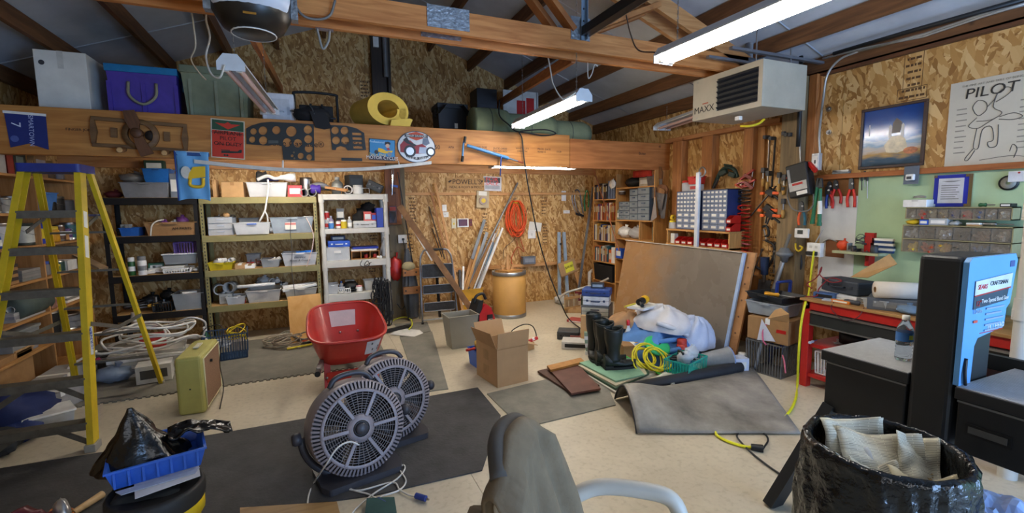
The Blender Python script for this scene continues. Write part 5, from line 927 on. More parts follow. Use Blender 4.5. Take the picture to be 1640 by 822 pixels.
# hanging saws and guns at right
c=U(925,310,1,WY); T=th('caulking_gun','steel caulking gun and hacksaw hooked on the back wall','tool',c,world=True)
for k,(x0,x1) in enumerate(((918,926),(922,932))): ob('frame_rod',M().tube(sp([U(x0,307,1,WY-.03),U(x0-2,318,1,WY-.03),U(x0+2,335,1,WY-.03),U(x1,345,1,WY-.03)]),.008,6),STEEL,T)
ob('hook_end',M().tube(sp([U(921,306,1,WY-.03),U(924,304,1,WY-.03),U(928,308,1,WY-.03),U(932,330,1,WY-.03),U(934,342,1,WY-.03)]),.01,6),mt('6a6e76',.4,.6),T); ob('grip',M().beam(U(922,342,1,WY-.04),U(935,346,1,WY-.04),.02,.035),BLACK,T,bev=.006)
T=th('spring_clamp','green handled clamp hooked on the back wall by the bookcase','clamp',U(939,306,1,WY),world=True); ob('handle',M().tube(sp([U(937,338,1,WY-.03),U(936,322,1,WY-.03),U(938,308,1,WY-.03),U(941,306,1,WY-.03),U(943,318,1,WY-.03),U(942,332,1,WY-.03)]),.013,6),mt('1f7a44',.45),T); ob('hook',M().cyl(U(940,306,1,WY),U(940,306,1,WY-.05),.005,n=8),STEEL,T)
# board things on the post
T=th('blow_gun','blue and chrome air blow gun hung on the post board','tool',U(629,284,1,YB-.2),world=True); ob('body',M().cyl(U(629,280,1,YB-.22),U(628,302,1,YB-.22),.02,.012,10),CHROME,T); ob('nozzle',M().cyl(U(628,302,1,YB-.22),U(628,313,1,YB-.22),.01,.004,8),CHROME,T); ob('trigger',M().beam(U(626,297,1,YB-.22),U(637,299,1,YB-.22),.02,.03),mt('23459a',.4),T); ob('ring',M().tube([U(629+1.5*math.cos(t),283-7+7*math.sin(t),1,YB-.21) for t in [2*PI*i/10 for i in range(10)]],.004,5,True),STEEL,T)
T,w,h,t=plate('blade_pack','carded black scraper pack hung on the post board',623,330,635,357,mt('4a3a44',.5),'tool',.01,Y=YB-.192); ob('blade',M().prism([(-w*.7,h*.3),(w*.7,h*.3),(w*.8,-h*.2),(0,-h),(-w*.8,-h*.2)],-t-.006,-t,'y'),mt('232326',.4,.4),T); ob('header',M().box(-w*.8,w*.8,-t-.001,-t,h*.45,h*.9),mt('a03a30',.5),T)
T=itY('bag','red plastic sack hanging on the treated post',623,405,645,450,YB-.27,mt('b8241c',.4,0,.2,12),d=.1); T.name='red_sack'
a=FY(646,392,668,505,YB-.3); T=th('umbrella','folded grey umbrella canopy leaning by the treated post','umbrella',((a[0]+a[1])/2,YB-.3,0)); 
def um(u,v): t=2*PI*u; r=(.02+.075*math.sin(PI*min(1,v*1.05)*.75))*(1+.22*math.sin(5*t)); return Vector((r*math.cos(t)+.05*v-.03,r*math.sin(t)*.6,.99-.97*v))
ob('canopy',M().grid(um,30,14,True,True),mt('55585c',.8,0,.15,8),T); ob('tip',M().cyl((-.03,0,.98),(-.032,0,1.05),.006,n=8),STEEL,T)
# folding work bench boards behind the step stool
T=th('folding_workbench','folded wooden work bench with drilled jaws behind the step stool','workbench',(1.35,6.32,0)); 
for z in (.37,.62):
    J=ob('jaw',M().box(-.28,.3,-.03,.02,z,z+.1),wood('a8713c','8a5728',(1.2,9,9)),T,bev=.006)
    for x in (-.25,-.1,.05,.2): ob('bench_dog_hole',M().cyl((x,-.032,z+.05),(x,-.0295,z+.05),.012,n=10),BLACK,J)
ob('rag',M().ell((-.2,-.02,.76),(.09,.04,.06),12,8,.3),mt('a99a72',.85),T)
for x in (-.22,.22): ob('leg',M().beam((x,0,.0),(x*.9,.06,.8),.03,.03),BLACK,T)
# step stool
T=th('step_stool','folding steel step stool with three black treads','step stool',(1.5,6.16,0),-.05); w=.24; H=.98; TB=mt('8d8f92',.3,.8)
ob('front_frame',M().tube(sp([(-w,-.18,0),(-w+.02,-.02,H*.8),(-w+.06,.01,H*.96),(-w*.5,.02,H),(w*.5,.02,H),(w-.06,.01,H*.96),(w-.02,-.02,H*.8),(w,-.18,0)],5),.0125,8),TB,T); ob('top_grip',M().cyl((-w*.5,.02,H),(w*.45,.02,H),.016,n=10),BLACK,T)
for s in (-1,1): ob('rear_leg',M().cyl((s*(w-.03),.0,.6),(s*(w-.02),.17,0),.011,n=8),TB,T); ob('foot',M().cyl((s*w,-.18,0),(s*w,-.178,.03),.017,n=8),BLACK,T)
for z,d_,hh in ((.22,-.15,.11),(.45,-.11,.11),(.66,-.06,.17)):
    ob('tread',M().prism(rr(-w+.03,w-.03,-.0,hh*1.05,.02),d_-.012,d_+.012,'y'),mt('2b2c2e',.7,0,.4,25,.3,60),T,loc=(0,0,z-.05)); ob('tread_edge',M().tube([(q[0],d_-.013,q[1]+z-.05) for q in rr(-w+.03,w-.03,0,hh*1.05,.02)],.006,5,True),TB,T)
ob('floor_bar',M().cyl((-w,-.18,.06),(w,-.18,.06),.01,n=8),TB,T)
# leaning boards, rods and strips
def lean(label,px0,px1,w,h,mat,Y0=6.55,Y1=6.3,name='board',cat='board',rnd=False):
    p=U(*px0,1,Y0); q=U(*px1,1,Y1); q.z=max(q.z,h*.6)
    return one(name,label,cat,M().cyl(p,q,w/2,n=10) if rnd else M().beam(p,q,max(w,h),min(w,h),(0,1,.2)),mat,bev=0 if rnd else .002)
lean('long brown board leaning diagonally in front of the step stool',(640,330),(759,502),.03,.08,wood('8e6438','6e4a26',(4,4,4)),6.1,5.84)
lean('thin white strip beside the long diagonal board',(645,340),(692,418),.01,.02,WHITE,6.5,6.3,'strip','strip')
lean('tall thin pine stick leaning on the back wall',(697,294),(742,502),.02,.035,PINEZL,6.62,6.25)
lean('slim pine stick leaning beside the tall stick',(690,308),(738,500),.014,.02,PINEZ,6.62,6.35)
lean('rusty steel rod leaning behind the step stool',(687,331),(712,415),.018,.018,mt('4f443c',.5,.5),6.66,6.5,'rod','rod',True); lean('short dark rod leaning behind the step stool',(692,366),(708,412),.014,.014,mt('3c3632',.5,.5),6.66,6.55,'rod','rod',True)
lean('black hose hanging straight beside the post board',(637,276),(661,422),.016,.016,BLACK,6.45,6.4,'hose','hose',True)
SCR=[('long grey pipe leaning out of the yellow carton',(829,293),(762,430),.03,.03,mt('7e7f80',.4,.5),True),('grey angle trim leaning out of the yellow carton',(776,352),(756,415),.02,.045,mt('8b9298',.45,.3),False),('wide grey trim strip in the yellow carton',(780,372),(748,470),.012,.05,mt('93999d',.5),False),
('pale pine lath in the yellow carton beside the trim',(755,415),(742,468),.02,.06,PINEZL,False),('split pine offcut in the yellow carton',(768,395),(744,470),.02,.05,wood('d2a263','ba8648',(9,9,1.2)),False),('tan pine strip in the middle of the yellow carton',(783,400),(750,470),.02,.04,wood('c89450','a87636',(9,9,1.2)),False),
('white plastic tube in the yellow carton',(793,374),(757,468),.022,.022,WHITE,True),('thin silver rod in the yellow carton',(800,362),(760,468),.012,.012,STEEL,True),('blue painted strip in the yellow carton',(790,388),(768,462),.014,.03,mt('2f6f96',.5),False),('white channel leaning at the front of the yellow carton',(805,365),(766,466),.014,.03,WHITE,False),('pale grey strip beside the white channel',(798,380),(763,466),.01,.03,mt('a9aaa8',.5),False),('brown lath at the back of the yellow carton',(787,385),(752,460),.012,.035,wood('a87a44','8d6234',(9,9,1.2)),False),('dark stake beside the yellow carton',(736,433),(737,463),.03,.03,DGREY,False),('white stake beside the dark stake',(742,427),(741,465),.016,.03,WHITE,False)]
for i,(l,p,q,w,h,m_,r) in enumerate(SCR): lean(l,p,q,w,h,m_,6.62-.012*i,6.44-.012*i,'scrap_strip','strip',r)
T=itY('bin','yellow carton with white bands holding scrap strips',738,463,774,503,6.28,mt('d19a1e',.6,0,.15,8),d=.3,z=.001); ob('white_band',M().box(-.15,.15,-.152,-.14,.15,.19),PAPER,T); ob('red_band',M().box(-.15,.15,-.1525,-.14,.06,.075),mt('b04a2a',.6),T)
T=itY('can','rusty dark tin with label beside the yellow carton',767,494,783,515,5.85,mt('55403a',.6),mt('8a7d74',.6),z=.001)
# fibre drum with paddles
c=Vector((2.50,5.98,0)); T=th('fibre_drum','tan fibre drum with steel rim holding wooden paddles','drum',c); r=.235;H=.645; DR=mt('b58642',.65,0,.1,4)
ob('shell',M().lathe([(0,.01),(r-.004,.01),(r,.03),(r,H-.04),(r-.006,H-.04),(r-.006,.03),(0,.03)],32),DR,T)
for z in (.0,H-.05): ob('steel_rim',M().lathe([(r-.008,z),(r+.006,z),(r+.008,z+.025),(r+.006,z+.05),(r-.008,z+.05),(r-.008,z)],32),mt('9a9a98',.35,.8),T)
PD=wood('c99a62','ab7b44',(9,9,1.2))
for i,(x,y,a,L,l) in enumerate(((-.03,.05,.04,.86,'tall wooden paddle standing in the fibre drum'),(.05,0,-.1,.82,'second wooden paddle standing in the fibre drum'),(-.12,.0,.25,.72,'short wooden stake in the fibre drum'),(.12,.05,-.3,.72,'tilted wooden offcut in the fibre drum'))):
    P=th('paddle',l,'paddle',(c.x+x,c.y+y,.035),rot=(0,a,0)); ob('shaft',M().prism([(-.02,0),(.02,0),(.025,L*.78),(.012,L),(-.012,L),(-.025,L*.78)],-.01,.01,'y'),PD,P,bev=.002); ob('blade',M().prism([(-.05,L*.68),(.05,L*.68),(.04,L*.76),(-.04,L*.76)],-.013,.013,'y'),PD,P)
put('stack','loose pine offcuts filling the fibre drum',(c.x,c.y,.56),.3,.26,.1,wood('d2a566','b58446',(1.2,9,9)),wood('c08e50','a07038',(1.2,9,9)),.4,name='offcut_pile',cat='offcuts')
itY('box','grey battery charger resting on the lower wall rail',838,411,858,421,YB-.14,mt('6a7078',.45),mt('8a9098',.45),d=.1,z=zr+.001); 
# sale card on a stick, grey saw horse, long bar
T=th('price_card','brown cardboard card with yellow note reading 30 00','sign',U(910,430,1,6.42),rot=(0,-.28,0)); ob('card',M().box(-.16,.15,-.006,.006,-.1,.13),CARD,T); ob('yellow_note',M().box(-.06,.1,-.0075,-.006,-.06,.09),mt('dcd23a',.6),T); text('$30.00',.055,INK,T,(.02,-.008,.02),RY); ob('lip',M().box(-.16,.15,-.012,-.006,-.1,-.085),CARD2,T)
lean('pine stick behind the cardboard price card',(918,428),(928,458),.03,.04,PINEZL,6.45,6.4)
T=th('sawhorse','pale grey folded sawhorse leaning on the back wall','sawhorse',U(900,470,1,6.5),world=True)
for x0,x1 in ((894,896),(902,909)): ob('leg',M().beam(U(x0+1,372,1,6.6),U(x1,478,1,6.45),.05,.03,(0,1,0)),mt('9fb0bc',.5,.2),T)
ob('brace',M().beam(U(895,428,1,6.52),U(905,428,1,6.52),.03,.02),mt('8898a4',.5,.2),T); ob('bolt',M().cyl(U(898,391,1,6.55),U(898,391,1,6.5),.018,n=10),BLACK,T)
one('steel_bar','long shiny steel bar leaning in the corner by the bookcase','bar',M().beam(U(950,300,1,6.55),U(927,462,1,6.3),.035,.02,(0,1,0)),mt('9aa4ae',.3,.8))
one('drain_pipe','white drain pipe assembly standing in the corner','pipe',M().tube([U(949,433,1,6.55),U(944,437,1,6.5),U(944,450,1,6.5),U(943,478,1,6.5)],.03,10),WHITE)
one('brown_rod','thin brown rod leaning across the books','rod',M().cyl(U(951,272,0,4.12),U(992,402,0,4.0),.009,n=8),mt('9a5a34',.6))
# ================================================================ RIGHT WALL: bookcase, organisers, tools
BX=4.15; BW=wood('cf9a58','b27c3e',(14,14,1.2)); BS=wood('cf9a58','b27c3e',(14,1.2,14))
ya,yb,yc,yd=6.37,5.765,5.215,4.9
T=th('bookcase','pine bookcase full of books standing in the corner','bookcase',((BX+XR)/2,5.7,0),world=True)
for y in (ya,yb,yd+.02): ob('upright',M().box(BX,XR-.025,y-.018,y,0,2.0),BW,T,bev=.002)
ob('back_panel',M().box(XR-.024,XR-.014,yd,ya,0,2.0),wood('b98a50','9a6c38',(5,5,2)),T)
bz=[.36,.666,.994,1.315,1.643]
for z in bz: ob('shelf_board',M().box(BX,XR-.025,yb,ya-.018,z-.018,z),BS,T)
bz2=[.4,.76,1.062,1.334,1.80]
for z in bz2: ob('shelf_board',M().box(BX,XR-.025,yd+.02,yb-.018,z-.018,z),BS,T)
ob('divider',M().box(BX,XR-.025,yc-.018,yc,1.062,1.316),BW,T)
random.seed(11)
BC=['7a2a20','a8451c','c8b8a0','23407a','d8d2c4','b8862a','3a3a3e','8a3a50','c06a2c','e0d8c0','5a2a1c','2a5a6a','d86a2a','9a9a94']
CN={'7a2a20':'maroon','a8451c':'rust','c8b8a0':'beige','23407a':'navy','d8d2c4':'white','b8862a':'ochre','3a3a3e':'charcoal','8a3a50':'plum','c06a2c':'orange brown','e0d8c0':'cream','5a2a1c':'dark brown','2a5a6a':'teal','d86a2a':'orange','9a9a94':'grey'}
def row(z,y0,y1,hmin,hmax,cols,where,lean_=0):
    y=y1; i=0; seen={}
    while y>y0+.02:
        t=random.uniform(.018,.04); 
        if y-t<y0: break
        c=cols[i%len(cols)]; seen[c]=seen.get(c,0)+1; h=random.uniform(hmin,hmax); d=random.uniform(.15,.19)
        ad={1:'',2:'second ',3:'third ',4:'fourth ',5:'fifth '}[min(5,seen[c])]
        B=put('book',ad+CN[c]+' book '+('from the corner ' if seen[c]>1 else '')+where,(BX+.012+d/2,y-t/2,z+.001),t*.94,d,h,c,random.choice([None,'d8d0b8','c8a04a']),-PI/2,grp='books '+where)
        if lean_: B.rotation_euler=(lean_,0,-PI/2) if False else (0,0,-PI/2)
        y-=t; i+=1
row(1.315,yb+.01,ya-.025,.22,.275,['7a2a20','b8862a','a8451c','c8b8a0','23407a','8a3a50','e0d8c0','c06a2c'],'on the bookcase shelf of red spines')
row(.994,yb+.08,ya-.025,.2,.27,['23407a','e0d8c0','d8d2c4','b8862a','c8b8a0','5a2a1c'],'on the bookcase shelf of pale spines')
row(.666,yb+.2,ya-.025,.2,.26,['d86a2a','2a5a6a','d8d2c4','7a2a20','9a9a94'],'on the low bookcase shelf')
row(1.643,yb+.22,ya-.025,.2,.26,['5a2a1c','3a3a3e','23407a','d8d2c4','3a3a3e'],'on the top bookcase shelf')
for i in range(3): put('book',['first grey blue binder on the top bookcase shelf','middle grey blue binder on the top bookcase shelf','end grey blue binder on the top bookcase shelf'][i],(BX+.11,yb+.19-.06*i,1.644),.055,.19,.27,'6a7890','8a98ac',-PI/2,grp='binders on the bookcase')
put('book','white magazine file on the low bookcase shelf',(BX+.1,yb+.06,.667),.09,.18,.24,'d8d6d0',None,-PI/2); put('box','orange file box at the end of the low bookcase shelf',(BX+.1,yb+.14,.667),.07,.18,.2,'d86a2a','c8c0b0',-PI/2)
put('bin','black plastic crate at the bottom of the bookcase',(BX+.1,6.06,.361),.5,.24,.26,'1a1b1d','2a2b2d',-PI/2)
# second bay
put('box','red tool tray on the top of the bookcase',(BX+.12,5.2,1.93),.38,.2,.09,'c0281c','d8402c',-PI/2); put('bag','black drill bag on the top shelf of the bookcase',(BX+.12,5.48,1.802),.34,.2,.16,mt('23241f',.7),None,-PI/2); put('tool','steel trowel under the red tray',(BX+.1,5.15,1.802),.25,.05,.05,'8d8d8d',None,-PI/2); put('box','cream box propping the red tool tray',(BX+.14,5.2,1.802),.2,.16,.12,'b8ab92',None,-PI/2)
put('bag','white paper bag at the bookcase upright',(BX-.04,5.79,1.8),.16,.04,.14,PAPER,None,-PI/2)
for i,(x0,x1,y0,rows,cols,lab) in enumerate(((991,1008,323,4,2,'short clear drawer cabinet on the bookcase'),(1008,1021,303,5,1,'tall narrow clear drawer cabinet on the bookcase'),(1021,1040,300,5,1,'wide clear drawer cabinet on the bookcase'))):
    itX('drawers',lab,x0,y0,x1,350,BX+.01,mt('9aa4a8',.35,alpha=.7),mt('4a5a6e',.5),d=.18,z=1.335,rows=rows,cols=cols)
itX('bottle','green and white bottle beside the short drawer cabinet',986,330,992,351,BX+.02,'8a9a8a',WHITE,z=1.335); itX('jar','dark jar with label beside the white paper bag',988,306,995,319,BX+.02,'4a3a30',WHITE,z=1.7)
itX('bag','white plastic bag of fasteners on the bookcase',985,360,1002,383,BX+.02,WHITE,d=.18,z=1.063); itX('bag','clear bag with red print on the bookcase',1002,361,1022,383,BX+.02,CLEAR,d=.18,z=1.063); itX('box','small blue box on the bookcase beside the rod',986,398,995,408,BX-.02,BLUE,d=.08,z=.761)
# hand saws on the post
T=None
SW=mt('77777a',.4,.7,.3,14)
for i,(x,y0,y1,hc,l) in enumerate(((1046,278,357,'6a4426','hand saw with rusty blade hung on the post'),(1052,266,345,'8a5a30','long hand saw with pale handle hung on the post'),(1042,266,318,'b98450','hand saw with bright pine handle hung on the post'),(1062,295,350,'7a4a28','short hand saw hung at the side of the post'),(1058,300,335,'9a6a3a','keyhole saw hung beside the hand saws'))):
    X=XR-.16-.022*i; a=FX(x-9,y0,x+9,y1,X); T=th('hand_saw',l,'saw',(X,(a[0]+a[1])/2,a[3]),rot=(0.06*(i-2),0,0)); H=a[3]-a[2]; W=(a[1]-a[0])
    ob('blade',M().prism([(-W*.42,-H*.25),(W*.42,-H*.22),(W*.05,-H),(-W*.3,-H)],-.001,.001,'x'),SW,T); ob('handle',M().prism([(-W*.4,-H*.28),(W*.35,-H*.24),(W*.45,-H*.05),(W*.1,0),(-W*.3,-.02),(-W*.45,-H*.15)],-.011,.011,'x'),wood(hc,'5a3a20',(5,5,2)),T,bev=.004)
T=th('putty_knife','steel trowel hung on the post below the saws','trowel',U(1047,318,0,XR-.28),world=True); ob('blade',M().prism([(U(1042,352,0,XR-.28).y,U(1042,356,0,XR-.28).z),(U(1052,340,0,XR-.28).y,U(1047,348,0,XR-.28).z),(U(1049,316,0,XR-.28).y,U(1048,314,0,XR-.28).z)],XR-.282,XR-.278,'x'),mt('a9a9a8',.35,.6),T); ob('grip',M().cyl(U(1049,316,0,XR-.28),U(1050,300,0,XR-.28),.012,n=8),wood('8a5a30','5a3a20',(5,5,2)),T)
# organiser bay shelves
T=th('organiser_shelf','two level pine shelf between the studs holding drawer cabinets','shelf',(4.22,4.1,1.06),world=True)
for z in (1.248,1.068): ob('shelf_board',M().box(4.05,XR-.125,3.6,4.56,z-.02,z),BS,T)
for y in (3.6,4.54): ob('bracket',M().box(4.06,XR-.125,y,y+.018,.9,1.226),BW,T)
OB=mt('1d2f5e',.5); OD=mt('8a94a8',.35,0,.1,9,alpha=.85)
def organiser(label,y0,y1,z1,d):
    w=y1-y0;h=z1-1.25; T=th('drawer_cabinet',label,'drawer cabinet',(4.08+d/2,(y0+y1)/2,1.2495),-PI/2); t=.006
    b=M().box(-w/2,w/2,d/2-t,d/2,0,h); b.box(-w/2,-w/2+t,-d/2,d/2,0,h); b.box(w/2-t,w/2,-d/2,d/2,0,h); b.box(-w/2,w/2,-d/2,d/2,0,t); b.box(-w/2,w/2,-d/2,d/2,h-t,h); ob('case',b,OB,T)
    rows=[(3,.0,.45),(5,.45,1)]; 
    zs=[]; hh=h-2*t
    for r in range(3): zs.append((t+hh*.45*r/3,t+hh*.45*(r+1)/3,3))
    for r in range(5): zs.append((t+hh*.45+hh*.55*r/5,t+hh*.45+hh*.55*(r+1)/5,6))
    cache={}
    for z0,z1_,n in zs:
        for j in range(n):
            cw=(w-2*t)/n; x0=-w/2+t+j*cw
            if n not in cache:
                dh=z1_-z0; D=ob('drawer',M().tub(.002,cw-.002,-d/2,d/2-.01,.002,dh-.002,.003),OD,T); L_=ob('drawer_label',M().box(cw*.22,cw*.78,-d/2-.004,-d/2-.0005,dh*.3,dh*.7),PAPER,D); cache[n]=D; D.location=(x0,0,z0)
            else: dup(cache[n],T,(x0,0,z0))
organiser('blue small-parts drawer cabinet beside the saws',4.09,4.42,1.70,.16); organiser('blue small-parts drawer cabinet with a cardboard flap on top',3.665,4.015,1.705,.22)
one('cardboard_flap','brown cardboard flap lying on the blue drawer cabinet','cardboard',M().prism([(4.06,3.68),(4.3,3.7),(4.3,3.98),(4.06,4.0)],1.706,1.712,'z'),CARD2)
def redbin(i,y,z,w,l): 
    T=th('parts_bin',l,'bin',(4.12,y,z+.001),-PI/2,'red parts bins on the organiser shelf'); m_=M(); h=.085;d=.14
    m_.prism([(-d/2,0),(d/2,0),(d/2,h),(-d*.1,h),(-d/2,h*.55)],-w/2,-w/2+.003,'x'); m_.prism([(-d/2,0),(d/2,0),(d/2,h),(-d*.1,h),(-d/2,h*.55)],w/2-.003,w/2,'x'); m_.box(-w/2,w/2,-d/2,d/2,0,.003); m_.box(-w/2,w/2,d/2-.003,d/2,0,h); m_.box(-w/2,w/2,-d/2,-d/2+.003,0,h*.55)
    ob('body',m_,RED,T); ob('label_strip',M().box(-w*.3,w*.3,-d/2-.001,-d/2,h*.15,h*.4),PAPER,T)
for i in range(4): redbin(i,3.66+.1*i,1.068,.094,['first','second','third','fourth'][i]+' red parts bin from the clamp stud below the flap cabinet')
for i in range(3): redbin(i+4,4.16+.1*i,1.068,.094,['third','second','first'][i]+' red parts bin from the white switch box below the saw side cabinet')
put('box','white switch cover box at the end of the red bins',(4.12,4.49,1.069),.07,.06,.12,'d8d8d2',None,-PI/2)
for i,z in enumerate((1.249,1.335)): redbin(7+i,3.615,z,.07,['lower red bin beside the flap cabinet','upper red bin stacked beside the flap cabinet'][i])
put('jar','clear jar with yellow tape beside the drawer cabinet',(4.1,4.5,1.249),.09,.09,.1,CLEAR,'d8c01c'); put('roll','yellow tape roll on the clear jar',(4.1,4.5,1.35),.03,.08,.07,'d8b01c',None,-PI/2)
put('jar','clear jar with red lid on the drawer cabinet',(4.16,4.34,1.7015),.12,.12,.13,CLEAR,RED); put('bin','red open bin tilted on the drawer cabinet',(4.16,4.19,1.78),.16,.12,.09,'c0281c',None,-PI/2+.2); put('box','clear box under the tilted red bin',(4.16,4.19,1.7015),.13,.1,.075,CLEAR,RED,-PI/2)
# green clamp vise
T=th('pipe_vise','dark green pipe vise hung on the strand board above the drawer cabinet','vise',U(1162,285,0,XR-.1),world=True); GV=mt('1f3328',.5)
ob('frame',M().tube(sp([U(1143,301,0,XR-.1),U(1148,288,0,XR-.1),U(1155,274,0,XR-.1),U(1165,268,0,XR-.1),U(1176,272,0,XR-.1),U(1181,284,0,XR-.1)]),.022,7),GV,T); ob('jaw',M().beam(U(1154,280,0,XR-.12),U(1164,274,0,XR-.12),.05,.05),GV,T,bev=.006); ob('jaw',M().beam(U(1168,278,0,XR-.12),U(1178,282,0,XR-.12),.04,.05),GV,T,bev=.006); ob('screw',M().cyl(U(1142,302,0,XR-.12),U(1150,288,0,XR-.12),.012,n=8),DKSTEEL,T); ob('handle',M().cyl(U(1160,264,0,XR-.13),U(1172,266,0,XR-.13),.012,n=8),GV,T)
# white pole in front of the organisers
T=th('white_pole','tall white round-topped pole standing in front of the drawer cabinets','pole',(3.98,4.0,0)); p0=U(1119,276,0,3.98);p1=U(1115,395,0,3.98); d_=(p0-p1).normalized(); bt=p1-d_*(p1.z/d_.z)
ob('shaft',M().beam(bt-T.location.copy(),p0-T.location.copy(),.05,.035,(1,0,0)),mt('cfd2d6',.4,.2),T,bev=.006); ob('hook_ring',M().tube([(p0-T.location)+Vector((0,-.05+.045*math.cos(t),.0+.05*math.sin(t))) for t in [2*PI*i/16 for i in range(16)]],.009,6,True),STEEL,T)
# ---------------------------------------------------------------- clamps on the stud wall
random.seed(3)
CX0=XR-.125
ys=[(296+i*12.2) for i in range(11)]
for i,y in enumerate(ys):
    x=1192+ (i%2)*1.5; p=U(x,y,0,CX0); cl=RED if i not in (1,2) else BLACK; cl2=mt('b8606a',.5) if i in (0,8) else cl
    T=th('spring_clamp',['pink grip','upper black','lower black','red and orange','red','red','red','red','pink handled','red','red'][i]+' spring clamp in the column on the stud'+(' %s'%['','','','below the black pair','next above the white jawed one','with steel jaws','with twin pads','over the sheet edge','halfway down','near the bottom','at the bottom'][i]),'clamp',p); 
    for s in (-1,1): ob('jaw_arm',M().prism([(.06,s*.004),(.0,s*.022),(-.09,s*.012),(-.1,s*.02),(0,s*.034),(.07,s*.014)][::s],-.045,-.012,'x'),cl2 if s>0 else cl,T)
    ob('pivot',M().cyl((-.05,0,0),(0,0,0),.008,n=8),STEEL,T); ob('pad',M().box(-.045,-.012,.06,.085,-.012,.012),ORG if i%3==0 else cl,T)
for i,(x0,y0,x1,y1) in enumerate(((1186,288,1208,272),(1187,300,1210,288))):
    T=th('pad_clamp',['upper red long-armed clamp at the top of the stud','lower red long-armed clamp at the top of the stud'][i],'clamp',U(x0,y0,0,CX0),world=True); ob('arm',M().beam(U(x0,y0,0,CX0-.03),U(x1,y1,0,CX0-.03),.03,.02),mt('9a241c',.45),T); ob('bar',M().beam(U(x0+6,y0-8,0,CX0-.04),U(x1-4,y1+14,0,CX0-.04),.016,.03),mt('7a2a24',.45),T); ob('screw',M().cyl(U(x1-2,y1+2,0,CX0-.03),U(x1-4,y1+14,0,CX0-.03),.006,n=6),STEEL,T)
def barclamp(label,xt,yt,xb,yb_,jaw,c=STEEL,grip=None,X=CX0+.05):
    T=th('bar_clamp',label,'clamp',U(xt,yt,0,X),world=True); p=U(xt,yt,0,X-.03);q=U(xb,yb_,0,X-.03); ob('bar',M().beam(p,q,.022,.008),c,T)
    ob('fixed_jaw',M().beam(p+Vector((0,.01,-.01)),p+Vector((-.09,-.005,-.015)),.03,.035),DGREY,T,bev=.004); s=p.lerp(q,jaw); ob('sliding_jaw',M().beam(s+Vector((0,.015,0)),s+Vector((-.09,-.005,0)),.035,.05),DGREY,T,bev=.004); ob('screw',M().cyl(s+Vector((-.07,0,0)),s+Vector((-.07,0,-.09)),.007,n=8),STEEL,T)
    ob('handle',M().lathe([(0,0),(.014,.0),(.017,-.03),(.013,-.075),(0,-.08)],12,tuple(s+Vector((-.07,0,-.085)))),grip or wood('c8a05a','a87e3c',(5,5,2)),T)
barclamp('short steel bar clamp with pale wooden handle beside the stud',1233,218,1230,279,.9); barclamp('dark bar clamp between the steel ones',1242,220,1236,300,.72,DGREY)
barclamp('long bright bar clamp with pale wooden handle',1263,212,1252,320,.63); barclamp('longest bar clamp hanging near the post',1267,214,1263,330,.6,mt('8a7a6a',.4,.7)); barclamp('dark bar clamp against the post',1273,214,1258,328,.62,DGREY); barclamp('thin rusty bar clamp hanging low by the post',1263,300,1262,374,.3,mt('6a5040',.5,.5))
def trig(label,x,y,x2,y2,X=CX0+.04):
    T=th('trigger_clamp',label,'clamp',U(x,y,0,X),world=True); p=U(x,y,0,X-.04);q=U(x2,y2,0,X-.04); ob('bar',M().beam(p,q,.02,.007),DKSTEEL,T); c=p.lerp(q,.18); ob('body',M().cb(c,(.035,.1,.08),(.6,0,0)),BLACK,T,bev=.012); ob('trigger',M().beam(c+Vector((0,-.03,-.03)),c+Vector((0,-.1,-.08)),.02,.02),BLACK,T,bev=.005)
    ob('pad',M().beam(c+Vector((-.02,-.04,-.01)),c+Vector((-.02,-.12,-.015)),.03,.03),ORG,T,bev=.005); ob('pad',M().beam(c+Vector((-.02,.06,-.01)),c+Vector((-.02,.1,-.01)),.03,.03),ORG,T,bev=.005); ob('jaw',M().beam(c+Vector((0,-.05,.0)),c+Vector((0,.07,.0)),.02,.03),BLACK,T)
trig('black and orange trigger clamp with a long diagonal bar',1243,298,1199,350); trig('black and orange trigger clamp hanging below the diagonal one',1232,330,1226,358); trig('black and orange trigger clamp lowest on the wall',1236,340,1228,360,CX0+.0)
def cclamp(label,x,y,s,a,X=XR-.06):
    T=th('c_clamp',label,'clamp',U(x,y,0,X),rot=(a,0,0)); CI=mt('3a3a3c',.5,.5); ob('frame',M().tube(sp([(-.01,.0,0),(-.012,-.06*s,-.005),(-.012,-.085*s,-.05*s),(-.012,-.085*s,-.13*s),(-.012,-.06*s,-.175*s),(-.01,.0,-.18*s)]),.013,7),CI,T); ob('screw',M().cyl((-.012,-.005,-.06*s),(-.012,-.005,-.24*s),.007,n=8),STEEL,T); ob('tommy_bar',M().cyl((-.012,-.045,-.235*s),(-.012,.035,-.235*s),.004,n=6),STEEL,T); ob('foot',M().cyl((-.012,-.005,-.055*s),(-.012,-.005,-.07*s),.014,n=10),STEEL,T)
cclamp('large steel C clamp hung on the strand board',1227,385,1.7,.35); cclamp('medium C clamp hung beside the large one',1242,390,1.3,0); cclamp('small C clamp beside the medium one',1249,392,1.1,0); cclamp('grey C clamp near the conduit pole',1262,395,1.4,-.2); cclamp('tiny bright C clamp on the strand board',1223,363,.6,-.3)
T=th('electric_trimmer','blue electric trimmer with grey cutting guard hung low on the wall','power tool',U(1225,415,0,XR-.08),world=True); ob('motor',M().cyl(U(1225,412,0,XR-.12),U(1224,440,0,XR-.12),.045,.035,14),mt('23365a',.45),T); ob('collar',M().cyl(U(1224,440,0,XR-.12),U(1223,452,0,XR-.12),.02,n=10),STEEL,T)
T=th('saw_guide','large grey perforated saw guide plate hung low on the wall','tool',U(1222,480,0,XR-.1),world=True); 
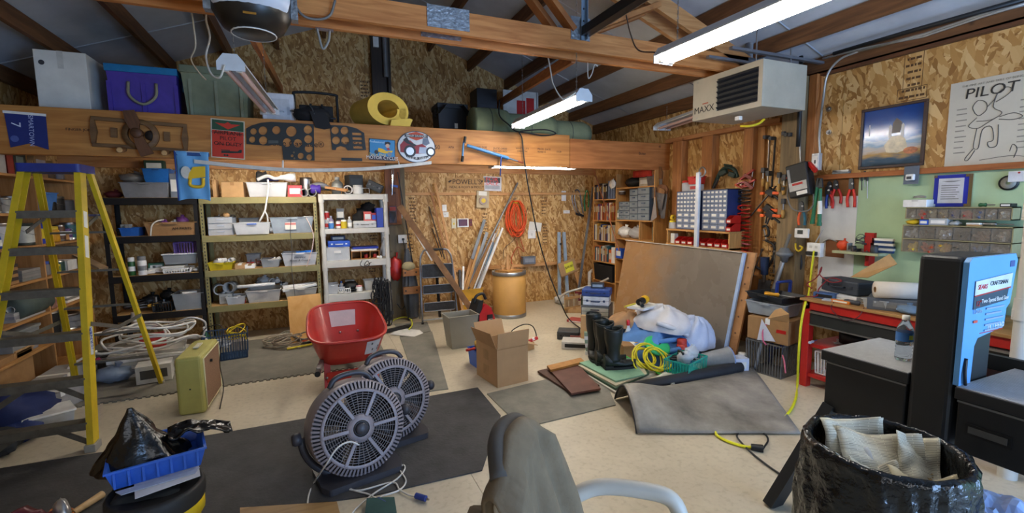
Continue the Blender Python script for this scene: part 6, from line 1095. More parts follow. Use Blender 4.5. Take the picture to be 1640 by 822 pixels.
P=[(1216,447),(1236,450),(1216,530),(1204,522)]; ob('plate',M().prism([(U(*q,0,XR-.1).y,U(*q,0,XR-.1).z) for q in P],XR-.105,XR-.1,'x'),mt('7a7c80',.4,.6,.3),T); ob('red_knob',M().lathe([(0,-.03),(.05,-.025),(.055,-.01),(.05,0)],16,tuple(U(1218,472,0,XR-.106)),'x'),mt('b8321c',.5),T)
for k in range(5): q=U(1214-k*1.0,486+8*k,0,XR-.106); ob('hole',M().cyl(q,q+Vector((-.002,0,0)),.012,n=10),BLACK,T)
# conduit pole leaning by the post
T=th('conduit_mast','galvanised mast with grey weather head leaning by the post','mast',FL(1225,535),world=True); p=U(1256,412,0,XR-.22);q=U(1232,487,0,XR-.32); ob('mast',M().cyl(p,q+(q-p)*1.0,.022,n=12),mt('b4b8bc',.3,.7),T); ob('weather_head',M().lathe([(0,.09),(.035,.09),(.06,.05),(.075,.045),(.075,.02),(.04,.0),(.03,-.05),(0,-.05)],16,tuple(p)),mt('77797a',.5),T); ob('handle_rod',M().cyl(p+Vector((0,0,.08)),U(1265,375,0,XR-.2),.016,n=8),mt('6a6458',.5),T)
# ---------------------------------------------------------------- things on the post
PX=XR-.162
T=th('battery_charger','black battery charger with red clamp hung on the post','charger',U(1288,288,0,PX),rot=(-.2,0,0)); ob('case',M().box(-.1,0,-.1,.1,-.16,.15),BLACK,T,bev=.012); ob('label_panel',M().box(-.103,-.1,-.085,.085,-.1,-.02),mt('b9b6b2',.4),T); ob('brand_mark',M().box(-.1045,-.103,-.05,.05,-.05,-.03),RED,T); ob('meter',M().box(-.104,-.1,-.08,.02,-.145,-.11),WHITE,T); ob('side_strip',M().box(-.103,-.1,.06,.085,-.02,.11),mt('8a8a8a',.4),T)
ob('clip',M().beam((-.05,-.1,.13),(-.08,-.17,.03),.03,.035),RED,T,bev=.006); ob('clip',M().beam((-.03,.1,.1),(-.05,.125,.04),.025,.03),mt('c8503c',.5),T); ob('lead',M().tube(sp([(-.05,.1,.02),(-.05,.15,-.12),(-.05,.12,-.25),(-.05,0,-.3),(-.05,-.08,-.26),(-.05,-.1,-.16)]),.007,6),mt('6d6a66',.5),T)
T=th('surface_switch','grey surface switch box fed by a conduit on the post','switch',U(1311,258,0,PX),world=True); a=FX(1305,246,1317,273,PX); ob('box',M().box(PX-.05,PX-.002,a[0],a[1],a[2],a[3]),mt('b8babc',.4,.4),T,bev=.004); ob('face',M().box(PX-.053,PX-.05,a[0]+.012,a[1]-.012,a[2]+.025,a[3]-.025),WHITE,T); ob('socket',M().box(PX-.0545,PX-.053,a[0]+.025,a[1]-.03,a[2]+.06,a[3]-.06),DGREY,T)
CND=mt('b4b2ac',.4,.5)
ob('conduit',M().tube(sp([U(1313,247,0,PX-.025),U(1312,215,0,PX-.025),U(1318,160,0,XR-.07),U(1325,120,0,XR-.07),U(1345,95,0,XR-.07),U(1375,82,0,XR-.07)],6),.01,7),CND,T)
one('conduit_run','white conduit running along the top of the right wall','conduit',M().tube([U(1375,82,0,XR-.08),U(1480,55,0,XR-.08),U(1570,25,0,XR-.08),U(1660,2,0,XR-.08)],.011,7),CND); one('conduit_run','second white conduit below the first along the right wall top','conduit',M().tube([U(1318,94,0,XR-.08),U(1380,78,0,XR-.08),U(1480,58,0,XR-.08),U(1575,26,0,XR-.1),U(1660,0,0,XR-.1)],.009,7),CND); one('gas_pipe','black pipe clipped along the wall plate of the right wall','pipe',M().tube([U(1335,86,0,XR-.14),U(1450,52,0,XR-.14),U(1650,-4,0,XR-.14)],.016,8),BLACK)
one('gas_drop','black gas pipe dropping beside the heater to the post','pipe',M().tube([U(1283,90,0,PX-.06),U(1282,130,0,PX-.06),U(1280,200,0,PX-.06),U(1278,235,0,PX-.06)],[.018]*4,10),BLACK); one('post_wire','white cable stapled down the treated post','cable',M().tube(sp([U(1284,165,0,PX-.01),U(1281,225,0,PX-.01),U(1282,262,0,PX-.01)]),.008,6),CND)
for i,y in enumerate((175,212)): q=U(1328,y,0,XR-.101); one('lag_bolt',['upper','lower'][i]+' steel washer bolt in the stud beside the treated post','bolt',M().cyl(q,q+Vector((-.012,0,0)),.022,n=12).cyl(q+Vector((-.012,0,0)),q+Vector((-.025,0,0)),.011,n=6),STEEL)
T=th('bolt_cutters','green handled bolt cutters hung on the post','bolt cutters',U(1310,290,0,PX),world=True); X=PX-.04
for i,(a_,b_) in enumerate((((1309,300),(1301,357)),((1314,302),(1312,360)))): ob('handle',M().cyl(U(*a_,0,X),U(*b_,0,X),.014,.017,10),mt('1f6a44',.45),T); ob('end_grip',M().cyl(U(*b_,0,X)+Vector((0,0,.02)),U(*b_,0,X)-Vector((0,0,.01)),.02,n=10),mt('1f6a44',.45),T)
ob('label_band',M().cyl(U(1313,322,0,X),U(1313,343,0,X),.0185,n=10),PAPER,T); ob('jaw',M().beam(U(1309,301,0,X),U(1312,285,0,X),.02,.035),mt('3a3c3c',.4,.6),T,bev=.004); ob('jaw',M().beam(U(1315,301,0,X),U(1314,286,0,X),.02,.035),mt('3a3c3c',.4,.6),T,bev=.004)
def pliers(label,xt,yt,xl,xr,yb_,c1,c2,X,open_=.0,name='pliers'):
    T=th(name,label,'pliers',U(xt,yt,0,X),world=True); h0=yt+(yb_-yt)*.42
    ob('head',M().prism([(U(*q,0,X).y,U(*q,0,X).z) for q in ((xt-3,yt+3),(xt,yt),(xt+3,yt+3),(xt+4,h0),(xt-4,h0))],X-.02,X-.004,'x'),mt('4a4c4e',.4,.7),T,bev=.003); ob('pivot',M().cyl(U(xt,(yt+h0)/2,0,X-.02),U(xt,(yt+h0)/2,0,X-.026),.009,n=8),STEEL,T)
    for x,c in ((xl,c1),(xr,c2)): ob('grip',M().tube(sp([U(xt+(x-xt)*.4,h0-1,0,X-.012),U(x,(h0+yb_)/2,0,X-.012),U(x+(xt-x)*.12,yb_,0,X-.012)]),.0115,7),cm(c),T)
pliers('channel pliers with orange grips hung on the post',1285,322,1279,1289,361,'d8541c','2a6a80',PX-.02)
T=th('thermostat','white thermostat on the treated post','thermostat',U(1286,374,0,PX),world=True); a=FX(1275,366,1297,381,PX); ob('case',M().box(PX-.025,PX-.002,a[0],a[1],a[2],a[3]),WHITE,T,bev=.005); ob('display',M().box(PX-.0262,PX-.025,a[0]+.05,a[1]-.03,a[2]+.035,a[3]-.015),mt('4a4d46',.3),T)
T=th('outlet_box','white double outlet with plugs at the foot of the post','outlet',U(1309,399,0,PX),world=True); a=FX(1298,389,1320,411,PX); ob('box',M().box(PX-.055,PX-.002,a[0],a[1],a[2],a[3]),WHITE,T,bev=.004)
for k in (.3,.7):
    for j in (.3,.72): y=a[0]+(a[1]-a[0])*k; z=a[2]+(a[3]-a[2])*j; ob('socket',M().box(PX-.0562,PX-.055,y-.012,y+.012,z-.012,z+.012),mt('c4c2ba',.5),T)
ob('plug',M().box(PX-.085,PX-.055,a[0]+.02,a[1]-.01,a[2]+.015,a[2]+.05),BLACK,T,bev=.004); ob('feed_cable',M().tube(sp([U(1306,389,0,PX-.03),U(1312,378,0,PX-.03),U(1318,366,0,PX-.03)]),.006,6),CND,T); ob('feed_cable',M().tube(sp([U(1318,388,0,XR-.03),U(1328,383,0,XR-.03),U(1340,387,0,XR-.03)]),.006,6),CND,T)
one('yellow_hook','yellow plastic hook screwed to the treated post','hook',M().tube(sp([U(1274,390,0,PX-.005),U(1275,399,0,PX-.02),U(1280,402,0,PX-.03),U(1285,397,0,PX-.035),U(1281,394,0,PX-.03)]),.009,6),mt('d8b81c',.45))
# yellow extension cord from outlet over the floor
e=[U(1304,402,0,PX-.08),U(1300,430,0,PX-.09),U(1297,460,0,PX-.12),U(1294,478,0,3.9),U(1290,485,0,3.72),U(1283,520,0,3.66),U(1279,570,0,3.62)]+[FL(*q,.012) for q in ((1277,615),(1274,640),(1262,662),(1240,677),(1205,684),(1165,680),(1147,684),(1148,697),(1165,707),(1190,715),(1205,717))]
T=th('extension_cord','bright yellow extension cord running from the outlet across the floor','cord',FL(1240,677),world=True); ob('cable',M().tube(sp(e,6),.0095,7),mt('d8d41c',.5),T); q0=FL(1203,716,.02);q1=FL(1222,719,.02); ob('socket_end',M().cyl(q0,q1,.02,.024,10),BLACK,T)
wire('black_lead','black lead looped from the yellow cord socket',[FL(1222,719,.02),FL(1230,705,.01),FL(1222,694,.01),FL(1195,691,.01),FL(1180,697,.01),FL(1190,712,.01),FL(1215,735,.01),FL(1250,760,.01),FL(1285,778,.01),FL(1310,775,.01)],.006,BLACK)
# ---------------------------------------------------------------- tools and frames on the right panel
X=XR-.02
pliers('pliers with one blue and one red grip on the white panel',1330,290,1324,1332,330,'23408a','b8241c',X); pliers('red gripped pliers beside the blue and red pair',1340,288,1333,1347,326,'c0281c','c0281c',X); pliers('dark snips with red and blue grips',1327,297,1323,1334,334,'23408a','c0281c',X-.03); pliers('red handled crimping tool on the green panel',1365,284,1357,1369,332,'d0301c','d0301c',X,name='crimper')
for i,(x,y0,y1,l) in enumerate(((1380,276,305,'thin black pick hung below the shuttle picture'),(1385,274,300,'silver feeler gauge hung below the shuttle picture'),(1389,276,318,'long thin probe hung below the shuttle picture'))): T=th('probe',l,'tool',U(x,y0,0,X),world=True); ob('shank',M().cyl(U(x,y0+10,0,X-.02),U(x,y1,0,X-.02),.004,n=6),[BLACK,STEEL,STEEL][i],T); ob('grip',M().cyl(U(x,y0,0,X-.02),U(x,y0+14,0,X-.02),.008,n=8),BLACK,T)
itX('stack','silver pencil tray on the rail',1333,272,1360,279,XR-.06,STEEL,GREY,d=.04,z=1.801,name='pencil_tray',cat='tray')
def wallframe(name,label,x0,y0,x1,y1,cat,X=XR-.012,t=.025,fr=None,fw=.03,tilt=0):
    a=FX(x0,y0,x1,y1,X); T=th(name,label,cat,(X,(a[0]+a[1])/2,(a[2]+a[3])/2),rot=(0,0,-PI/2)); w=(a[1]-a[0])/2;h=(a[3]-a[2])/2
    if fr:
        for x0_,x1_,z0_,z1_ in ((-w,w,h-fw,h),(-w,w,-h,-h+fw),(-w,-w+fw,-h+fw,h-fw),(w-fw,w,-h+fw,h-fw)): ob('frame_rail',M().box(x0_,x1_,-t,0,z0_,z1_),fr,T,bev=.003)
    return T,w,h
# shuttle launch picture
T,w,h=wallframe('framed_picture','framed picture of a shuttle launch with orange flames','1380' and 1380,168,1484,268,'picture',fr=mt('3a241c',.4),fw=.022); iw,ih=w-.022,h-.022
m,nt,p=_base('launch_print'); p.inputs['Roughness'].default_value=.12; tc=_n(nt,'ShaderNodeTexCoord'); sx=_n(nt,'ShaderNodeSeparateXYZ'); nt.links.new(tc.outputs['Object'],sx.inputs[0])
mr=_n(nt,'ShaderNodeMapRange'); mr.inputs[1].default_value=-ih; mr.inputs[2].default_value=ih; nt.links.new(sx.outputs[2],mr.inputs[0])
nz=_n(nt,'ShaderNodeTexNoise'); nz.inputs['Scale'].default_value=9; nz.inputs['Detail'].default_value=5; mpp=_n(nt,'ShaderNodeMapping'); mpp.inputs['Scale'].default_value=(.8,1,3); nt.links.new(tc.outputs['Object'],mpp.inputs[0]); nt.links.new(mpp.outputs[0],nz.inputs[0])
ad=_n(nt,'ShaderNodeMath',operation='MULTIPLY_ADD'); ad.inputs[1].default_value=.28; nt.links.new(nz.outputs[0],ad.inputs[0]); nt.links.new(mr.outputs[0],ad.inputs[2])
rp=_n(nt,'ShaderNodeValToRGB'); el=rp.color_ramp.elements; el[0].position=.1; el[0].color=lin('26363e'); el[1].position=1; el[1].color=lin('14418a')
for ps,cc in ((.24,'4a6070'),(.34,'b8935a'),(.42,'c8bcae'),(.5,'8aa6c0'),(.58,'d0d8e0'),(.63,'7a9cc8'),(.7,'2a62a8')): x=el.new(ps); x.color=lin(cc)
nt.links.new(ad.outputs[0],rp.inputs[0]); nt.links.new(rp.outputs[0],p.inputs['Base Color'])
ob('print',M().box(-iw,iw,-.012,-.002,-ih,ih),m,T); ob('plume',M().prism([(-.03,-ih*.55),(.05,-ih*.6),(.12,-ih*.5),(.1,-ih*.15),(.07,.0),(0,.0),(-.05,-ih*.3)],-.0125,-.012,'y'),mt('d6c6a6',.3,0,.3,14),T); ob('fireball',M().prism(circ(.14,-ih*.55,.05,16,.028),-.0128,-.0125,'y'),mt('b0663a',.3,0,.6,30),T)
ob('shuttle_tank',M().prism([(.0,.1*ih),(.06,.1*ih),(.07,.45*ih),(.03,.62*ih),(.005,.45*ih)],-.013,-.012,'y'),mt('3a3434',.3),T)
for x in (-.012,.075): ob('booster',M().prism([(x-.008,-.05*ih),(x+.012,-.05*ih),(x+.012,.35*ih),(x+.002,.42*ih),(x-.008,.35*ih)],-.0135,-.012,'y'),mt('c8c4bc',.3),T)
ob('tower',M().box(-.17,-.162,-.013,-.012,.1*ih,.5*ih),mt('a8b4c0',.3),T)
# pilot poster
T,w,h=wallframe('poster','cream poster headed pilot with a cartoon aviator sketch','1515' and 1519,122,1662,262,'poster'); PP=mt('c8c2b2',.5,0,.06,4); ob('sheet',M().box(-w,w,-.004,0,-h,h),PP,T); IK=mt('2a2724',.6); IL=mt('8d887c',.6)
text('PILOT',.1,IK,T,(-.01,-.0048,h*.68),RY,sx=1.05,shear=.1,ext=.002); text('THE FINE ART AND SKILL OF BEING A',.02,IL,T,(0,-.0048,h*.88),RY)
random.seed(9)
for r in range(9):
    for sx_,ln in ((-.8,.3),(.62,.26)):
        z=h*(.35-.13*r)-.01*random.random(); ob('caption_line',M().box(w*sx_,w*(sx_+ln*random.uniform(.7,1)),-.0046,-.004,z,z+.008),IL,T)
S=lambda pts,r=.0028: ob('sketch_line',M().tube(sp([(x*w,-.005,z*h) for x,z in pts],4),r,4),mt('55504a',.6),T)
S([(-.35,.2),(-.42,.36),(-.3,.5),(-.12,.42),(-.1,.25),(-.25,.14),(-.35,.2)]); S([(-.1,.3),(.05,.45),(.12,.6),(.05,.3),(.25,.15),(.15,.05),(-.05,.0),(-.3,.02)]); S([(.12,.6),(.3,.7),(.42,.62),(.3,.5),(.1,.4)]); S([(-.3,.1),(-.48,-.08),(-.25,-.15),(-.05,-.05),(.15,.05)]); S([(-.28,-.15),(-.32,-.5),(-.3,-.62),(-.2,-.6),(-.15,-.2),(.05,-.15),(.12,-.45),(.0,-.5),(.05,-.62),(.2,-.6),(.22,-.4),(.2,-.12)]); S([(-.32,-.62),(-.5,-.85),(-.42,-.88),(-.28,-.66)]); S([(.2,.05),(.5,.1),(.7,.0),(.5,-.05),(.2,.0)]); S([(-.15,-.9),(.5,-.85),(.9,-.9)],.002); S([(.5,-.75),(.55,-.6),(.65,-.7),(.6,-.9)],.0025)
# certificate plaque
T,w,h=wallframe('plaque','blue plaque with a white certificate and chrome corners','1493' and 1497,280,1553,331,'plaque'); ob('board',M().box(-w,w,-.015,0,-h,h),mt('1c2a9a',.3),T); ob('certificate',M().box(-w*.72,w*.72,-.017,-.015,-h*.78,h*.78),mt('c9c9cc',.3),T)
ob('eagle_mark',M().prism([(-.06,h*.62),(.06,h*.62),(.02,h*.54),(-.02,h*.54)],-.0175,-.017,'y'),GREY,T)
for k in range(7): ob('text_line',M().box(-w*.55,w*(.5-.1*(k%3)),-.0174,-.017,h*(.3-.14*k),h*(.3-.14*k)+.006),GREY,T)
for s in (-1,1):
    for q in (-1,1): ob('corner_clip',M().box(min(s*w,s*(w-.02)),max(s*w,s*(w-.02)),-.02,-.001,min(q*h,q*(h-.02)),max(q*h,q*(h-.02))),CHROME,T)
ob('side_trim',M().box(w-.002,w+.02,-.016,0,-h,h),CHROME,T)
T,w,h=wallframe('magnet_card','grey carded timer clip hung on the rail','1446' and 1448,266,1472,295,'tool',X=XR-.06); ob('card',M().box(-w,w,-.004,0,-h,h),mt('5a6470',.5),T); ob('timer',M().box(-w*.55,w*.6,-.03,-.004,-h*.6,h*.1),WHITE,T,bev=.008); ob('screen',M().box(-w*.35,w*.3,-.031,-.03,-h*.45,-h*.15),DGREY,T)
T,w,h=wallframe('abrasive_disc','black abrasive disc hung on the green panel','1598' and 1600,282,1633,304,'disc'); ob('disc',M().lathe([(.03,-.012),(w,-.012),(w,0),(.03,0),(.03,-.012)],26,(0,0,0),'y'),BLACK,T); ob('hub',M().lathe([(.012,-.014),(.04,-.014),(.04,-.012)],16,(0,0,0),'y'),mt('8a8a80',.5),T)
T,w,h=wallframe('paper_slip','white paper slip pinned over the black disc','1614' and 1615,274,1650,291,'paper',X=XR-.03); ob('sheet',M().box(-w,w,-.002,0,-h,h),mt('d4d6dc',.5),T); ob('pin',M().cyl((0,-.008,h*.7),(0,-.002,h*.7),.006,n=8),RED,T)
# bin racks
TAN=mt('9a8f68',.5); CLB=mt('a89c8a',.25,0,.15,9,alpha=.3)
def binrack(label,x0,y0,x1,y1,rows,cols,X,d,cont):
    a=FX(x0,y0,x1,y1,X); w=a[1]-a[0];h=a[3]-a[2]; T=th('tilt_bin_rack',label,'bin rack',(X+d/2,(a[0]+a[1])/2,a[2]),-PI/2); t=.007
    b=M().box(-w/2,w/2,d/2-t,d/2,0,h); b.box(-w/2,-w/2+t,-d/2,d/2,0,h); b.box(w/2-t,w/2,-d/2,d/2,0,h)
    for r in range(rows+1): z=h*r/rows; b.box(-w/2,w/2,-d/2,d/2,max(0,z-t),max(t,z))
    ob('frame',b,TAN,T)
    for r in range(rows):
        for c in range(cols):
            x0_=-w/2+t+(w-2*t)*c/cols+.002; x1_=-w/2+t+(w-2*t)*(c+1)/cols-.002; z0=h*r/rows+.002; z1=h*(r+1)/rows-t-.002
            B=ob('tilt_bin',M().tub(x0_,x1_,-d/2-.004,d/2-t-.002,z0,z1*.97+z0*.03,.003),CLB,T); k=cont[(r*cols+c)%len(cont)]
            f=M(); random.seed(r*50+c)
            for q in range(22): f.cb((random.uniform(x0_+.015,x1_-.015),random.uniform(-d/2+.008,0),z0+.012+random.random()*(z1-z0)*.5),(.036,.016,.014),(random.random()*3,random.random()*3,random.random()*3))
            o=ob('loose_fasteners',f,cm(k),B); o['kind']='stuff'
binrack('single row tilt bin rack on the green panel',1450,332,1622,352,1,9,XR-.13,.11,['8a8880','c0301c','b0a078','8a7a5a','2a2e5a','a02a20','23406a','9a9a98','a8a090'])
binrack('double row tilt bin rack on the green panel',1444,362,1622,409,2,6,XR-.15,.13,['d8b81c','c84a1c','d8a01c','1a1c1a','2a5a80','8a8884','a8a8a4','2a2c2a','b0b0ae','1c1c1e','8a6a52','b8aa94'])
zt=FX(1444,362,1622,409,XR-.15)[3]+.001; itX('bag','yellow bagged clips on the double bin rack',1448,351,1470,361,XR-.14,'d0b01c',d=.07,z=zt); itX('box','blue tape dispenser on the double bin rack',1472,352,1486,361,XR-.14,BLUE,d=.07,z=zt); itX('box','clear case on the double bin rack',1487,350,1517,362,XR-.14,CLEAR,WHITE,d=.08,z=zt); itX('bag','clear bag of screws on the double bin rack',1517,354,1536,363,XR-.14,CLEAR,d=.07,z=zt); itX('stack','thin notepad on the double bin rack',1547,357,1570,362,XR-.14,PAPER,CARD,d=.09,z=zt); itX('tool','silver ruler on the double bin rack',1568,356,1622,361,XR-.12,STEEL,d=.04,z=zt)
zt=FX(1450,332,1622,352,XR-.13)[3]+.001; itX('carton','long white carton on the single bin rack',1446,320,1484,331,XR-.13,WHITE,mt('c8c6c0',.5),d=.1,z=zt); itX('cable','silver chain coil on the white carton',1459,313,1478,320,XR-.13,STEEL,d=.06,z=zt+.07); itX('tool','green handled tool on the single bin rack',1566,325,1592,331,XR-.12,GRN,d=.03,z=zt); itX('box','flat black box on the single bin rack',1601,326,1620,331,XR-.13,BLACK,d=.08,z=zt)
# small green shelf with clutter
a=FX(1332,404,1406,411,4.2); T=th('small_shelf','small pale green shelf loaded with parts above the bench','shelf',(4.29,(a[0]+a[1])/2,a[3]),world=True); ob('board',M().box(4.2,XR-.02,a[0],a[1],a[3]-.022,a[3]),mt('a8ab84',.6),T,bev=.002); ob('bracket',M().box(4.3,XR-.018,a[0]+.12,a[0]+.15,a[3]-.12,a[3]-.022),RED,T); zt=a[3]+.001
itX('bag','orange safety flag folded on the green shelf',1337,382,1356,401,4.26,mt('e0481c',.5),d=.06,z=zt); itX('cable','round wire mirror on the green shelf',1367,374,1384,392,4.28,DKSTEEL,d=.04,z=zt+.06); itX('part','grey metal plate leaning on the green shelf',1356,390,1374,404,4.24,GREY,d=.06,z=zt); itX('book','red booklet standing on the green shelf',1384,373,1400,400,4.3,RED,mt('a01c14',.5),d=.03,z=zt); itX('stack','printed instruction sheets clipped at the end of the green shelf',1394,382,1432,400,4.3,PAPER,mt('23406a',.5),d=.03,z=zt+.0)
clutter('along the front of the green shelf','green shelf bits',4.22,4.28,a[0]+.03,a[1]-.03,zt,5,[('part','brown',mt('5a4030',.6),None),('jar','dark',DGREY,None),('part','black',BLACK,None)],(.04,.06))
# ================================================================ HEATER
T=th('gas_heater','beige ceiling-hung gas heater with louvred front','heater',(3.72,3.18,2.35),world=True); HB=mt('b3ab98',.45,.1,.08,5); HL=mt('2c3038',.4,.4)
x0,x1,y0,y1,z0,z1=3.46,4.0,2.80,3.56,2.35,2.73; ly0,ly1=2.84,3.27
ob('case',M().box(x0+.012,x1,y0,y1,z0,z1),HB,T,bev=.005)
for b_ in ((ly1,y1,z0,z1),(y0,ly0,z0,z1),(ly0,ly1,z0,z0+.045),(ly0,ly1,z1-.05,z1)): ob('front_panel',M().box(x0,x0+.012,*b_),HB,T)
ob('louvre_opening',M().box(x0+.0115,x0+.0125,ly0,ly1,z0+.045,z1-.05),mt('15171a',.6),T)
for k in range(6): z=z0+.07+.046*k; ob('louvre',M().beam((x0+.002,ly0,z),(x0+.002,ly1,z),.03,.006,(.5,0,.8)),HL,T)
text('MAXX',.085,BLACK,T,(x0-.0005,3.42,z0+.09),RX,sx=1.0); ob('orange_print',M().box(x0-.001,x0,3.37,3.44,z0+.138,z0+.148),mt('a04a2a',.5),T)
ob('screw_row',M().box(x0-.002,x0,y0+.05,y0+.06,z0+.02,z0+.03).box(x0-.002,x0,y1-.06,y1-.05,z0+.02,z0+.03).box(x0-.002,x0,y1-.06,y1-.05,z1-.03,z1-.02),STEEL,T)
for x,y in ((x0+.06,y0+.12),(x0+.06,y1-.08),(x1-.08,y0+.1),(x1-.08,y1-.1)): ob('hanger_rod',M().cyl((x,y,z1),(x,y,roofz(x)-.05),.006,n=8),STEEL,T)
ob('flue',M().cyl((x1-.1,3.3,z1),(x1-.1,3.3,roofz(x1-.1)),.05,n=14),mt('8d9094',.4,.7),T)
T=th('punched_strut','punched steel strut above the heater carrying its rods','strut',(3.9,2.9,2.82),world=True)
for y in (2.88,3.12): s_=M().box(3.2,4.36,y,y+.035,2.80,2.822); ob('rail',s_,mt('7a7b80',.45,.6),T)
T=th('heater_cord','yellow cord with white plug below the heater','cord',(3.6,3.1,2.33),world=True); ob('cable',M().tube(sp([U(1186,202,0,3.6),U(1200,202,0,3.62),U(1215,198,0,3.7),U(1224,191,0,3.75)]),.011,7),mt('d8c41c',.5),T); ob('plug',M().box(3.58,3.62,U(1186,202,0,3.6).y,U(1186,202,0,3.6).y+.05,2.3,2.335),WHITE,T,bev=.004)
# ================================================================ RED WORKBENCH
b0,b1,bx0,bx1,bt=.55,2.545,3.74,XR-.03,.755; BR=mt('b3201a',.4,0,.12,8)
T=th('workbench','red steel workbench with wooden top and black drawers','workbench',(4.05,1.55,0),world=True)
ob('top',M().box(bx0-.02,bx1,b0-.02,b1+.02,bt-.02,bt),wood('b98d54','9a7040',(14,1.2,14)),T,bev=.003); ob('apron',M().box(bx0,bx0+.03,b0,b1,bt-.09,bt-.021),BR,T,bev=.003); ob('apron',M().box(bx0,bx1,b1-.03,b1,bt-.09,bt-.021),BR,T)
for x in (bx0,bx1-.06):
    for y in (b0,b1-.06): ob('leg',M().box(x,x+.06,y,y+.06,0,bt-.021),BR,T,bev=.004)
for z in (.38,.12): ob('lower_shelf',M().box(bx0+.02,bx1,b0+.03,b1-.03,z-.03,z),BR,T)
for y0_,y1_ in ((b1-.06-.78,b1-.07),(b0+.07,b1-.06-.8)):
    D=ob('drawer',M().box(bx0-.012,bx1-.1,y0_,y1_,bt-.215,bt-.095),mt('1f2221',.5),T,bev=.003); ob('pull',M().box(bx0-.026,bx0-.012,y0_,y1_,bt-.112,bt-.098),STEEL,D); ob('lower_edge',M().box(bx0-.02,bx0-.012,y0_,y1_,bt-.215,bt-.205),STEEL,D)
for y in (b1-.03,b1-.85): ob('bolt',M().cyl((bx0-.004,y,bt-.05),(bx0,y,bt-.05),.01,n=8),STEEL,T)
# below the bench
put('roll','black cable reel with white core under the bench',(3.92,2.28,.381),.09,.2,.19,mt('1c1c1e',.5),WHITE,PI/2+.3,rot=(0,PI/2,.2)).location.z=.44
put('cable','black hose heap under the bench',(3.95,2.0,.381),.36,.3,.1,BLACK); put('tool','white and blue marker on the bench shelf edge',(3.78,2.47,.381),.14,.03,.025,'c8ccd8','2a4a9a',.2)
put('basket','white plastic basket of cables on the low bench shelf',(3.93,2.33,.121),.26,.28,.2,WHITE,None,-PI/2); put('cable','blue and white cable coil in the white basket',(3.93,2.33,.27),.2,.2,.09,'2a3a5a'); put('bag','white rag bundle in the white basket',(3.95,2.38,.25),.16,.14,.16,WHITE)
# on the bench
zb=bt+.001
def bn(kind,label,px,py,w,d,h,c,c2=None,rz=0,dz=0,**k):
    p=FL(px,py,zb+dz); return put(kind,label,(min(max(p.x,bx0+.02+d*.4),bx1-.12),p.y,zb+dz),w,d,h,c,c2,-PI/2+rz,**k)
T=th('paper_towel','white paper towel roll lying on the bench','paper towel',(3.9,1.98,zb+.0),-.9); ob('roll',M().lathe([(.022,-.14),(.06,-.14),(.06,.14),(.022,.14),(.022,-.14)],22,(0,0,.061),'x'),mt('dcd3c6',.8,0,.05),T); ob('core',M().lathe([(.019,-.141),(.022,-.141),(.022,.141),(.019,.141),(.019,-.141)],14,(0,0,.061),'x'),CARD2,T); ob('loose_sheet',M().prism([(.1,.06),(.14,.12),(.14,.02)],.0,.003,'z'),mt('dcd3c6',.8),T)
T.location=(3.86,1.93,zb+.09); T.rotation_euler=(0,.0,-.75)
put('box','flat grey box carrying the paper towel roll',(3.9,1.97,zb),.3,.2,.088,mt('5a5e64',.5),GREY,-PI/2+.4); bn('spray','magenta spool on the bench beside the towel roll',1355,468,.09,.09,.08,'c82a7a','d83a8a',name='spool',cat='spool')
put('case','dark blue soft case lying on the bench',(4.02,2.36,zb+.05),.34,.2,.11,'2c3440','1c2430',-PI/2-.2); put('stack','white papers under the soft case on the bench',(4.0,2.36,zb),.32,.26,.048,'d0d0d0',PAPER,-PI/2)
T=th('cardboard_sheet','folded brown cardboard sheet leaning over the bench clutter','cardboard',(4.15,1.95,zb),world=True); c0=U(1362,452,0,4.12);c1=U(1432,422,0,4.2); ob('sheet',M().add([U(1362,444,0,4.05),U(1425,407,0,4.2),U(1437,423,0,4.2),U(1390,445,0,4.05)],[(0,1,2,3)]),mt('b58c58',.8),T,solid=.006)
put('case','black slotted storage case on the bench',(4.1,1.75,zb),.44,.24,.16,'1c1d20','2a2b2e',-PI/2,); put('case','dark navy flat case on the bench',(3.95,1.6,zb),.34,.24,.09,'23282f','15181c',-PI/2); put('box','orange tipped tool box on the dark case',(4.0,1.56,zb+.091),.12,.06,.04,'d8601c','23408a',-PI/2)
put('bag','dark red cloth bundle behind the black case',(4.22,1.6,zb),.3,.2,.2,mt('5a3030',.8),None,0); put('bag','grey rag bundle behind the black case',(4.22,1.85,zb),.3,.18,.18,mt('4a4644',.8),None,0)
put('bin','clear box with pink wire at the front of the bench',(3.85,2.04,zb),.16,.13,.07,CLEAR,None,-PI/2); put('cable','pink wire coil in the clear box',(3.85,2.04,zb+.01),.1,.08,.04,'c83a6a'); put('bag','clear blister pack with blue card on the bench',(3.83,1.84,zb),.16,.14,.07,mt('8aa8c8',.3,alpha=.7),None,.4); put('cable','black and red test leads on the bench',(3.86,1.7,zb),.2,.14,.05,BLACK,RED); put('bag','clear bag of connectors on the bench',(3.82,1.6,zb),.14,.14,.08,CLEAR,None,0)
put('box','small blue meter at the end of the bench',(3.86,2.44,zb),.16,.08,.05,'3a5a8a',BLACK,-PI/2+.2); put('box','orange strip box on the bench front',(3.78,2.27,zb),.14,.03,.025,'d87a1c',None,-PI/2); put('tool','grey soldering tool on the bench front',(3.8,2.14,zb),.22,.05,.04,'4a4c50',None,-PI/2+.1); put('stack','loose cards on the bench corner',(3.82,2.37,zb),.12,.1,.012,'b8c4d0',PAPER,.3)
P=[U(1300,462,0,3.9),U(1292,455,0,3.95),U(1305,447,0,4.0),U(1314,436,0,4.0),U(1316,428,0,4.0),U(1313,440,0,3.95),U(1330,452,0,3.9),U(1348,450,0,3.9),U(1330,446,0,3.95),U(1312,462,0,3.85),U(1308,474,0,3.8),U(1290,478,0,3.74)]
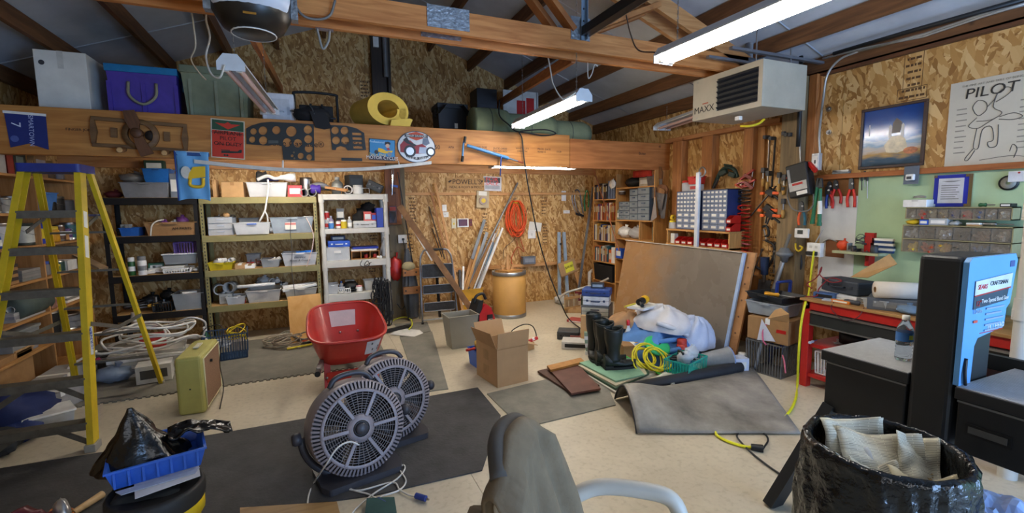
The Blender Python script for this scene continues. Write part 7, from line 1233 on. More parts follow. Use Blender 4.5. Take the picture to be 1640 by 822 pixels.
P=[Vector((q.x,q.y,max(q.z,zb+.01))) for q in P]; wire('test_lead','tangled dark red test lead at the end of the bench',P,.005,mt('8a1c24',.5))
wire('bench_lead','thin black leads hanging over the bench front',[Vector((3.74,2.3,zb+.005)),Vector((3.7,2.29,bt-.04)),Vector((3.705,2.2,bt-.11)),Vector((3.7,2.1,bt-.07)),Vector((3.74,2.08,zb+.005))],.0035,mt('4a1c20',.5))
# far right: white plastic post rack with clutter
T=th('plastic_rack','white plastic rack post standing behind the band saw','shelf',(3.5,1.17,0),world=True)
for y in (1.16,.86): ob('post',M().cyl((3.5,y,0),(3.5,y,1.9),.042,.038,14),WP,T); ob('post',M().cyl((3.68,y-.02,0),(3.68,y-.02,1.9),.035,n=12),WP,T)
for z in (.45,.96,1.5): 
    ob('shelf_tray',M().box(3.46,3.72,.82,1.2,z-.05,z),WP,T,bev=.006)
    for y in (1.16,.86): ob('collar',M().cyl((3.5,y,z-.06),(3.5,y,z+.06),.05,.046,14),WP,T)
put('box','red first aid box on the rack behind the band saw',(3.6,1.0,.961),.16,.12,.18,'b81c24',WHITE,-PI/2); put('bag','dark purple cloth bundle on the rack behind the band saw',(3.6,1.0,.451),.26,.18,.26,mt('3a1c30',.8))
put('box','orange hanging box on the green panel behind the band saw',(XR-.09,1.32,1.0),.1,.06,.16,'e05a1c',None,-PI/2); put('bag','dark green glove bundle on the bench end',(3.95,1.2,zb),.3,.2,.12,mt('1f3a34',.8)); put('bag','dark red cloth bundle on the bench shelf',(3.95,1.25,.381),.2,.2,.2,mt('5a1c20',.8))
wire('charger_lead','black leads looping down the green panel',[U(1632,385,0,XR-.03),U(1612,405,0,XR-.05),U(1610,440,0,XR-.06),U(1606,458,0,XR-.06)],.006,BLACK)
# ================================================================ BAND SAW
sX,zt=2.262,.83; SB=mt('1d1f21',.5,0,.12,10); SBL=mt('5f9ad0',.35,0,.04); ALT=mt('b9b9b8',.4,.15,.1,40)
yA,yB,yC,yD=1.436,1.07,.92,.60; dX=.47
T=th('band_saw','black and blue band saw with a grooved aluminium table','band saw',(2.5,1.05,0),world=True)
tz0=zt-.05
for y0_,y1_ in ((yB+.002,yA),(yD,yC-.002)):
    ob('table_rim',M().box(sX,sX+dX,y0_,y1_,tz0,zt-.004),SB,T,bev=.003); tp=M()
    n=int((y1_-y0_)/.011) if True else 0
    nx=int(dX/.011)
    for k in range(nx): x=sX+.004+k*(dX-.008)/nx; tp.box(x,x+(dX-.008)/nx*.72,y0_+.003,y1_-.003,zt-.004,zt)
    o=ob('table_grooves',tp,ALT,T); o['kind']='stuff'
ob('body',M().box(sX+.01,sX+dX-.02,yB+.01,yA-.02,zt-.30,tz0-.002),SB,T,bev=.006); ob('seam',M().box(sX+.006,sX+.01,yB+.01,yA-.02,tz0-.012,tz0-.004),mt('6a6a68',.5),T)
D=ob('body',M().box(sX+.01,sX+dX-.02,yD+.02,yC-.01,zt-.26,tz0-.002),SB,T,bev=.006); ob('seam',M().box(sX+.006,sX+.01,yD+.02,yC-.01,tz0-.012,tz0-.004),mt('6a6a68',.5),T)
ob('handle_slot',M().box(sX+.004,sX+.01,.76,.87,zt-.17,zt-.145),mt('4a4a48',.5),D); ob('handle_frame',M().box(sX+.006,sX+.0098,.75,.88,zt-.18,zt-.135),mt('0e0f10',.5),D); ob('blue_side',M().box(sX+.012,sX+dX-.022,yD+.012,yD+.02,zt-.26,tz0-.004),SBL,T)
ht=1.335
ob('column',M().box(sX,sX+.28,yC+.008,yB,zt-.3,ht),SB,T,bev=.02,seg=3)
ob('head',M().box(sX+.02,sX+.36,yC+.006,yB-.005,zt+.27,ht-.005),SB,T,bev=.02)
F=rr(sX,sX+.36,zt+.005,ht-.003,.02); hole=[(sX+.09,zt+.004),(sX+.09,zt+.15),(sX+.12,zt+.19),(sX+.33,zt+.21),(sX+.33,zt+.23),(sX+.36,zt+.26)]
face=[(sX,zt+.002),(sX+.085,zt+.002),(sX+.09,zt+.15),(sX+.11,zt+.18),(sX+.31,zt+.205),(sX+.315,zt+.28),(sX+.34,zt+.30),(sX+.37,ht-.03),(sX+.35,ht-.003),(sX+.02,ht-.003),(sX,ht-.02)]
ob('blue_face',M().prism(face,yC-.012,yC+.006,'y'),SBL,T,bev=.004)
ob('decal',M().prism([(sX+.05,zt+.30),(sX+.30,zt+.315),(sX+.33,ht-.08),(sX+.05,ht-.095)],yC-.0145,yC-.012,'y'),mt('2c3a4e',.4),T); ob('decal_header',M().prism([(sX+.05,ht-.15),(sX+.324,ht-.135),(sX+.33,ht-.08),(sX+.05,ht-.095)],yC-.016,yC-.0145,'y'),mt('c8ccd0',.4),T); ob('decal_stripe',M().prism([(sX+.05,ht-.155),(sX+.324,ht-.14),(sX+.324,ht-.135),(sX+.05,ht-.15)],yC-.0165,yC-.0145,'y'),RED,T)
text('SEARS',.026,mt('c8241c',.4),T,(sX+.1,yC-.0165,ht-.12),RY,shear=.2); text('CRAFTSMAN',.024,mt('30363c',.4),T,(sX+.225,yC-.0165,ht-.112),RY); text('12"',.03,RED,T,(sX+.085,yC-.015,ht-.185),RY); text('Two Speed Band Saw',.024,WHITE,T,(sX+.21,yC-.015,ht-.178),RY); text('12mm',.026,mt('9ab4c8',.4),T,(sX+.085,yC-.015,ht-.215),RY)
for k in range(5): ob('decal_line',M().box(sX+.15,sX+.29-.02*(k%2),yC-.0152,yC-.0145,ht-.215-.022*k,ht-.208-.022*k),mt('8a9aac',.4),T)
ob('decal_red',M().box(sX+.06,sX+.09,yC-.0152,yC-.0145,ht-.26,ht-.25),mt('c84a3a',.4),T); text('TILT HEAD',.028,WHITE,T,(sX+.24,yC-.0125,zt+.215),RY); ob('red_line',M().box(sX+.12,sX+.3,yC-.0128,yC-.012,zt+.196,zt+.199),RED,T); ob('corner_badge',M().box(sX+.31,sX+.345,yC-.0135,yC-.012,ht-.055,ht-.03),mt('3a4a80',.4),T)
ob('blade_guide',M().box(sX+.23,sX+.27,yC+.03,yC+.07,zt+.08,zt+.24),DKSTEEL,T,bev=.004); ob('guide_roller',M().cyl((sX+.2,yC+.05,zt+.09),(sX+.28,yC+.05,zt+.09),.018,n=12),STEEL,T); ob('blade',M().box(sX+.245,sX+.257,yC+.048,yC+.0495,zt,zt+.1),STEEL,T); ob('guard_red',M().box(sX+.12,sX+.2,yC+.02,yC+.03,zt+.14,zt+.2),RED,T); ob('scale_strip',M().box(sX+.09,sX+.1,yC-.005,yC+.006,zt+.0,zt+.15),mt('8ab4d8',.4),T); ob('power_cord',M().tube(sp([(sX+.03,yC-.015,zt+.11),(sX+.02,yC-.02,zt+.05),(sX+.03,yC-.02,zt+.005)]),.006,6),BLACK,T)
ob('fence',M().box(sX+dX+.002,sX+dX+.03,yD,yA-.1,zt-.03,zt+.035),mt('2a2d2e',.45,.4),T)
for x,y,x2,y2 in ((2.3,1.39,2.09,1.53),(2.68,1.39,2.85,1.53),(2.3,.66,2.1,.5),(2.68,.66,2.85,.5)): ob('leg',M().beam((x,y,zt-.28),(x2,y2,.0),.05,.09,(1,0,0)),SB,T)
ob('leg_brace',M().beam((2.2,1.45,.32),(2.2,.56,.32),.03,.06),SB,T); ob('leg_brace',M().beam((2.2,1.46,.32),(2.77,1.46,.32),.03,.06),SB,T)
# water bottle
p=FL(1446,576,zt+.002); T=th('water_bottle','clear water bottle with blue label standing on the saw table','bottle',p); r=.032
ob('bottle',M().lathe([(0,.0),(r*.9,0),(r,.01),(r,.03),(r*.93,.037),(r,.044),(r*.93,.052),(r,.06),(r*.93,.068),(r,.076),(r,.135),(r*.9,.15),(r*.5,.175),(r*.42,.18),(r*.42,.195)],20),mt('dce6ee',.05,0,0,9,trans=.92),T); ob('cap',M().lathe([(r*.46,.185),(r*.46,.205),(0,.206)],14),WHITE,T); ob('paper_label',M().lathe([(r*1.02,.09),(r*1.02,.13)],20),mt('3a74b8',.4),T); ob('label_emblem',M().lathe([(r*1.03,.1),(r*1.03,.12)],4,(0,0,0),'z',-2.2,-1.6),mt('b8c84a',.4),T)
# ================================================================ TRASH CAN with liner, newspapers and shavings
cc=Vector((1.757,.885,0)); R=.25; rz_=.70
T=th('trash_can','round bin lined with a black bag full of newspaper','trash can',cc); ob('can',M().lathe([(0,.01),(.19,.01),(.225,rz_-.01),(.219,rz_-.01),(.185,.02),(0,.02)],32),mt('3d4a52',.5),T)
def liner(u,v):
    t=2*PI*u; nz=noise.noise(Vector((math.cos(t)*3,math.sin(t)*3,v*4)))*.5+noise.noise(Vector((math.cos(t)*9,math.sin(t)*9,v*7)))*.35+abs(noise.noise(Vector((math.cos(t)*16+v*5,math.sin(t)*16,v*12))))*.4-.1
    if v<.5: k=v/.5; r=.245-.012*k+.045*nz*(1-.5*k)+.011*(1-abs(math.sin(9*t+2*math.sin(3*t)+5*k)))*(1-.3*k); z=.30+.41*k+.05*nz*(1-k)
    elif v<.6: k=(v-.5)/.1; r=.238-.03*k+.008*nz; z=.712+.012*math.sin(PI*k*.9)+.02*nz
    else: k=(v-.6)/.4; r=.208-.02*k+.008*nz; z=.712-.24*k+.012*nz
    return Vector((r*math.cos(t),r*math.sin(t),z))
ob('bag_liner',M().grid(liner,120,48,True,True),mt('141516',.2,0,.2,9,1.0,30),T)
def fillf(u,v):
    t=2*PI*u; r=.2*v; return Vector((r*math.cos(t),r*math.sin(t),.55+.05*noise.noise(Vector((r*math.cos(t)*6,r*math.sin(t)*6,2)))))
sh=M(); sh.grid(fillf,28,8,True,True); random.seed(4)
for k in range(700):
    t=random.random()*2*PI; r=.18*math.sqrt(random.random()); z=.575+.03*random.random(); sh.cb((r*math.cos(t),r*math.sin(t),z),(.03*random.uniform(.5,1.4),.008,.002),(random.random()*3,random.random()*3,random.random()*3))
o=ob('wood_shavings',sh,mt('b59a68',.85,0,.25,20),T); o['kind']='stuff'
m,nt,p=_base('newsprint'); p.inputs['Roughness'].default_value=.85; tc=_n(nt,'ShaderNodeTexCoord'); bk=_n(nt,'ShaderNodeTexBrick'); bk.inputs['Color1'].default_value=lin('8f8a7a'); bk.inputs['Color2'].default_value=lin('b8b29e'); bk.inputs['Mortar'].default_value=lin('d0c9b2'); bk.inputs['Scale'].default_value=22; bk.inputs['Mortar Size'].default_value=.028; bk.inputs['Row Height'].default_value=.12; bk.inputs['Brick Width'].default_value=1.2; nt.links.new(tc.outputs['Object'],bk.inputs[0]); nt.links.new(bk.outputs[0],p.inputs['Base Color']); NEWS=m
def news(label,c,w,h,rot,mat=None,fold=.03):
    def f(u,v): x=(u-.5)*w;y=(v-.5)*h; return Vector((x,y,fold*math.sin(u*5+v*2)+.5*fold*noise.noise(Vector((u*4,v*4,w*20)))))
    T2=th('newspaper',label,'newspaper',c,rot=rot); ob('page',M().grid(f,14,12),mat or NEWS,T2,solid=.002); ob('back_page',M().grid(lambda u,v:f(u,v)*.97+Vector((0,.006,-.006)),14,12),mt('cfc8b4',.85),T2,solid=.002)
P_=lambda x,y,z:FL(x,y,z)
CA=math.atan2(-.885,-1.757)+PI/2      # pages lean against the far side of the bin and face the room
def pg(label,dx,dy,z,w,h,tilt,yaw,mat=None): news(label,cc+Vector((dx,dy,z)),w,h,(tilt,0,-.55+yaw),mat)
pg('newspaper with a red picture standing at the back of the lined bin',.04,.12,.685,.24,.12,1.0,.15); pg('wide newspaper sheet with columns in the lined bin',.05,.03,.655,.27,.16,.8,-.1); pg('torn newspaper page beside the wide sheet in the lined bin',.13,-.04,.655,.12,.16,.9,-.35); pg('crumpled white flyer in the lined bin',-.08,.06,.645,.17,.10,.55,.1,mt('c8c6c0',.8)); pg('small folded page on the shavings in the lined bin',-.06,-.02,.635,.15,.1,.4,0); pg('paper scrap near the front of the lined bin',.02,-.12,.63,.2,.1,.25,-.1,mt('cdbd98',.85))
# ================================================================ PATIO CHAIR with a jacket over its back
T=th('patio_chair','white plastic patio chair facing away from the view','chair',(.531,.975,0),-2.35); WPC=mt('c2beb2',.45,0,.05,5)
# back shell (towards the camera side), arms going right
def back(u,v): t=(u-.5)*2; x=.22*t*(1-.28*v*v); z=.42+.53*v-.09*t*t*v; return Vector((x,.02*t*t-.03-.09*v,z))
bk_=M().grid(lambda u,v: back(u,v)+Vector((-.0,-.0,0)),16,12); ob('backrest',bk_,WPC,T,solid=.012)
ob('seat',M().grid(lambda u,v: Vector(((u-.5)*.44,.37*v,.42-.02*math.sin(PI*u)-.01*math.sin(PI*v))),12,10),WPC,T,solid=.014)
for s in (-1,1):
    ob('arm',M().tube(sp([(s*.215,-.02,.67),(s*.25,.06,.70),(s*.27,.18,.705),(s*.275,.27,.69),(s*.27,.31,.60)],6),.024,10),WPC,T)
    ob('front_leg',M().tube([(s*.27,.31,.61),(s*.25,.33,.3),(s*.24,.35,0)],[.026,.024,.02],8),WPC,T); ob('rear_leg',M().tube([(s*.2,-.02,.42),(s*.22,-.08,.2),(s*.24,-.12,0)],[.026,.024,.02],8),WPC,T)
J=th('jacket','taupe work jacket draped over the patio chair back','jacket',(.531,.975,0),-2.35)
JM=mt('74654f',.9,0,.18,7,.5,22)
def jk(u,v):
    t=(u-.5)*2; a=v
    x=.245*t*(1-.35*max(0,1-abs(a-.45)*2.2)); w_=noise.noise(Vector((t*2.2,a*3,1)))*.035+.012*math.sin(t*9+a*3+2*noise.noise(Vector((t*3,a*6,7))))+.018*abs(noise.noise(Vector((t*6,a*5,4))))
    if a<.45: k=a/.45; z=.30+.67*k-.11*t*t*k; y=.03-.145*k+w_-.02
    elif a<.55: k=(a-.45)/.1; z=.97+.02*math.sin(PI*k)-.11*t*t; y=-.135+.05*k+w_*.3
    else: k=(a-.55)/.45; z=.97-.52*k-.11*t*t*(1-k); y=-.085+.13*k+w_+.012
    return Vector((x,y,z))
ob('body',M().grid(jk,56,64),JM,J,solid=.01); ob('front_flap',M().grid(lambda u,v:jk(.05+.4*u,.02+.42*v)+Vector((0,-.03-.03*math.sin(PI*u)+.02*noise.noise(Vector((u*5,v*5,2))),-.02)),20,24),JM,J,solid=.008)
ob('sleeve',M().tube(sp([(.1,-.15,.80),(.15,-.16,.68),(.17,-.15,.52),(.165,-.12,.38)],6),[.045+.01*noise.noise(Vector((i*.4,0,3))) for i in range(19)],12),JM,J); ob('pocket_opening',M().tube(sp([(.08,-.165,.66),(.1,-.17,.58),(.12,-.16,.5)]),.012,6),mt('1f1d1b',.9),J); ob('collar',M().tube(sp([(-.14,-.12,.91),(-.05,-.14,.965),(.05,-.14,.965),(.13,-.1,.91)]),.025,8),mt('4f4a44',.9),J)
# ================================================================ FLOOR MATS
def flat(name,label,cat,px,t,mat,z=0): return one(name,label,cat,M().prism([(FL(*q).x,FL(*q).y) for q in px],z,z+t,'z'),mat)
DM=mt('3c3b3b',.75,0,.35,5,.3,50); GM=mt('7b776b',.75,0,.25,5,.25,50)
flat('rubber_mat','large black rubber mat under the fans','mat',[(-80,765),(345,697),(500,670),(765,622),(802,667),(772,755),(600,795),(430,818),(395,900),(-80,960)],.008,DM)
flat('rubber_mat','worn grey rubber mat in front of the brown panels','mat',[(836,687),(780,632),(960,588),(986,650)],.008,GM)
flat('rubber_mat','grey rubber mat strip behind the wheelbarrow','mat',[(672,630),(640,540),(692,532),(718,624)],.008,GM); flat('rubber_mat','grey mat piece under the paper beside the wheelbarrow','mat',[(642,541),(632,520),(684,516),(690,531)],.008,mt('77736a',.75,0,.25,5,.25,50))
# interlocking mat with toothed edge along the racks
x0,x1,yf,yb_=-1.95,.62,4.64,6.15; P=[]; n=46
for i in range(n):
    x=x0+(x1-x0)*i/n; w=(x1-x0)/n; P+=[(x,yf),(x+w*.4,yf),(x+w*.3,yf-.025),(x+w*.9,yf-.025),(x+w*.8,yf)]
P+=[(x1,yf),(x1,yb_),(x0,yb_)]; one('foam_mat','long grey interlocking mat with toothed edge before the racks','mat',M().prism(P,0,.01,'z'),mt('736e62',.8,0,.22,5,.25,50))
# ================================================================ SPEAKER AMPLIFIER (yellow cabinet)
q=FL(326,664);T=th('amplifier','yellow guitar amplifier cabinet with brown grille cloth','amplifier',(-1.024,4.07,0),.22); w,d,h=.18,.54,.45; YA=mt('a9a156',.55,0,.1,6)
# local: narrow face towards -y, grille on +x side
T.rotation_euler=(0,0,-.04)
ob('cabinet',M().box(0,w,0,d,0,h),YA,T,bev=.025,seg=3); gm=mt('8c6b50',.85,0,.3,120)
ob('grille_cloth',M().box(w,w+.004,.035,d-.035,.035,h-.035),gm,T); ob('grille_trim',M().tube([(w+.004,.03,.03),(w+.004,d-.03,.03),(w+.004,d-.03,h-.03),(w+.004,.03,h-.03)],.006,5,True),mt('cfc79a',.5),T); ob('side_screw',M().cyl((w*.5,-.003,h*.45),(w*.5,0,h*.45),.006,n=8),BLACK,T); ob('handle_strap',M().beam((w*.5,d*.42,h+.012),(w*.5,d*.68,h+.012),.035,.008),mt('c8c4b0',.5),T); ob('knob',M().cyl((w+.004,d*.4,h-.1),(w+.02,d*.4,h-.1),.012,n=10),BLACK,T)
wire('instrument_lead','thin black lead trailing over the yellow amplifier',[FL(352,655,.01),U(358,620,1,4.5),U(352,580,1,4.4),Vector((-.75,4.4,.575)),Vector((-.85,4.45,.59)),Vector((-.95,4.6,.5))],.004,BLACK)
# ================================================================ FANS
FP=mt('8d8385',.45,0,.18,8); FD=mt('3b393d',.45,0,.15,8)
def fan(label,c,rz,tilt):
    T=th('floor_fan',label,'fan',c,rz); R=.265; H=.29
    G=ob('shroud',M().lathe([(R*.97,-.075),(R,-.06),(R,.10),(R*.93,.15),(R*.9,.15),(R*.97,.09),(R*.955,-.06),(R*.97,-.075)],44,(0,0,0),'y'),FP,T); G.location=(0,0,H); G.rotation_euler=(tilt,0,0)
    ob('front_ring',M().lathe([(R*.76,-.095),(R*.82,-.1),(R*.83,-.094),(R*.83,-.086),(R*.76,-.086),(R*.76,-.095)],44,(0,0,0),'y'),FP,G)
    sl=M()
    for k in range(72): t=2*PI*k/72; sl.beam((R*.83*math.cos(t),-.092,R*.83*math.sin(t)),(R*.985*math.cos(t),-.07,R*.985*math.sin(t)),.011,.006,(0,1,0))
    ob('vent_slats',sl,FP,G); ob('vent_gap',M().lathe([(R*.83,-.078),(R*.97,-.066)],44,(0,0,0),'y'),mt('232124',.7),G)
    for k in range(6): t=2*PI*k/6+.5236*0; ob('spoke',M().beam((.07*math.cos(t),-.098,.07*math.sin(t)),(R*.8*math.cos(t),-.095,R*.8*math.sin(t)),.02,.012,(0,1,0)),FP,G,bev=.003)
    gr=M()
    for r in [R*(.3+.052*i) for i in range(10)]: gr.tube([(r*math.cos(2*PI*i/40),-.088,r*math.sin(2*PI*i/40)) for i in range(40)],.0022,4,True)
    for k in range(36): t=2*PI*k/36; gr.cyl((.08*math.cos(t),-.088,.08*math.sin(t)),(R*.8*math.cos(t),-.09,R*.8*math.sin(t)),.0022,n=4,caps=False)
    ob('grille',gr,mt('77706f',.5),G); ob('hub',M().lathe([(0,-.105),(.05,-.105),(.075,-.098),(.08,-.085),(0,-.085)],24,(0,0,0),'y'),FP,G); ob('knob',M().lathe([(0,-.125),(.028,-.125),(.034,-.118),(.036,-.104),(0,-.104)],18,(0,0,0),'y'),FD,G); ob('knob_ring',M().lathe([(.036,-.108),(.046,-.108),(.046,-.104)],18,(0,0,0),'y'),mt('1e1d1f',.5),G)
    for k in range(5):
        t=2*PI*k/5; b=[]
        def bl(u,v,t=t): r=.05+u*R*.72; a=t+(v-.5)*1.0*(.6+.5*u); return Vector((r*math.cos(a),.0+.05*(v-.5)*2,r*math.sin(a)))
        ob('fan_blade',M().grid(bl,6,6),mt('2a2829',.6),G,solid=.004)
    bg_=M()
    for r in [R*(.3+.07*i) for i in range(9)]: bg_.tube([(r*math.cos(2*PI*i/36),.14,r*math.sin(2*PI*i/36)) for i in range(36)],.002,4,True)
    for k in range(24): t=2*PI*k/24; bg_.cyl((.07*math.cos(t),.14,.07*math.sin(t)),(R*.92*math.cos(t),.145,R*.92*math.sin(t)),.002,n=4,caps=False)
    ob('rear_grille',bg_,FD,G); ob('motor',M().lathe([(0,.13),(.06,.125),(.075,.1),(.075,.03),(0,.03)],20,(0,0,0),'y'),FD,G)
    ob('carry_handle',M().tube(sp([(-.12,.02,R*.90),(-.09,.02,R*1.06),(-.03,.02,R*1.13),(.05,.02,R*1.12),(.1,.02,R*1.04),(.125,.02,R*.9)]),.016,8),FD,G)
    ob('stand_arc',M().tube([((R+.03)*math.cos(t),.03,H+(R+.03)*math.sin(t)) for t in [PI+PI*i/20 for i in range(21)]],.02,8),FD,T)
    ob('base',M().prism([(-.2,-.16),(.2,-.16),(.23,-.1),(.23,.12),(.2,.18),(-.2,.18),(-.23,.12),(-.23,-.1)],.008,.045,'z'),FD,T,bev=.012)
    for s in (-1,1): ob('tilt_knob',M().lathe([(0,0),(.034,0),(.036,s*.03),(.025,s*.045),(0,s*.045)][::s],14,(s*(R+.03),.03,H),'x'),FD,T)
    return T
fan('front grey floor fan with round grille and carry handle',(.16,2.73,0),.22,-.22); fan('rear grey floor fan standing behind the front one',(.395,3.06,0),.22,-.2)
wire('fan_cord','white fan cord trailing from the front fan hub',[U(575,713,1,2.56),U(560,708,1,2.52),U(540,718,1,2.48),U(522,745,1,2.45),FL(505,770,.02),FL(494,795,.012),FL(492,830,.012)],.005,mt('d0ccc4',.5))
T=th('fan_cord','white fan cord with blue plug looping over the dark mat','cord',FL(610,790),world=True); ob('cable',M().tube(sp([FL(*q_,.013) for q_ in ((552,772),(562,784),(590,792),(605,800),(612,795),(640,785),(650,770),(640,752),(646,745),(648,752),(635,768),(600,790),(570,815),(560,830))]),.005,6),mt('cbc6bd',.5),T); ob('plug',M().cyl(FL(605,801,.02),FL(618,808,.02),.016,n=8),mt('2a3a7a',.5),T)
T=th('fan_cord','second white cord with blue plug lying on the concrete edge','cord',FL(660,790),world=True); ob('cable',M().tube(sp([FL(*q_,.013) for q_ in ((528,788),(545,780),(575,786),(628,773),(640,785),(655,793),(668,796))]),.005,6),mt('cbc6bd',.5),T); ob('plug',M().cyl(FL(666,794,.02),FL(682,799,.02),.016,n=8),mt('2a3a7a',.5),T); ob('prongs',M().cyl(FL(682,799,.02),FL(687,801,.02),.006,n=6),CHROME,T)
# ================================================================ WHEELBARROW
T=th('wheelbarrow','red wheelbarrow with torn white labels tipped towards the fans','wheelbarrow',(.215,4.38,0),.04); WR=mt('b32a20',.38,0,.15,5,coat=.2)
# tray: rounded, front (far) high and sloping, near rim lower
def tray(u,v,off=0):
    t=2*PI*u; c,s=math.cos(t),math.sin(t); n_=.32; sq=lambda a:math.copysign(abs(a)**.55,a)
    k=v; top_x,top_y=.335-off,.38-off; bx,by=.235-off,.20-off; x=sq(c)*(bx+(top_x-bx)*k); y=sq(s)*(by+(top_y-by)*k)+(-.06*(1-k)); 
    zb=.22; zt_=.44+.19*(sq(s)*.5+.5); z=zb+(zt_-zb)*k**1.15+off*.8*(1-k)
    return Vector((x*(1-.10*(sq(s)*.5+.5)),y,z))
ob('tray_outer',M().grid(lambda u,v:tray(u,v),48,10,True,True),WR,T); ob('tray_inner',M().grid(lambda u,v:tray(u,v,.008),48,10,True,True),WR,T)
ob('tray_floor',M().add([tray(i/48,0) for i in range(48)],[list(range(48))]),WR,T); ob('tray_floor',M().add([tray(i/48,0,.008) for i in range(48)],[list(range(48))]),WR,T); ob('rolled_rim',M().tube([tray(i/48,1) for i in range(48)],.014,8,True),WR,T)
LBL=mt('c8b2b0',.5,0,.1,8)
def onTray(u0,u1,v0,v1,off): return M().grid(lambda a,b:tray(u0+(u1-u0)*a,v0+(v1-v0)*b,off),8,4)
l1=ob('torn_label',onTray(.215,.285,.55,.86,.011),LBL,T); l2=ob('torn_label',onTray(.78,.86,.38,.9,-.004),mt('c2bcb8',.5,0,.15,10),T)
for u in (.2,.255): q_=tray(u,.42,.012); ob('bolt',M().ell(q_,.012,10,6),STEEL,T)
for k,(u,v) in enumerate(((.80,.75),(.81,.52),(.845,.6),(.845,.5))): ob('label_mark',onTray(u,u+.008,v,v+.08,-.0055),DGREY,T)
for s in (-1,1):
    ob('handle',M().beam((s*.17,.3,.19),(s*.27,-.56,.29),.035,.05),mt('8a8684',.4,.5),T,bev=.004); ob('grip',M().cyl((s*.267,-.52,.285),(s*.283,-.68,.305),.02,.022,12),BLACK,T)
    ob('leg',M().beam((s*.19,-.22,.24),(s*.20,-.36,.0),.05,.03,(0,1,0)),WR,T); ob('leg_strut',M().beam((s*.18,.1,.2),(s*.2,-.32,.08),.03,.02),WR,T); ob('bolt',M().ell((s*.2,-.32,.14),.012,8,6),STEEL,T)
ob('leg_panel',M().beam((-.2,-.31,.13),(.2,-.31,.13),.02,.1),WR,T); ob('wheel',M().lathe([(.08,-.05),(.17,-.05),(.195,-.03),(.2,0),(.195,.03),(.17,.05),(.08,.05),(.08,-.05)],26,(0,.5,.2),'x'),mt('1b1b1c',.8),T); ob('wheel_hub',M().cyl((-.1,.5,.2),(.1,.5,.2),.03,n=12),STEEL,T)
for s in (-1,1): ob('front_brace',M().beam((s*.17,.28,.2),(s*.07,.5,.2),.03,.03),WR,T)
# ================================================================ BUCKET with lid, blue tray, bag
T=th('bucket','yellow plastic bucket with a black lid','bucket',(-.665,2.25,0)); ob('shell',M().lathe([(0,0),(.13,0),(.15,.34),(.158,.34),(.158,.28),(.163,.28),(.163,.365),(.15,.365)],28),mt('d8bb1c',.45),T); ob('lid',M().lathe([(.165,.335),(.172,.36),(.17,.40),(.16,.415),(.15,.405),(0,.40)],28),mt('1b1c1e',.6,0,.3,10),T); ob('lid_rag',M().grid(lambda u,v:Vector((.155*(2*u-1)-.02,-.13+.28*v,.416+.02*noise.noise(Vector((u*4,v*4,5)))-max(0,(abs(2*u-1)-.7))*.5-max(0,.25-v)*.3)),14,12),mt('1d2022',.85,0,.25,9),T,solid=.006)
T=th('parts_tray','blue ribbed plastic tray lying tilted on the bucket','tray',(-.69,2.40,.44),.25); b=M().tub(-.165,.165,-.155,.155,0,.085,.004,.02,.006); ob('tray',b,mt('2f63c8',.4),T); 
for k in range(7): ob('rib',M().box(-.14+.046*k-.004,-.14+.046*k+.004,-.158,-.15,.01,.075),mt('2f63c8',.4),T)
ob('flap',M().prism([(-.12,-.2),(.12,-.2),(.14,-.16),(-.14,-.16)],.0,.003,'z'),mt('a9b4c8',.5),T)
def gb(u,v): t=2*PI*u; ph=v; r=(.135*(1-ph)**1.15+.008)*(1+.3*noise.noise(Vector((math.cos(t)*2,math.sin(t)*2,ph*3)))+.12*abs(math.sin(t*3.5+ph*5))); return Vector((-.04+r*math.cos(t)*1.1-.03*ph,r*math.sin(t)*.72,.02+.25*ph))
BG=mt('0c0d0e',.25,0,.2,9,.6,22); T=th('garbage_bag','crumpled black plastic bag peaked inside the blue tray','bag',(-.70,2.40,.445),.25); ob('peak',M().grid(gb,36,18,True,True),BG,T); ob('tail',M().grid(lambda u,v:Vector((.05+.24*u,-.06+.12*v+.02*noise.noise(Vector((u*6,v*6,2))),.12+.025*noise.noise(Vector((u*5,v*5,9)))-.09*max(0,u-.55))),16,10),BG,T,solid=.006)
one('note_card','white card under the blue tray on the bucket lid','card',M().prism([(-.70,2.13),(-.5,2.21),(-.53,2.33),(-.74,2.26)],.437,.4385,'z'),mt('c9ccd2',.6))
# tub and handle in the corner, wooden bat
T=th('paint_roller_tray','white plastic tub at the edge of the dark mat','tub',(-1.20,2.42,0),.3); ob('tub',M().tub(-.2,.1,-.16,.16,0,.12,.005,.02,.012),WHITE,T); ob('lip',M().box(.1,.14,-.16,.16,.1,.112),WHITE,T)
T=th('snack_bag','crumpled dark red foil bag in the white tub','bag',(-1.22,2.46,.03),.5); ob('foil',M().ell((0,0,.14),(.17,.08,.13),18,12,.45,2.4,3),mt('5a1620',.3,.2,.2,9),T); ob('silver_edge',M().ell((.15,.02,.2),(.03,.07,.06),10,8,.3),mt('c8c8c8',.3,.7),T)
one('stick','pale wooden stick lying in the white tub','stick',M().cyl((-1.34,2.36,.13),(-1.12,2.33,.06),.012,n=8),wood('b98a54','96683a',(1.2,9,9)))
T=th('landing_net','wooden handled hoop net lying on the dark mat','net',FL(140,808,.01),world=True); ob('handle',M().cyl(FL(117,822,.03),FL(164,792,.03),.016,.02,10),wood('d2b184','b8935f',(9,9,1.2)),T); ob('hoop',M().tube([FL(100+20*math.cos(t),812-6*math.sin(t)+8,.03) for t in [2*PI*i/18 for i in range(18)]],.006,6,True),mt('b86a2c',.5),T)
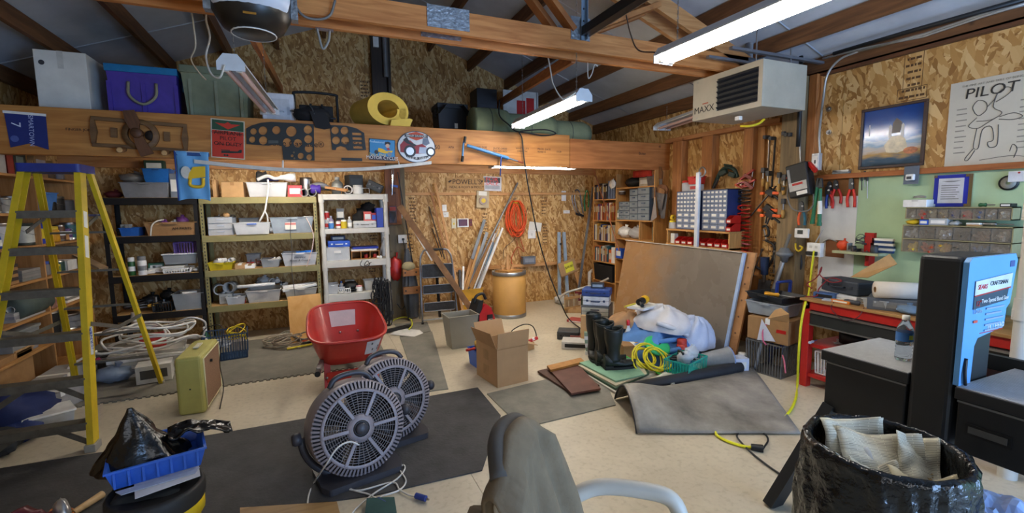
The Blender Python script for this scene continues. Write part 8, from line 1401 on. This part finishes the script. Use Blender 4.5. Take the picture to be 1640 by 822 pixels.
one('wood_strip','pale wood strip lying at the front edge of the dark mat','board',M().prism([(FL(*q_).x,FL(*q_).y) for q_ in ((385,822),(540,812),(545,832),(385,840))],.009,.03,'z'),wood('b08a58','8d6a3e',(1.2,9,9))); one('green_cloth','dark green folded cloth at the front edge of the mat','cloth',M().prism([(FL(*q_).x,FL(*q_).y) for q_ in ((588,808),(632,806),(636,832),(585,832))],.009,.035,'z'),mt('2a4a44',.85),bev=.008)
# ================================================================ LEFT FLOOR CLUTTER
put('carton','flattened grey printed carton lying by the ladder feet',(-1.98,4.62,.0),.50,.2,.16,mt('8d8a88',.6),WHITE,PI/2-.3); put('tote','clear plastic drawer tub on the floor by the ladder',(-1.85,4.27,0),.26,.22,.13,mt('c0c2c2',.35,alpha=.8),WHITE,.5); T=th('blue_tarp','dark blue cloth heap on the floor behind the ladder','cloth',(-2.05,4.28,0)); ob('heap',M().ell((0,0,.14),(.22,.24,.15),20,12,.4,2,4),mt('1c2a5a',.8),T); ob('fold',M().ell((.1,-.16,.06),(.14,.12,.07),14,8,.4,3,6),mt('24356a',.8),T)
T=th('glove_heap','dark grey work gloves heaped on the floor','gloves',(-2.02,3.95,0)); ob('palm',M().ell((0,0,.07),(.16,.13,.08),16,10,.5,3,2),mt('2a2b2c',.85),T); ob('cuff',M().ell((.08,-.06,.05),(.09,.06,.05),14,8,.4,3,6),mt('34363a',.85),T)
put('box','red striped box on the floor beside the clear drawer tub',(-2.1,4.45,0),.2,.2,.1,'a02a2c',WHITE,.4); put('carton','long white printed carton on the floor under the shelving',(-2.08,4.95,.0),.6,.2,.2,mt('9a9690',.6),PAPER,PI/2)
# white tubing heap near the dark rack
T=th('tubing_coil','large heap of coiled white plastic tubing on the floor','tubing',(-1.62,5.42,0)); random.seed(8); WT=mt('cfcac0',.5)
for k in range(9):
    R=.26+.1*random.random(); o=(random.uniform(-.12,.3),random.uniform(-.12,.12)); z=.24+.025*k; tl=random.uniform(-.25,.25); ob('coil_turn',M().tube([(o[0]+R*math.cos(t),o[1]+R*.75*math.sin(t),z+tl*.3*math.sin(t)+.02*math.sin(3*t+k)) for t in [2*PI*i/28 for i in range(28)]],.011,6,True),WT,T)
ob('loose_end',M().tube(sp([(-.25,-.2,.3),(-.4,-.3,.22),(-.45,-.42,.1),(-.42,-.5,.02)]),.011,6),WT,T); ob('loose_end',M().tube(sp([(.3,0,.45),(.45,-.05,.5),(.55,.02,.42),(.5,.1,.25)]),.009,6),WT,T)
put('stack','white plastic trim pieces piled under the tubing',(-1.55,5.45,0.011),.6,.4,.22,mt('b9b5aa',.5),WHITE,.15,name='trim_pile',cat='trim'); put('box','red plastic reel under the white tubing',(-1.5,5.4,.24),.2,.18,.12,'b8281c','d8402c',.2); put('stack','slatted grey crate lids behind the tubing',(-1.85,5.75,.011),.5,.3,.2,mt('6a665e',.6),GREY,.05,name='crate_lid',cat='crate')
put('box','white foam block with dark window on the floor by the tubing',(-1.42,5.08,.011),.26,.2,.16,mt('d0cdc4',.6),mt('4a4740',.6),.15); put('bag','clear bag with blue print on the floor by the ladder',(-1.75,5.15,.011),.3,.2,.18,mt('8a9ab0',.3,alpha=.7)); put('bottle','bottle with green trigger on the floor by the rack',(-1.14,5.75,.011),.09,.07,.3,'1f5a34',WHITE); put('tool','pink handled tool in the clutter by the ladder',(-1.9,5.35,.16),.18,.05,.05,'b82a5a',None,.6); put('spray','blue and white aerosol standing by the left shelving',(-2.02,5.5,.0),.07,.07,.2,'2a4a9a',WHITE)
# blue crate with yellow rope
T=put('basket','dark blue slotted crate with yellow rope on the floor',(-.92,5.55,.011),.40,.3,.27,mt('1f3a58',.5),None,.1); put('cable','yellow rope coil spilling from the dark blue crate',(-.82,5.52,.2),.2,.18,.18,'d8bc1c',None,.3); put('cable','white cable coil in the dark blue crate',(-1.0,5.56,.13),.26,.2,.08,'b8bcc0'); put('can','small brown motor housing beside the yellow amplifier',(-1.0,5.12,.011),.13,.13,.15,mt('6a5c44',.7),mt('55493a',.7),name='motor_housing',cat='motor')
for i,(x,y,c,n_) in enumerate(((-.45,5.75,'a89a86','tan'),(-.3,5.9,'b8b4aa','white'),(-.15,5.8,'5a5a58','grey'),(-.35,5.65,'8a7a6a','brown'))): put('cable',n_+' cable tangle on the floor under the tan rack',(x,y,.011),.34,.26,.16,c)
put('tool','orange handled tool under the tan rack',(-.1,5.75,.011),.26,.06,.05,'d0501c',None,.2); one('yellow_rod','yellow and black rod lying on the grey mat','rod',M().cyl((-.35,5.5,.03),(.0,5.6,.03),.012,n=8),mt('d0bc2a',.5)); put('roll','black tube lying on the floor by the plywood',(.1,5.68,.011),.4,.1,.09,BLACK,DGREY,.1)
one('plywood_panel','upright plywood panel leaning on the tan rack','panel',M().beam(U(487,473,1,5.98)+Vector((0,0,0)),Vector((U(487,473,1,5.98).x+.02,5.72,.02)),.36,.015,(0,-1,.3)),wood('c89a5c','b0813f',(3,3,1.2)))
T=put('carton','torn brown carton with writing beside the plywood',(.16,5.55,.0),.3,.2,.24,CARD2,CARD,.05); text('GARAGE',.04,INK,T,(0,-.102,.04),RY); put('part','galvanised electrical box on the torn brown carton',(.1,5.42,.1),.12,.06,.1,mt('8a8c8c',.45,.6),None,.2)
one('paper_sheet','white paper lying on the mat beside the wheelbarrow','paper',M().prism([(FL(*q_).x,FL(*q_).y) for q_ in ((624,537),(640,527),(672,530),(678,535),(664,541))],.009,.011,'z'),mt('d2d0ca',.7))
wire('garden_hose','yellow green hose loop on the floor by the straps',[FL(625,520,.02),FL(632,512,.02),FL(648,508,.03),FL(658,512,.03),FL(660,520,.02),FL(655,528,.02)],.009,mt('c8c83a',.5)); one('leveller_bar','black ribbed bar lying on the floor by the post','bar',M().beam(FL(612,532,.03),FL(657,522,.03),.05,.04),BLACK,bev=.006)
# ================================================================ CENTRE: waste basket, vacuum, carton, drum side clutter
T=th('waste_basket','grey rectangular waste basket beside the open carton','waste basket',(1.44,4.88,0),.05); b=M().tub(-.17,.17,-.13,.13,0,.37,.004,.035,.012); ob('body',b,mt('8a8578',.5,0,.06),T,bev=.004); ob('liner_scrap',M().ell((-.06,.02,.3),(.05,.05,.03),10,6,.4),mt('b8c0c8',.4),T)
T=th('portable_machine','red and black portable machine beside the waste basket','machine',(1.78,5.12,0),.2); ob('body',M().prism([(-.1,.02),(.13,.02),(.14,.2),(.08,.36),(0,.42),(-.08,.3)],-.09,.09,'y'),mt('b81c22',.35),T,bev=.025); ob('rear_housing',M().prism([(-.2,.0),(-.08,.0),(-.06,.3),(-.02,.46),(-.08,.46),(-.18,.2)],-.085,.085,'y'),BLACK,T,bev=.02); ob('top_handle',M().tube(sp([(-.1,0,.42),(-.07,0,.5),(.02,0,.52),(.06,0,.45)]),.018,8),BLACK,T); ob('badge',M().box(.02,.09,-.105,-.09,.14,.28),BLACK,T); ob('wheel',M().cyl((-.12,-.11,.06),(-.12,.11,.06),.06,n=16),BLACK,T)
text('M12',.035,WHITE,T,(.055,-.1058,.22),RY); wire('yellow_lead','yellow lead coiled behind the waste basket',[FL(770,515,.02),FL(765,525,.02),FL(772,535,.02),FL(766,545,.02)],.01,mt('d0b41c',.5))
# open carton
q0,q1,q2=FL(797,622),FL(846,610),FL(780,597); T=th('open_carton','open brown carton with raised flaps standing on the concrete','carton',(1.40,3.60,0),math.atan2(q1.y-q0.y,q1.x-q0.x)); T.location=q0; W=(q1-q0).length; Dp=(q2-q0).length; Hh=.34; CB=mt('b48f66',.8,0,.07,6)
b=M().tub(0,W,0,Dp,0,Hh,.006); ob('box',b,CB,T)
ob('flap',M().beam((W/2,-.004,Hh),(W/2,-.02,Hh+.14),W,.005,(0,1,0)),CB,T); ob('flap',M().beam((W/2,Dp+.002,Hh),(W/2,Dp+.06,Hh+.14),W*.95,.005,(0,1,0)),CB,T)
ob('flap',M().add([(-.002,0,Hh),(-.002,Dp,Hh),(-.05,Dp,Hh+.12),(-.05,.02,Hh+.14)],[(0,1,2,3)]),CB,T,solid=.005); ob('flap',M().add([(W+.002,0,Hh),(W+.002,Dp,Hh),(W+.12,Dp,Hh-.04),(W+.12,.02,Hh-.04)],[(0,1,2,3)]),CB,T,solid=.005); ob('crease',M().box(0,W,-.0012,0,Hh*.97,Hh*.98),CARD2,T)
for z in (.06,.2): ob('tape_mark',M().box(-.0012,0,Dp*.4,Dp*.65,z,z+.09),mt('a58358',.7),T)
cl_=T.location+Vector((W/2,Dp/2,0)); put('bag','white packing paper inside the open carton',(cl_.x,cl_.y,.02),W*.7,Dp*.6,.3,WHITE)
put('bin','bright blue bin beside the open carton',(1.42,4.19,.0),.15,.2,.17,mt('2a62c8',.45),None,.1); T=put('roll','yellow tape ring on the blue bin',(1.41,4.19,.18),.05,.17,.16,mt('c8a040',.5),CARD,0,rot=(0,PI/2,.3)); T.location=(1.39,4.19,.2); put('tool','red and grey snips lying on the blue bin edge',(1.36,4.12,.18),.2,.04,.03,'c02a24',GREY,.2)
T=th('jumper_lead','black cable with red clamp arching over the floor','cable',FL(845,540),world=True); ob('cable',M().tube(sp([FL(820,540,.1),U(820,530,1,4.3),U(838,520,1,4.3),U(852,522,1,4.3),U(858,533,1,4.3),U(859,541,1,4.25)]),.006,6),BLACK,T); ob('clamp',M().beam(U(847,547,1,4.2),U(861,541,1,4.2),.03,.03),mt('c0201c',.4),T,bev=.005); ob('jaw',M().cyl(U(852,544,1,4.2),U(856,543,1,4.2),.018,n=8),WHITE,T)
put('carton','flattened carton flap behind the open carton',(1.95,4.45,0),.3,.22,.08,CARD,None,.4); put('cable','black cable tangle behind the open carton',(1.8,4.35,.081),.2,.16,.07,BLACK)
# brown panels on the floor
def panelz(label,px,z,t,mat): return one('floor_panel',label,'panel',M().prism([(FL(*q_,z).x,FL(*q_,z).y) for q_ in px],z,z+t,'z'),mat)
panelz('lower dark brown panel lying on the worn mat',[(917,634),(861,597),(905,586),(960,620)],.01,.018,wood('5a3a28','46291b',(3,3,3))); panelz('reddish brown panel lying on top of the pile',[(915,633),(880,595),(925,585),(962,625)],.03,.016,wood('6d4334','5a3428',(3,3,3))); panelz('pale pine strip lying across the brown panels',[(882,596),(876,589),(930,576),(936,582)],.048,.02,wood('c08a48','a06c30',(3,3,3)))
# boards under the boots, boots
panelz('lowest white board under the boots',[(985,632),(918,590),(1010,560),(1050,600)],.001,.02,mt('c2bcae',.6)); panelz('dark green board under the boots',[(986,626),(922,588),(1012,562),(1040,600)],.022,.02,mt('3d5a44',.6)); panelz('pale board under the green top board',[(986,620),(926,587),(1014,562),(1036,600)],.043,.012,mt('b9ad92',.6)); panelz('pale green board carrying the boots',[(986,613),(928,583),(1000,566),(1032,602)],.056,.014,mt('7fa88a',.55))
def boot(label,x,y,rz,grp,s=1.0,lean_=0):
    p=FL(x,y,.071); T=th('rubber_boot',label,'boot',p,rz,grp); BK=mt('1f2624',.45,0,.2,8)
    def shaft(u,v):
        t=2*PI*u; r=.056+.016*v-.012*math.sin(PI*min(1,v*1.6)); return Vector((r*1.18*math.cos(t)-.0,r*math.sin(t),.07+.29*v*s+.006*math.cos(t*2)*v+(.014*math.cos(t) if v>.99 else 0)))
    ob('shaft',M().grid(shaft,26,12,True,True),BK,T,solid=.006)
    def foot(u,v):
        t=2*PI*u; k=v; x=-.085+.30*k; w_=(.045+.016*math.sin(PI*min(1,k*1.15)))*(1-.75*max(0,k-.82)/.18); hh=.12-.075*min(1,k*1.6)+.02*max(0,k-.5); 
        if k<.03: w_*=.75
        return Vector((x,w_*math.cos(t),max(.0,.02+hh*(.5+.5*math.sin(t)))))
    f=M().grid(foot,20,18,True,True); n0=len(f.v); f.add([foot(i/20,0) for i in range(20)],[list(range(20))[::-1]]); f.add([foot(i/20,1) for i in range(20)],[list(range(20))]); ob('foot',f,BK,T)
    so=[]; 
    for i in range(24): t=2*PI*i/24; so.append((.065+.155*math.copysign(abs(math.cos(t))**.8,math.cos(t)),.054*math.copysign(abs(math.sin(t))**.8,math.sin(t))))
    ob('sole',M().prism(so,0,.022,'z'),mt('171a19',.7),T); ob('heel',M().prism([(-.09,-.042),(-.01,-.046),(-.01,.046),(-.09,.042)],0,.035,'z'),mt('171a19',.7),T,bev=.006); ob('rim_band',M().tube([shaft(i/26,.985) for i in range(26)],.006,5,True),BK,T)
    return T
boot('near boot of the dark green pair with toe pointing right',982,590,-.25,'boots',1.05); boot('far boot of the dark green pair behind the near one',968,583,-.2,'boots',1.1); boot('slim black boot seen edge on beside the green pair',962,577,-1.9,'boots',1.15); boot('second slim black boot at the end of the board',950,571,-2.0,'boots',1.25)
# rolled rubber mat
RM=mt('8a847a',.5,0,.5,3,.25,40); RMd=mt('26272a',.6,0,.2,6)
A=FL(985,640);B=FL(1020,697);Cq=FL(1282,697);Dq=FL(1205,590)
def rm(u,v):
    # u: from rolled edge (left, far) to flat right end; v: near edge to far edge
    base=(B.lerp(Cq,u)).lerp(A.lerp(Dq,u),v); fl2=math.exp(-((u-.02)/.28)**2); hump=.20*fl2*math.sin(PI*min(1,max(0,v*1.0)))**.8*(1.0)+.05*math.sin(PI*v)*math.exp(-((u-.45)/.35)**2); return Vector((base.x,base.y,.012+hump+.006*noise.noise(Vector((u*5,v*5,3)))))
T=th('rolled_mat','large rolled rubber mat arching up from the floor','mat',B.lerp(Dq,.5),world=True); WB[T.name].z=0; T.location.z=0
ob('arched_sheet',M().grid(rm,36,30),RM,T,solid=.01)
ob('curl_edge',M().tube([rm(0,v/24)+Vector((0,0,-.004)) for v in range(25)],.008,6),RMd,T)
# far curled roll lip
p0=FL(1010,622,.05);p1=FL(1185,588,.05); ob('rolled_lip',M().cyl(p0,p1,.045,.05,16),RMd,T)
# ---------------------------------------------------------------- heap in front of the leaning sheet
T=th('leaning_sheet','large glossy brown sheet leaning with a blue taped edge','panel',(3.66,4.2,0),world=True)
bl,br_,tr,tl=Vector((3.72,5.2,.0)),Vector((3.66,3.29,.0)),Vector((3.9,3.30,1.06)),Vector((3.93,5.2,1.065)); 
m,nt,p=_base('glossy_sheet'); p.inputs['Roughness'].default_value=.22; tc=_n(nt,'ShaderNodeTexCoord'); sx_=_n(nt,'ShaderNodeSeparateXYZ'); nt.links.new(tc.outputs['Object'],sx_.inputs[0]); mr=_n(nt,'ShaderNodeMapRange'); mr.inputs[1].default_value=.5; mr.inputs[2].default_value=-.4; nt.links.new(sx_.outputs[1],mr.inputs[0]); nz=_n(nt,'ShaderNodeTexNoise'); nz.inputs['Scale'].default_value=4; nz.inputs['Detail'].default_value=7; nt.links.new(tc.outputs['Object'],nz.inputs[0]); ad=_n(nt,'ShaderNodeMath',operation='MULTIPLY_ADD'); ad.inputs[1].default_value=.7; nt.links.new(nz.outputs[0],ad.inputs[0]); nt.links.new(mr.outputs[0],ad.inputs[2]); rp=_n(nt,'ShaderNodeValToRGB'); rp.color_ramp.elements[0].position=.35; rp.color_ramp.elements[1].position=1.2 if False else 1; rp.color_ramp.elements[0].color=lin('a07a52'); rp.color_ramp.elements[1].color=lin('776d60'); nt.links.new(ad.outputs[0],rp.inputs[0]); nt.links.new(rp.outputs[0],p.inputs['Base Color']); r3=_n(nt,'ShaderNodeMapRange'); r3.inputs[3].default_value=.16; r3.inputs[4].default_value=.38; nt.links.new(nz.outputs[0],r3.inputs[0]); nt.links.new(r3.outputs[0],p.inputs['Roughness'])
def slab(a,b,c,d,t):
    n=(b-a).cross(d-a).normalized()*t; return M().add([a,b,c,d,a+n,b+n,c+n,d+n],[(3,2,1,0),(4,5,6,7),(0,1,5,4),(1,2,6,5),(2,3,7,6),(3,0,4,7)])
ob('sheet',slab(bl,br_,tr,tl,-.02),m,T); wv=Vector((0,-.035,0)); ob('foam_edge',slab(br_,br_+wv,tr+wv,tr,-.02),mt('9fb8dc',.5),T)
bk_=Vector((.03,0,0)); ob('back_panel',slab(bl+bk_,br_+bk_+Vector((0,-.12,0)),tr+bk_+Vector((0,-.13,.01)),tl+bk_,-.02),wood('b58352','95663a',(3,3,3)),T)
for k in range(6): q_=(br_+bk_+Vector((-.022,-.09,0))).lerp(tr+bk_+Vector((-.022,-.09,0)),.12+.15*k); ob('nail_head',M().cyl(q_,q_+Vector((-.002,0,0)),.01,n=8),mt('5a3a24',.6),T)
ob('white_edge',M().beam(tl+Vector((-.012,0,.004)),tr+Vector((-.012,0,.004)),.02,.008),mt('c8c2b8',.6),T)
T=th('steel_stand','blue steel stand behind the leaning sheet','stand',(4.09,3.0,0),world=True); BF=mt('1f3f9a',.4)
for x in (4.0,4.18): ob('upright',M().cyl((x,3.02,.0),(x,2.98,.8),.016,n=8),BF,T)
for z,y in ((.8,2.98),(.5,2.995),(.15,3.01)): ob('cross_tube',M().cyl((4.0,y,z),(4.18,y,z),.014,n=8),BF,T)
# blankets: blue heap, white cushions, tan cushion
def heap(name,label,cat,c,r,mat,nz=.25,ns=2,sd=1,extra=None):
    T=th(name,label,cat,c); 
    def f(u,v): t=2*PI*u; ph=v*PI/2; k=1+nz*noise.noise(Vector((math.cos(t)*ns,math.sin(t)*ns,v*ns+sd)))+.06*math.sin(t*7+v*9); return Vector((r[0]*math.sin(ph)*math.cos(t)*k,r[1]*math.sin(ph)*math.sin(t)*k,max(0,r[2]*math.cos(ph)*k)))
    ob('body',M().grid(f,40,18,True,True),mat,T)
    for i,e in enumerate(extra or []): ob('fold',M().tube(sp([Vector(q_) for q_ in e]),.025,8),mat,T)
    return T
BB=mt('4f7ab0',.85,0,.15,5,.3,18); WC=mt('c6c6ca',.85,0,.1,5,.3,18)
T=heap('blue_blanket','light blue blanket heaped in front of the leaning sheet','blanket',(3.2,3.76,0),(.42,.44,.33),BB,.22,2,1,[((-.3,-.3,.12),(-.1,-.42,.16),(.15,-.38,.18)),((-.38,-.1,.14),(-.25,-.3,.22),(0,-.36,.24)),((-.4,.2,.1),(-.3,.0,.2),(-.1,-.1,.28))])
heap('tan_cushion','tan rolled cushion between the blankets','cushion',(3.02,3.98,.27),(.26,.16,.14),mt('a07850',.85,0,.1,5),.15,1.5,3); heap('white_pillow','white padded blanket draped on the heap','blanket',(3.30,3.74,.29),(.29,.36,.2),WC,.2,1.6,5,[((-.25,-.2,.1),(-.1,-.34,.04),(.05,-.36,-.05))]); heap('white_pillow','pale blue white pillow resting against the leaning sheet','pillow',(3.44,3.44,.14),(.2,.19,.28),mt('b9c3d8',.85,0,.08,5),.12,1.5,8)
put('stack','white papers lying on top of the blanket heap',(3.15,3.86,.47),.3,.2,.03,PAPER,mt('c8c8d0',.6),.3); T=th('cordless_drill','black and yellow tool lying on top of the blanket heap','power tool',(3.12,3.84,.503),.4); ob('body',M().ell((.04,0,.05),(.07,.045,.045),14,9),mt('d8a41c',.45),T); ob('motor',M().cyl((-.08,0,.04),(.0,0,.045),.035,.04,12),BLACK,T); ob('handle',M().cyl((-.05,0,.04),(-.12,-.06,.02),.02,n=10),BLACK,T); ob('yellow_rod',M().cyl((-.12,.02,.03),(-.28,.05,.02),.01,n=8),mt('c8b03a',.5),T)
# drawer chest, tackle boxes
p=FL(968,548); T=th('parts_chest','grey steel parts chest with many shallow drawers','chest',(2.98,4.48,0),-.75)
ob('case',M().box(-.16,.16,-.13,.17,0,.40),mt('55575a',.5,.3),T,bev=.004)
for k in range(8): D=ob('drawer',M().box(-.15,.15,-.142,-.13,.015+.047*k,.055+.047*k),mt('a9a89a',.45,.2),T); ob('pull',M().box(-.05,.05,-.152,-.142,.03+.047*k,.042+.047*k),DGREY,D)
put('case','white tackle box with blue lid on the parts chest',(2.98,4.48,.401),.30,.2,.11,'c8ccd0','2a3a5a',-.75); put('case','blue tackle box lid on the white tackle box',(2.98,4.48,.512),.32,.22,.08,'23407e','1c2c50',-.75); put('box','small black and clear case on the blue tackle box',(3.0,4.5,.593),.15,.1,.06,mt('2a3038',.4),mt('8a98a4',.4),-.6)
put('carton','tall folded brown carton leaning on the parts chest',(2.75,4.25,0),.22,.06,.34,CARD,None,-.75); put('stack','pale green folded sheet leaning by the boots',(2.62,3.98,0),.2,.05,.24,mt('8a9c80',.7),PAPER,-.5,name='folded_sheet',cat='sheet')
put('carton','brown carton with white label behind the green boots',(2.86,3.66,0),.26,.2,.18,CARD2,PAPER,-.3); put('bottle','white spray bottle with red trigger behind the boots',(2.94,3.84,.0),.08,.06,.36,'c8c8c4','c8242c')
# teal basket with dark things, green frisbee, yellow cord, grey bucket, photo
T=put('basket','teal laundry basket full of tangled tools',(3.03,3.12,.02),.36,.24,.15,mt('1f9a86',.45),None,.35); clutter('in the teal basket','teal basket',2.9,3.18,3.05,3.2,.11,5,[('tool','black',BLACK,None),('bag','clear',CLEAR,None),('part','black',BLACK,None)],(.12,.18),.05)
T=th('green_disc','bright green plastic disc lid lying on the cord coil','lid',(2.96,3.42,.20),rot=(.5,-.2,.3)); ob('disc',M().lathe([(0,.02),(.11,.018),(.125,.01),(.13,-.005),(.122,-.005),(.115,.004),(0,.008)],28),mt('2fb06a',.4),T); ob('dark_print',M().box(.01,.06,-.012,.012,.0185,.0205),INK,T)
T=th('extension_cord','yellow extension cord heaped beside the teal basket','cord',(2.80,3.33,0)); random.seed(12)
for k in range(9):
    R=.1+.06*random.random(); tl=random.uniform(.3,1.2); o=Vector((random.uniform(-.06,.08),random.uniform(-.06,.06),.13)); ob('coil_turn',M().tube([o+Vector((R*math.cos(t),R*math.sin(t)*math.cos(tl),R*.9*math.sin(t)*math.sin(tl))) for t in [2*PI*i/22 for i in range(22)]],.008,6,True),mt('d8c41c',.5),T)
T=th('grey_bucket','grey plastic bucket lying on its side by the basket','bucket',(3.38,3.10,.10),rot=(0,PI/2-.1,-.35)); ob('shell',M().lathe([(0,-.12),(.075,-.12),(.1,.12),(.108,.12),(.108,.13),(.095,.13),(.07,-.112),(0,-.112)],26),mt('8a8d90',.45),T); ob('rim',M().tube([(.104*math.cos(t),.104*math.sin(t),.128) for t in [2*PI*i/24 for i in range(24)]],.007,6,True),mt('7a90b8',.45),T)
T=put('box','white photo carton with blue mug picture beside the bucket',(3.52,3.02,.0),.22,.12,.13,mt('c2c8d6',.5),None,-.35); ob('mug_picture',M().prism(circ(0,.065,.03,14),-.0625,-.0612,'y'),mt('4a7ab8',.4),T)
put('jar','red plastic cap among the cords behind the basket',(3.2,3.35,.02),.1,.1,.24,'c03a28','a82a1c'); one('green_strap','bright green strap lying before the teal basket','strap',M().tube(sp([FL(1000,570,.08),FL(1020,580,.05),FL(1045,592,.03),FL(1060,600,.03),FL(1075,592,.05)]),.008,5),mt('4ac84a',.5)); put('stack','pile of flyers lying before the teal basket',(2.78,3.05,.0),.24,.18,.05,mt('b8b8a8',.6),mt('4a6aa0',.5),.4)
# clutter near the corner: cans, boxes
cn=[('paint','dark green paint can by the drum side corner',937,490,.13,.16,'1f3a2a'),('box','red and white carton in the corner clutter',955,500,.2,.1,'b83a34'),('box','maroon tool box in the corner clutter',968,470,.2,.14,'7a2430'),('bag','lime green bag in the corner clutter',966,458,.18,.14,'8ab02a'),('carton','low brown carton in the corner clutter',920,500,.2,.07,None),('bag','white plastic bag in the corner clutter',898,487,.2,.16,'d0d0ce'),('box','flat red and grey box on the floor of the corner',926,515,.26,.03,'a8443c'),('carton','ochre carton in the corner clutter',927,478,.18,.16,None),('jar','orange brown pot in the corner clutter',952,482,.1,.1,'a85a2a')]
for i,(kd,l,x,y,w,h,c) in enumerate(cn): p=FL(x,y); put(kd,l,(min(p.x,4.0),min(p.y,6.45),.001),w,w*.7,h,c or CARD,WHITE if kd=='box' else None,.3-.2*i)
T=th('wood_pallet','small slatted wooden rack leaning in the corner clutter','rack',FL(915,500),.2)
for k in range(3): ob('slat',M().box(-.13+.1*k,-.07+.1*k,-.01,.01,.0,.26),wood('b39a78','94795a',(9,9,1.2)),T)
for z in (.05,.2): ob('cross_slat',M().box(-.15,.15,-.03,-.011,z,z+.035),wood('c49a64','a67c46',(1.2,9,9)),T)
one('grey_hose','long pale hose arching over the corner clutter','hose',M().tube(sp([U(893,482,1,6.2),U(905,470,1,6.1),U(930,462,1,6.0),U(955,455,1,5.9),U(975,446,1,5.8)]),.016,8),mt('b8b4a8',.5))
for i,(x,y,w,d,h,c,l) in enumerate(((918,545,.26,.2,.1,mt('3a3c3e',.5),'dark grey case with cable on the floor'),(930,560,.3,.2,.08,mt('c0bcb4',.5),'white tray on the floor before the boots'),(935,548,.2,.16,.06,mt('7a3a34',.5),'red and black charger on the floor before the boots'))): p=FL(x,y); put('case' if i==0 else 'box',l,(p.x,p.y+.1,.001),w,d,h,c,BLACK,-.6)
put('bag','small clear bag on the concrete near the cord',(FL(903,540).x,FL(903,540).y,0),.14,.1,.05,CLEAR)
# ---------------------------------------------------------------- crate stack by the bench
p=FL(1258,600); T=put('basket','grey milk crate on the floor beside the red bench',(3.83,2.86,0),.34,.33,.30,mt('5c5a56',.55),None,-PI/2+.12); T=put('carton','crushed brown carton with torn flaps on the milk crate',(3.84,2.86,.305),.36,.3,.21,CARD2,WHITE,-PI/2+.2); ob('torn_flap',M().add([(-.05,-.155,.2),(.08,-.16,.02),(-.08,-.16,.0)],[(0,1,2)]),mt('c8ccd8',.5),T,solid=.003); ob('flap',M().add([(0,-.15,.21),(.18,-.15,.21),(.2,-.2,.3),(.06,-.1,.33)],[(0,1,2,3)]),CARD,T,solid=.004); ob('red_sticker',M().box(.08,.16,-.1525,-.15,.1,.13),RED,T)
put('bin','clear ribbed tray stacked on the crushed carton',(3.85,2.9,.53),.36,.28,.12,mt('a8aeb2',.35,alpha=.7),None,-PI/2+.15); put('bin','black tray with yellow tool on top of the stack',(3.88,2.9,.66),.40,.3,.06,mt('1c1f22',.5),None,-PI/2-.1); put('tool','yellow spirit level lying on the black tray',(3.82,2.82,.70),.26,.04,.04,'d8981c',None,-PI/2+.2)
one('red_ribbon','pink ribbon hanging from the crushed carton','ribbon',M().tube(sp([U(1230,517,0,3.7),U(1222,530,0,3.68),U(1222,545,0,3.66),U(1227,553,0,3.66)]),.007,5),mt('c85a78',.5)); one('pink_strap','pink strap hanging down the milk crate','strap',M().tube(sp([U(1253,569,0,3.64),U(1256,580,0,3.63),U(1258,598,0,3.63)]),.007,5),mt('d06a78',.5)); wire('broom','white shafted brush leaning by the crate',[FL(1210,590,.02),U(1218,555,0,3.72),U(1228,520,0,3.8),U(1236,495,0,3.9)],.014,mt('a8b4c4',.5),'brush')
put('jar','brown bottle lying by the milk crate',(3.72,3.1,0),.08,.08,.12,'7a5a3a',WHITE)
# blue plastic sheeting under the saw
T=th('plastic_sheet','crumpled blue white plastic sheeting under the band saw','plastic',(2.55,.62,0)); ob('sheet',M().grid(lambda u,v:Vector(((u-.5)*1.0,(v-.5)*.9,.06+.12*abs(noise.noise(Vector((u*5,v*5,2))))+.08*abs(noise.noise(Vector((u*11,v*11,4)))))),40,36,False),mt('9fb6e0',.3,0,.1,6),T,solid=.004); ob('black_strap',M().beam((-.3,-.1,.2),(.3,-.2,.2),.05,.006),BLACK,T)
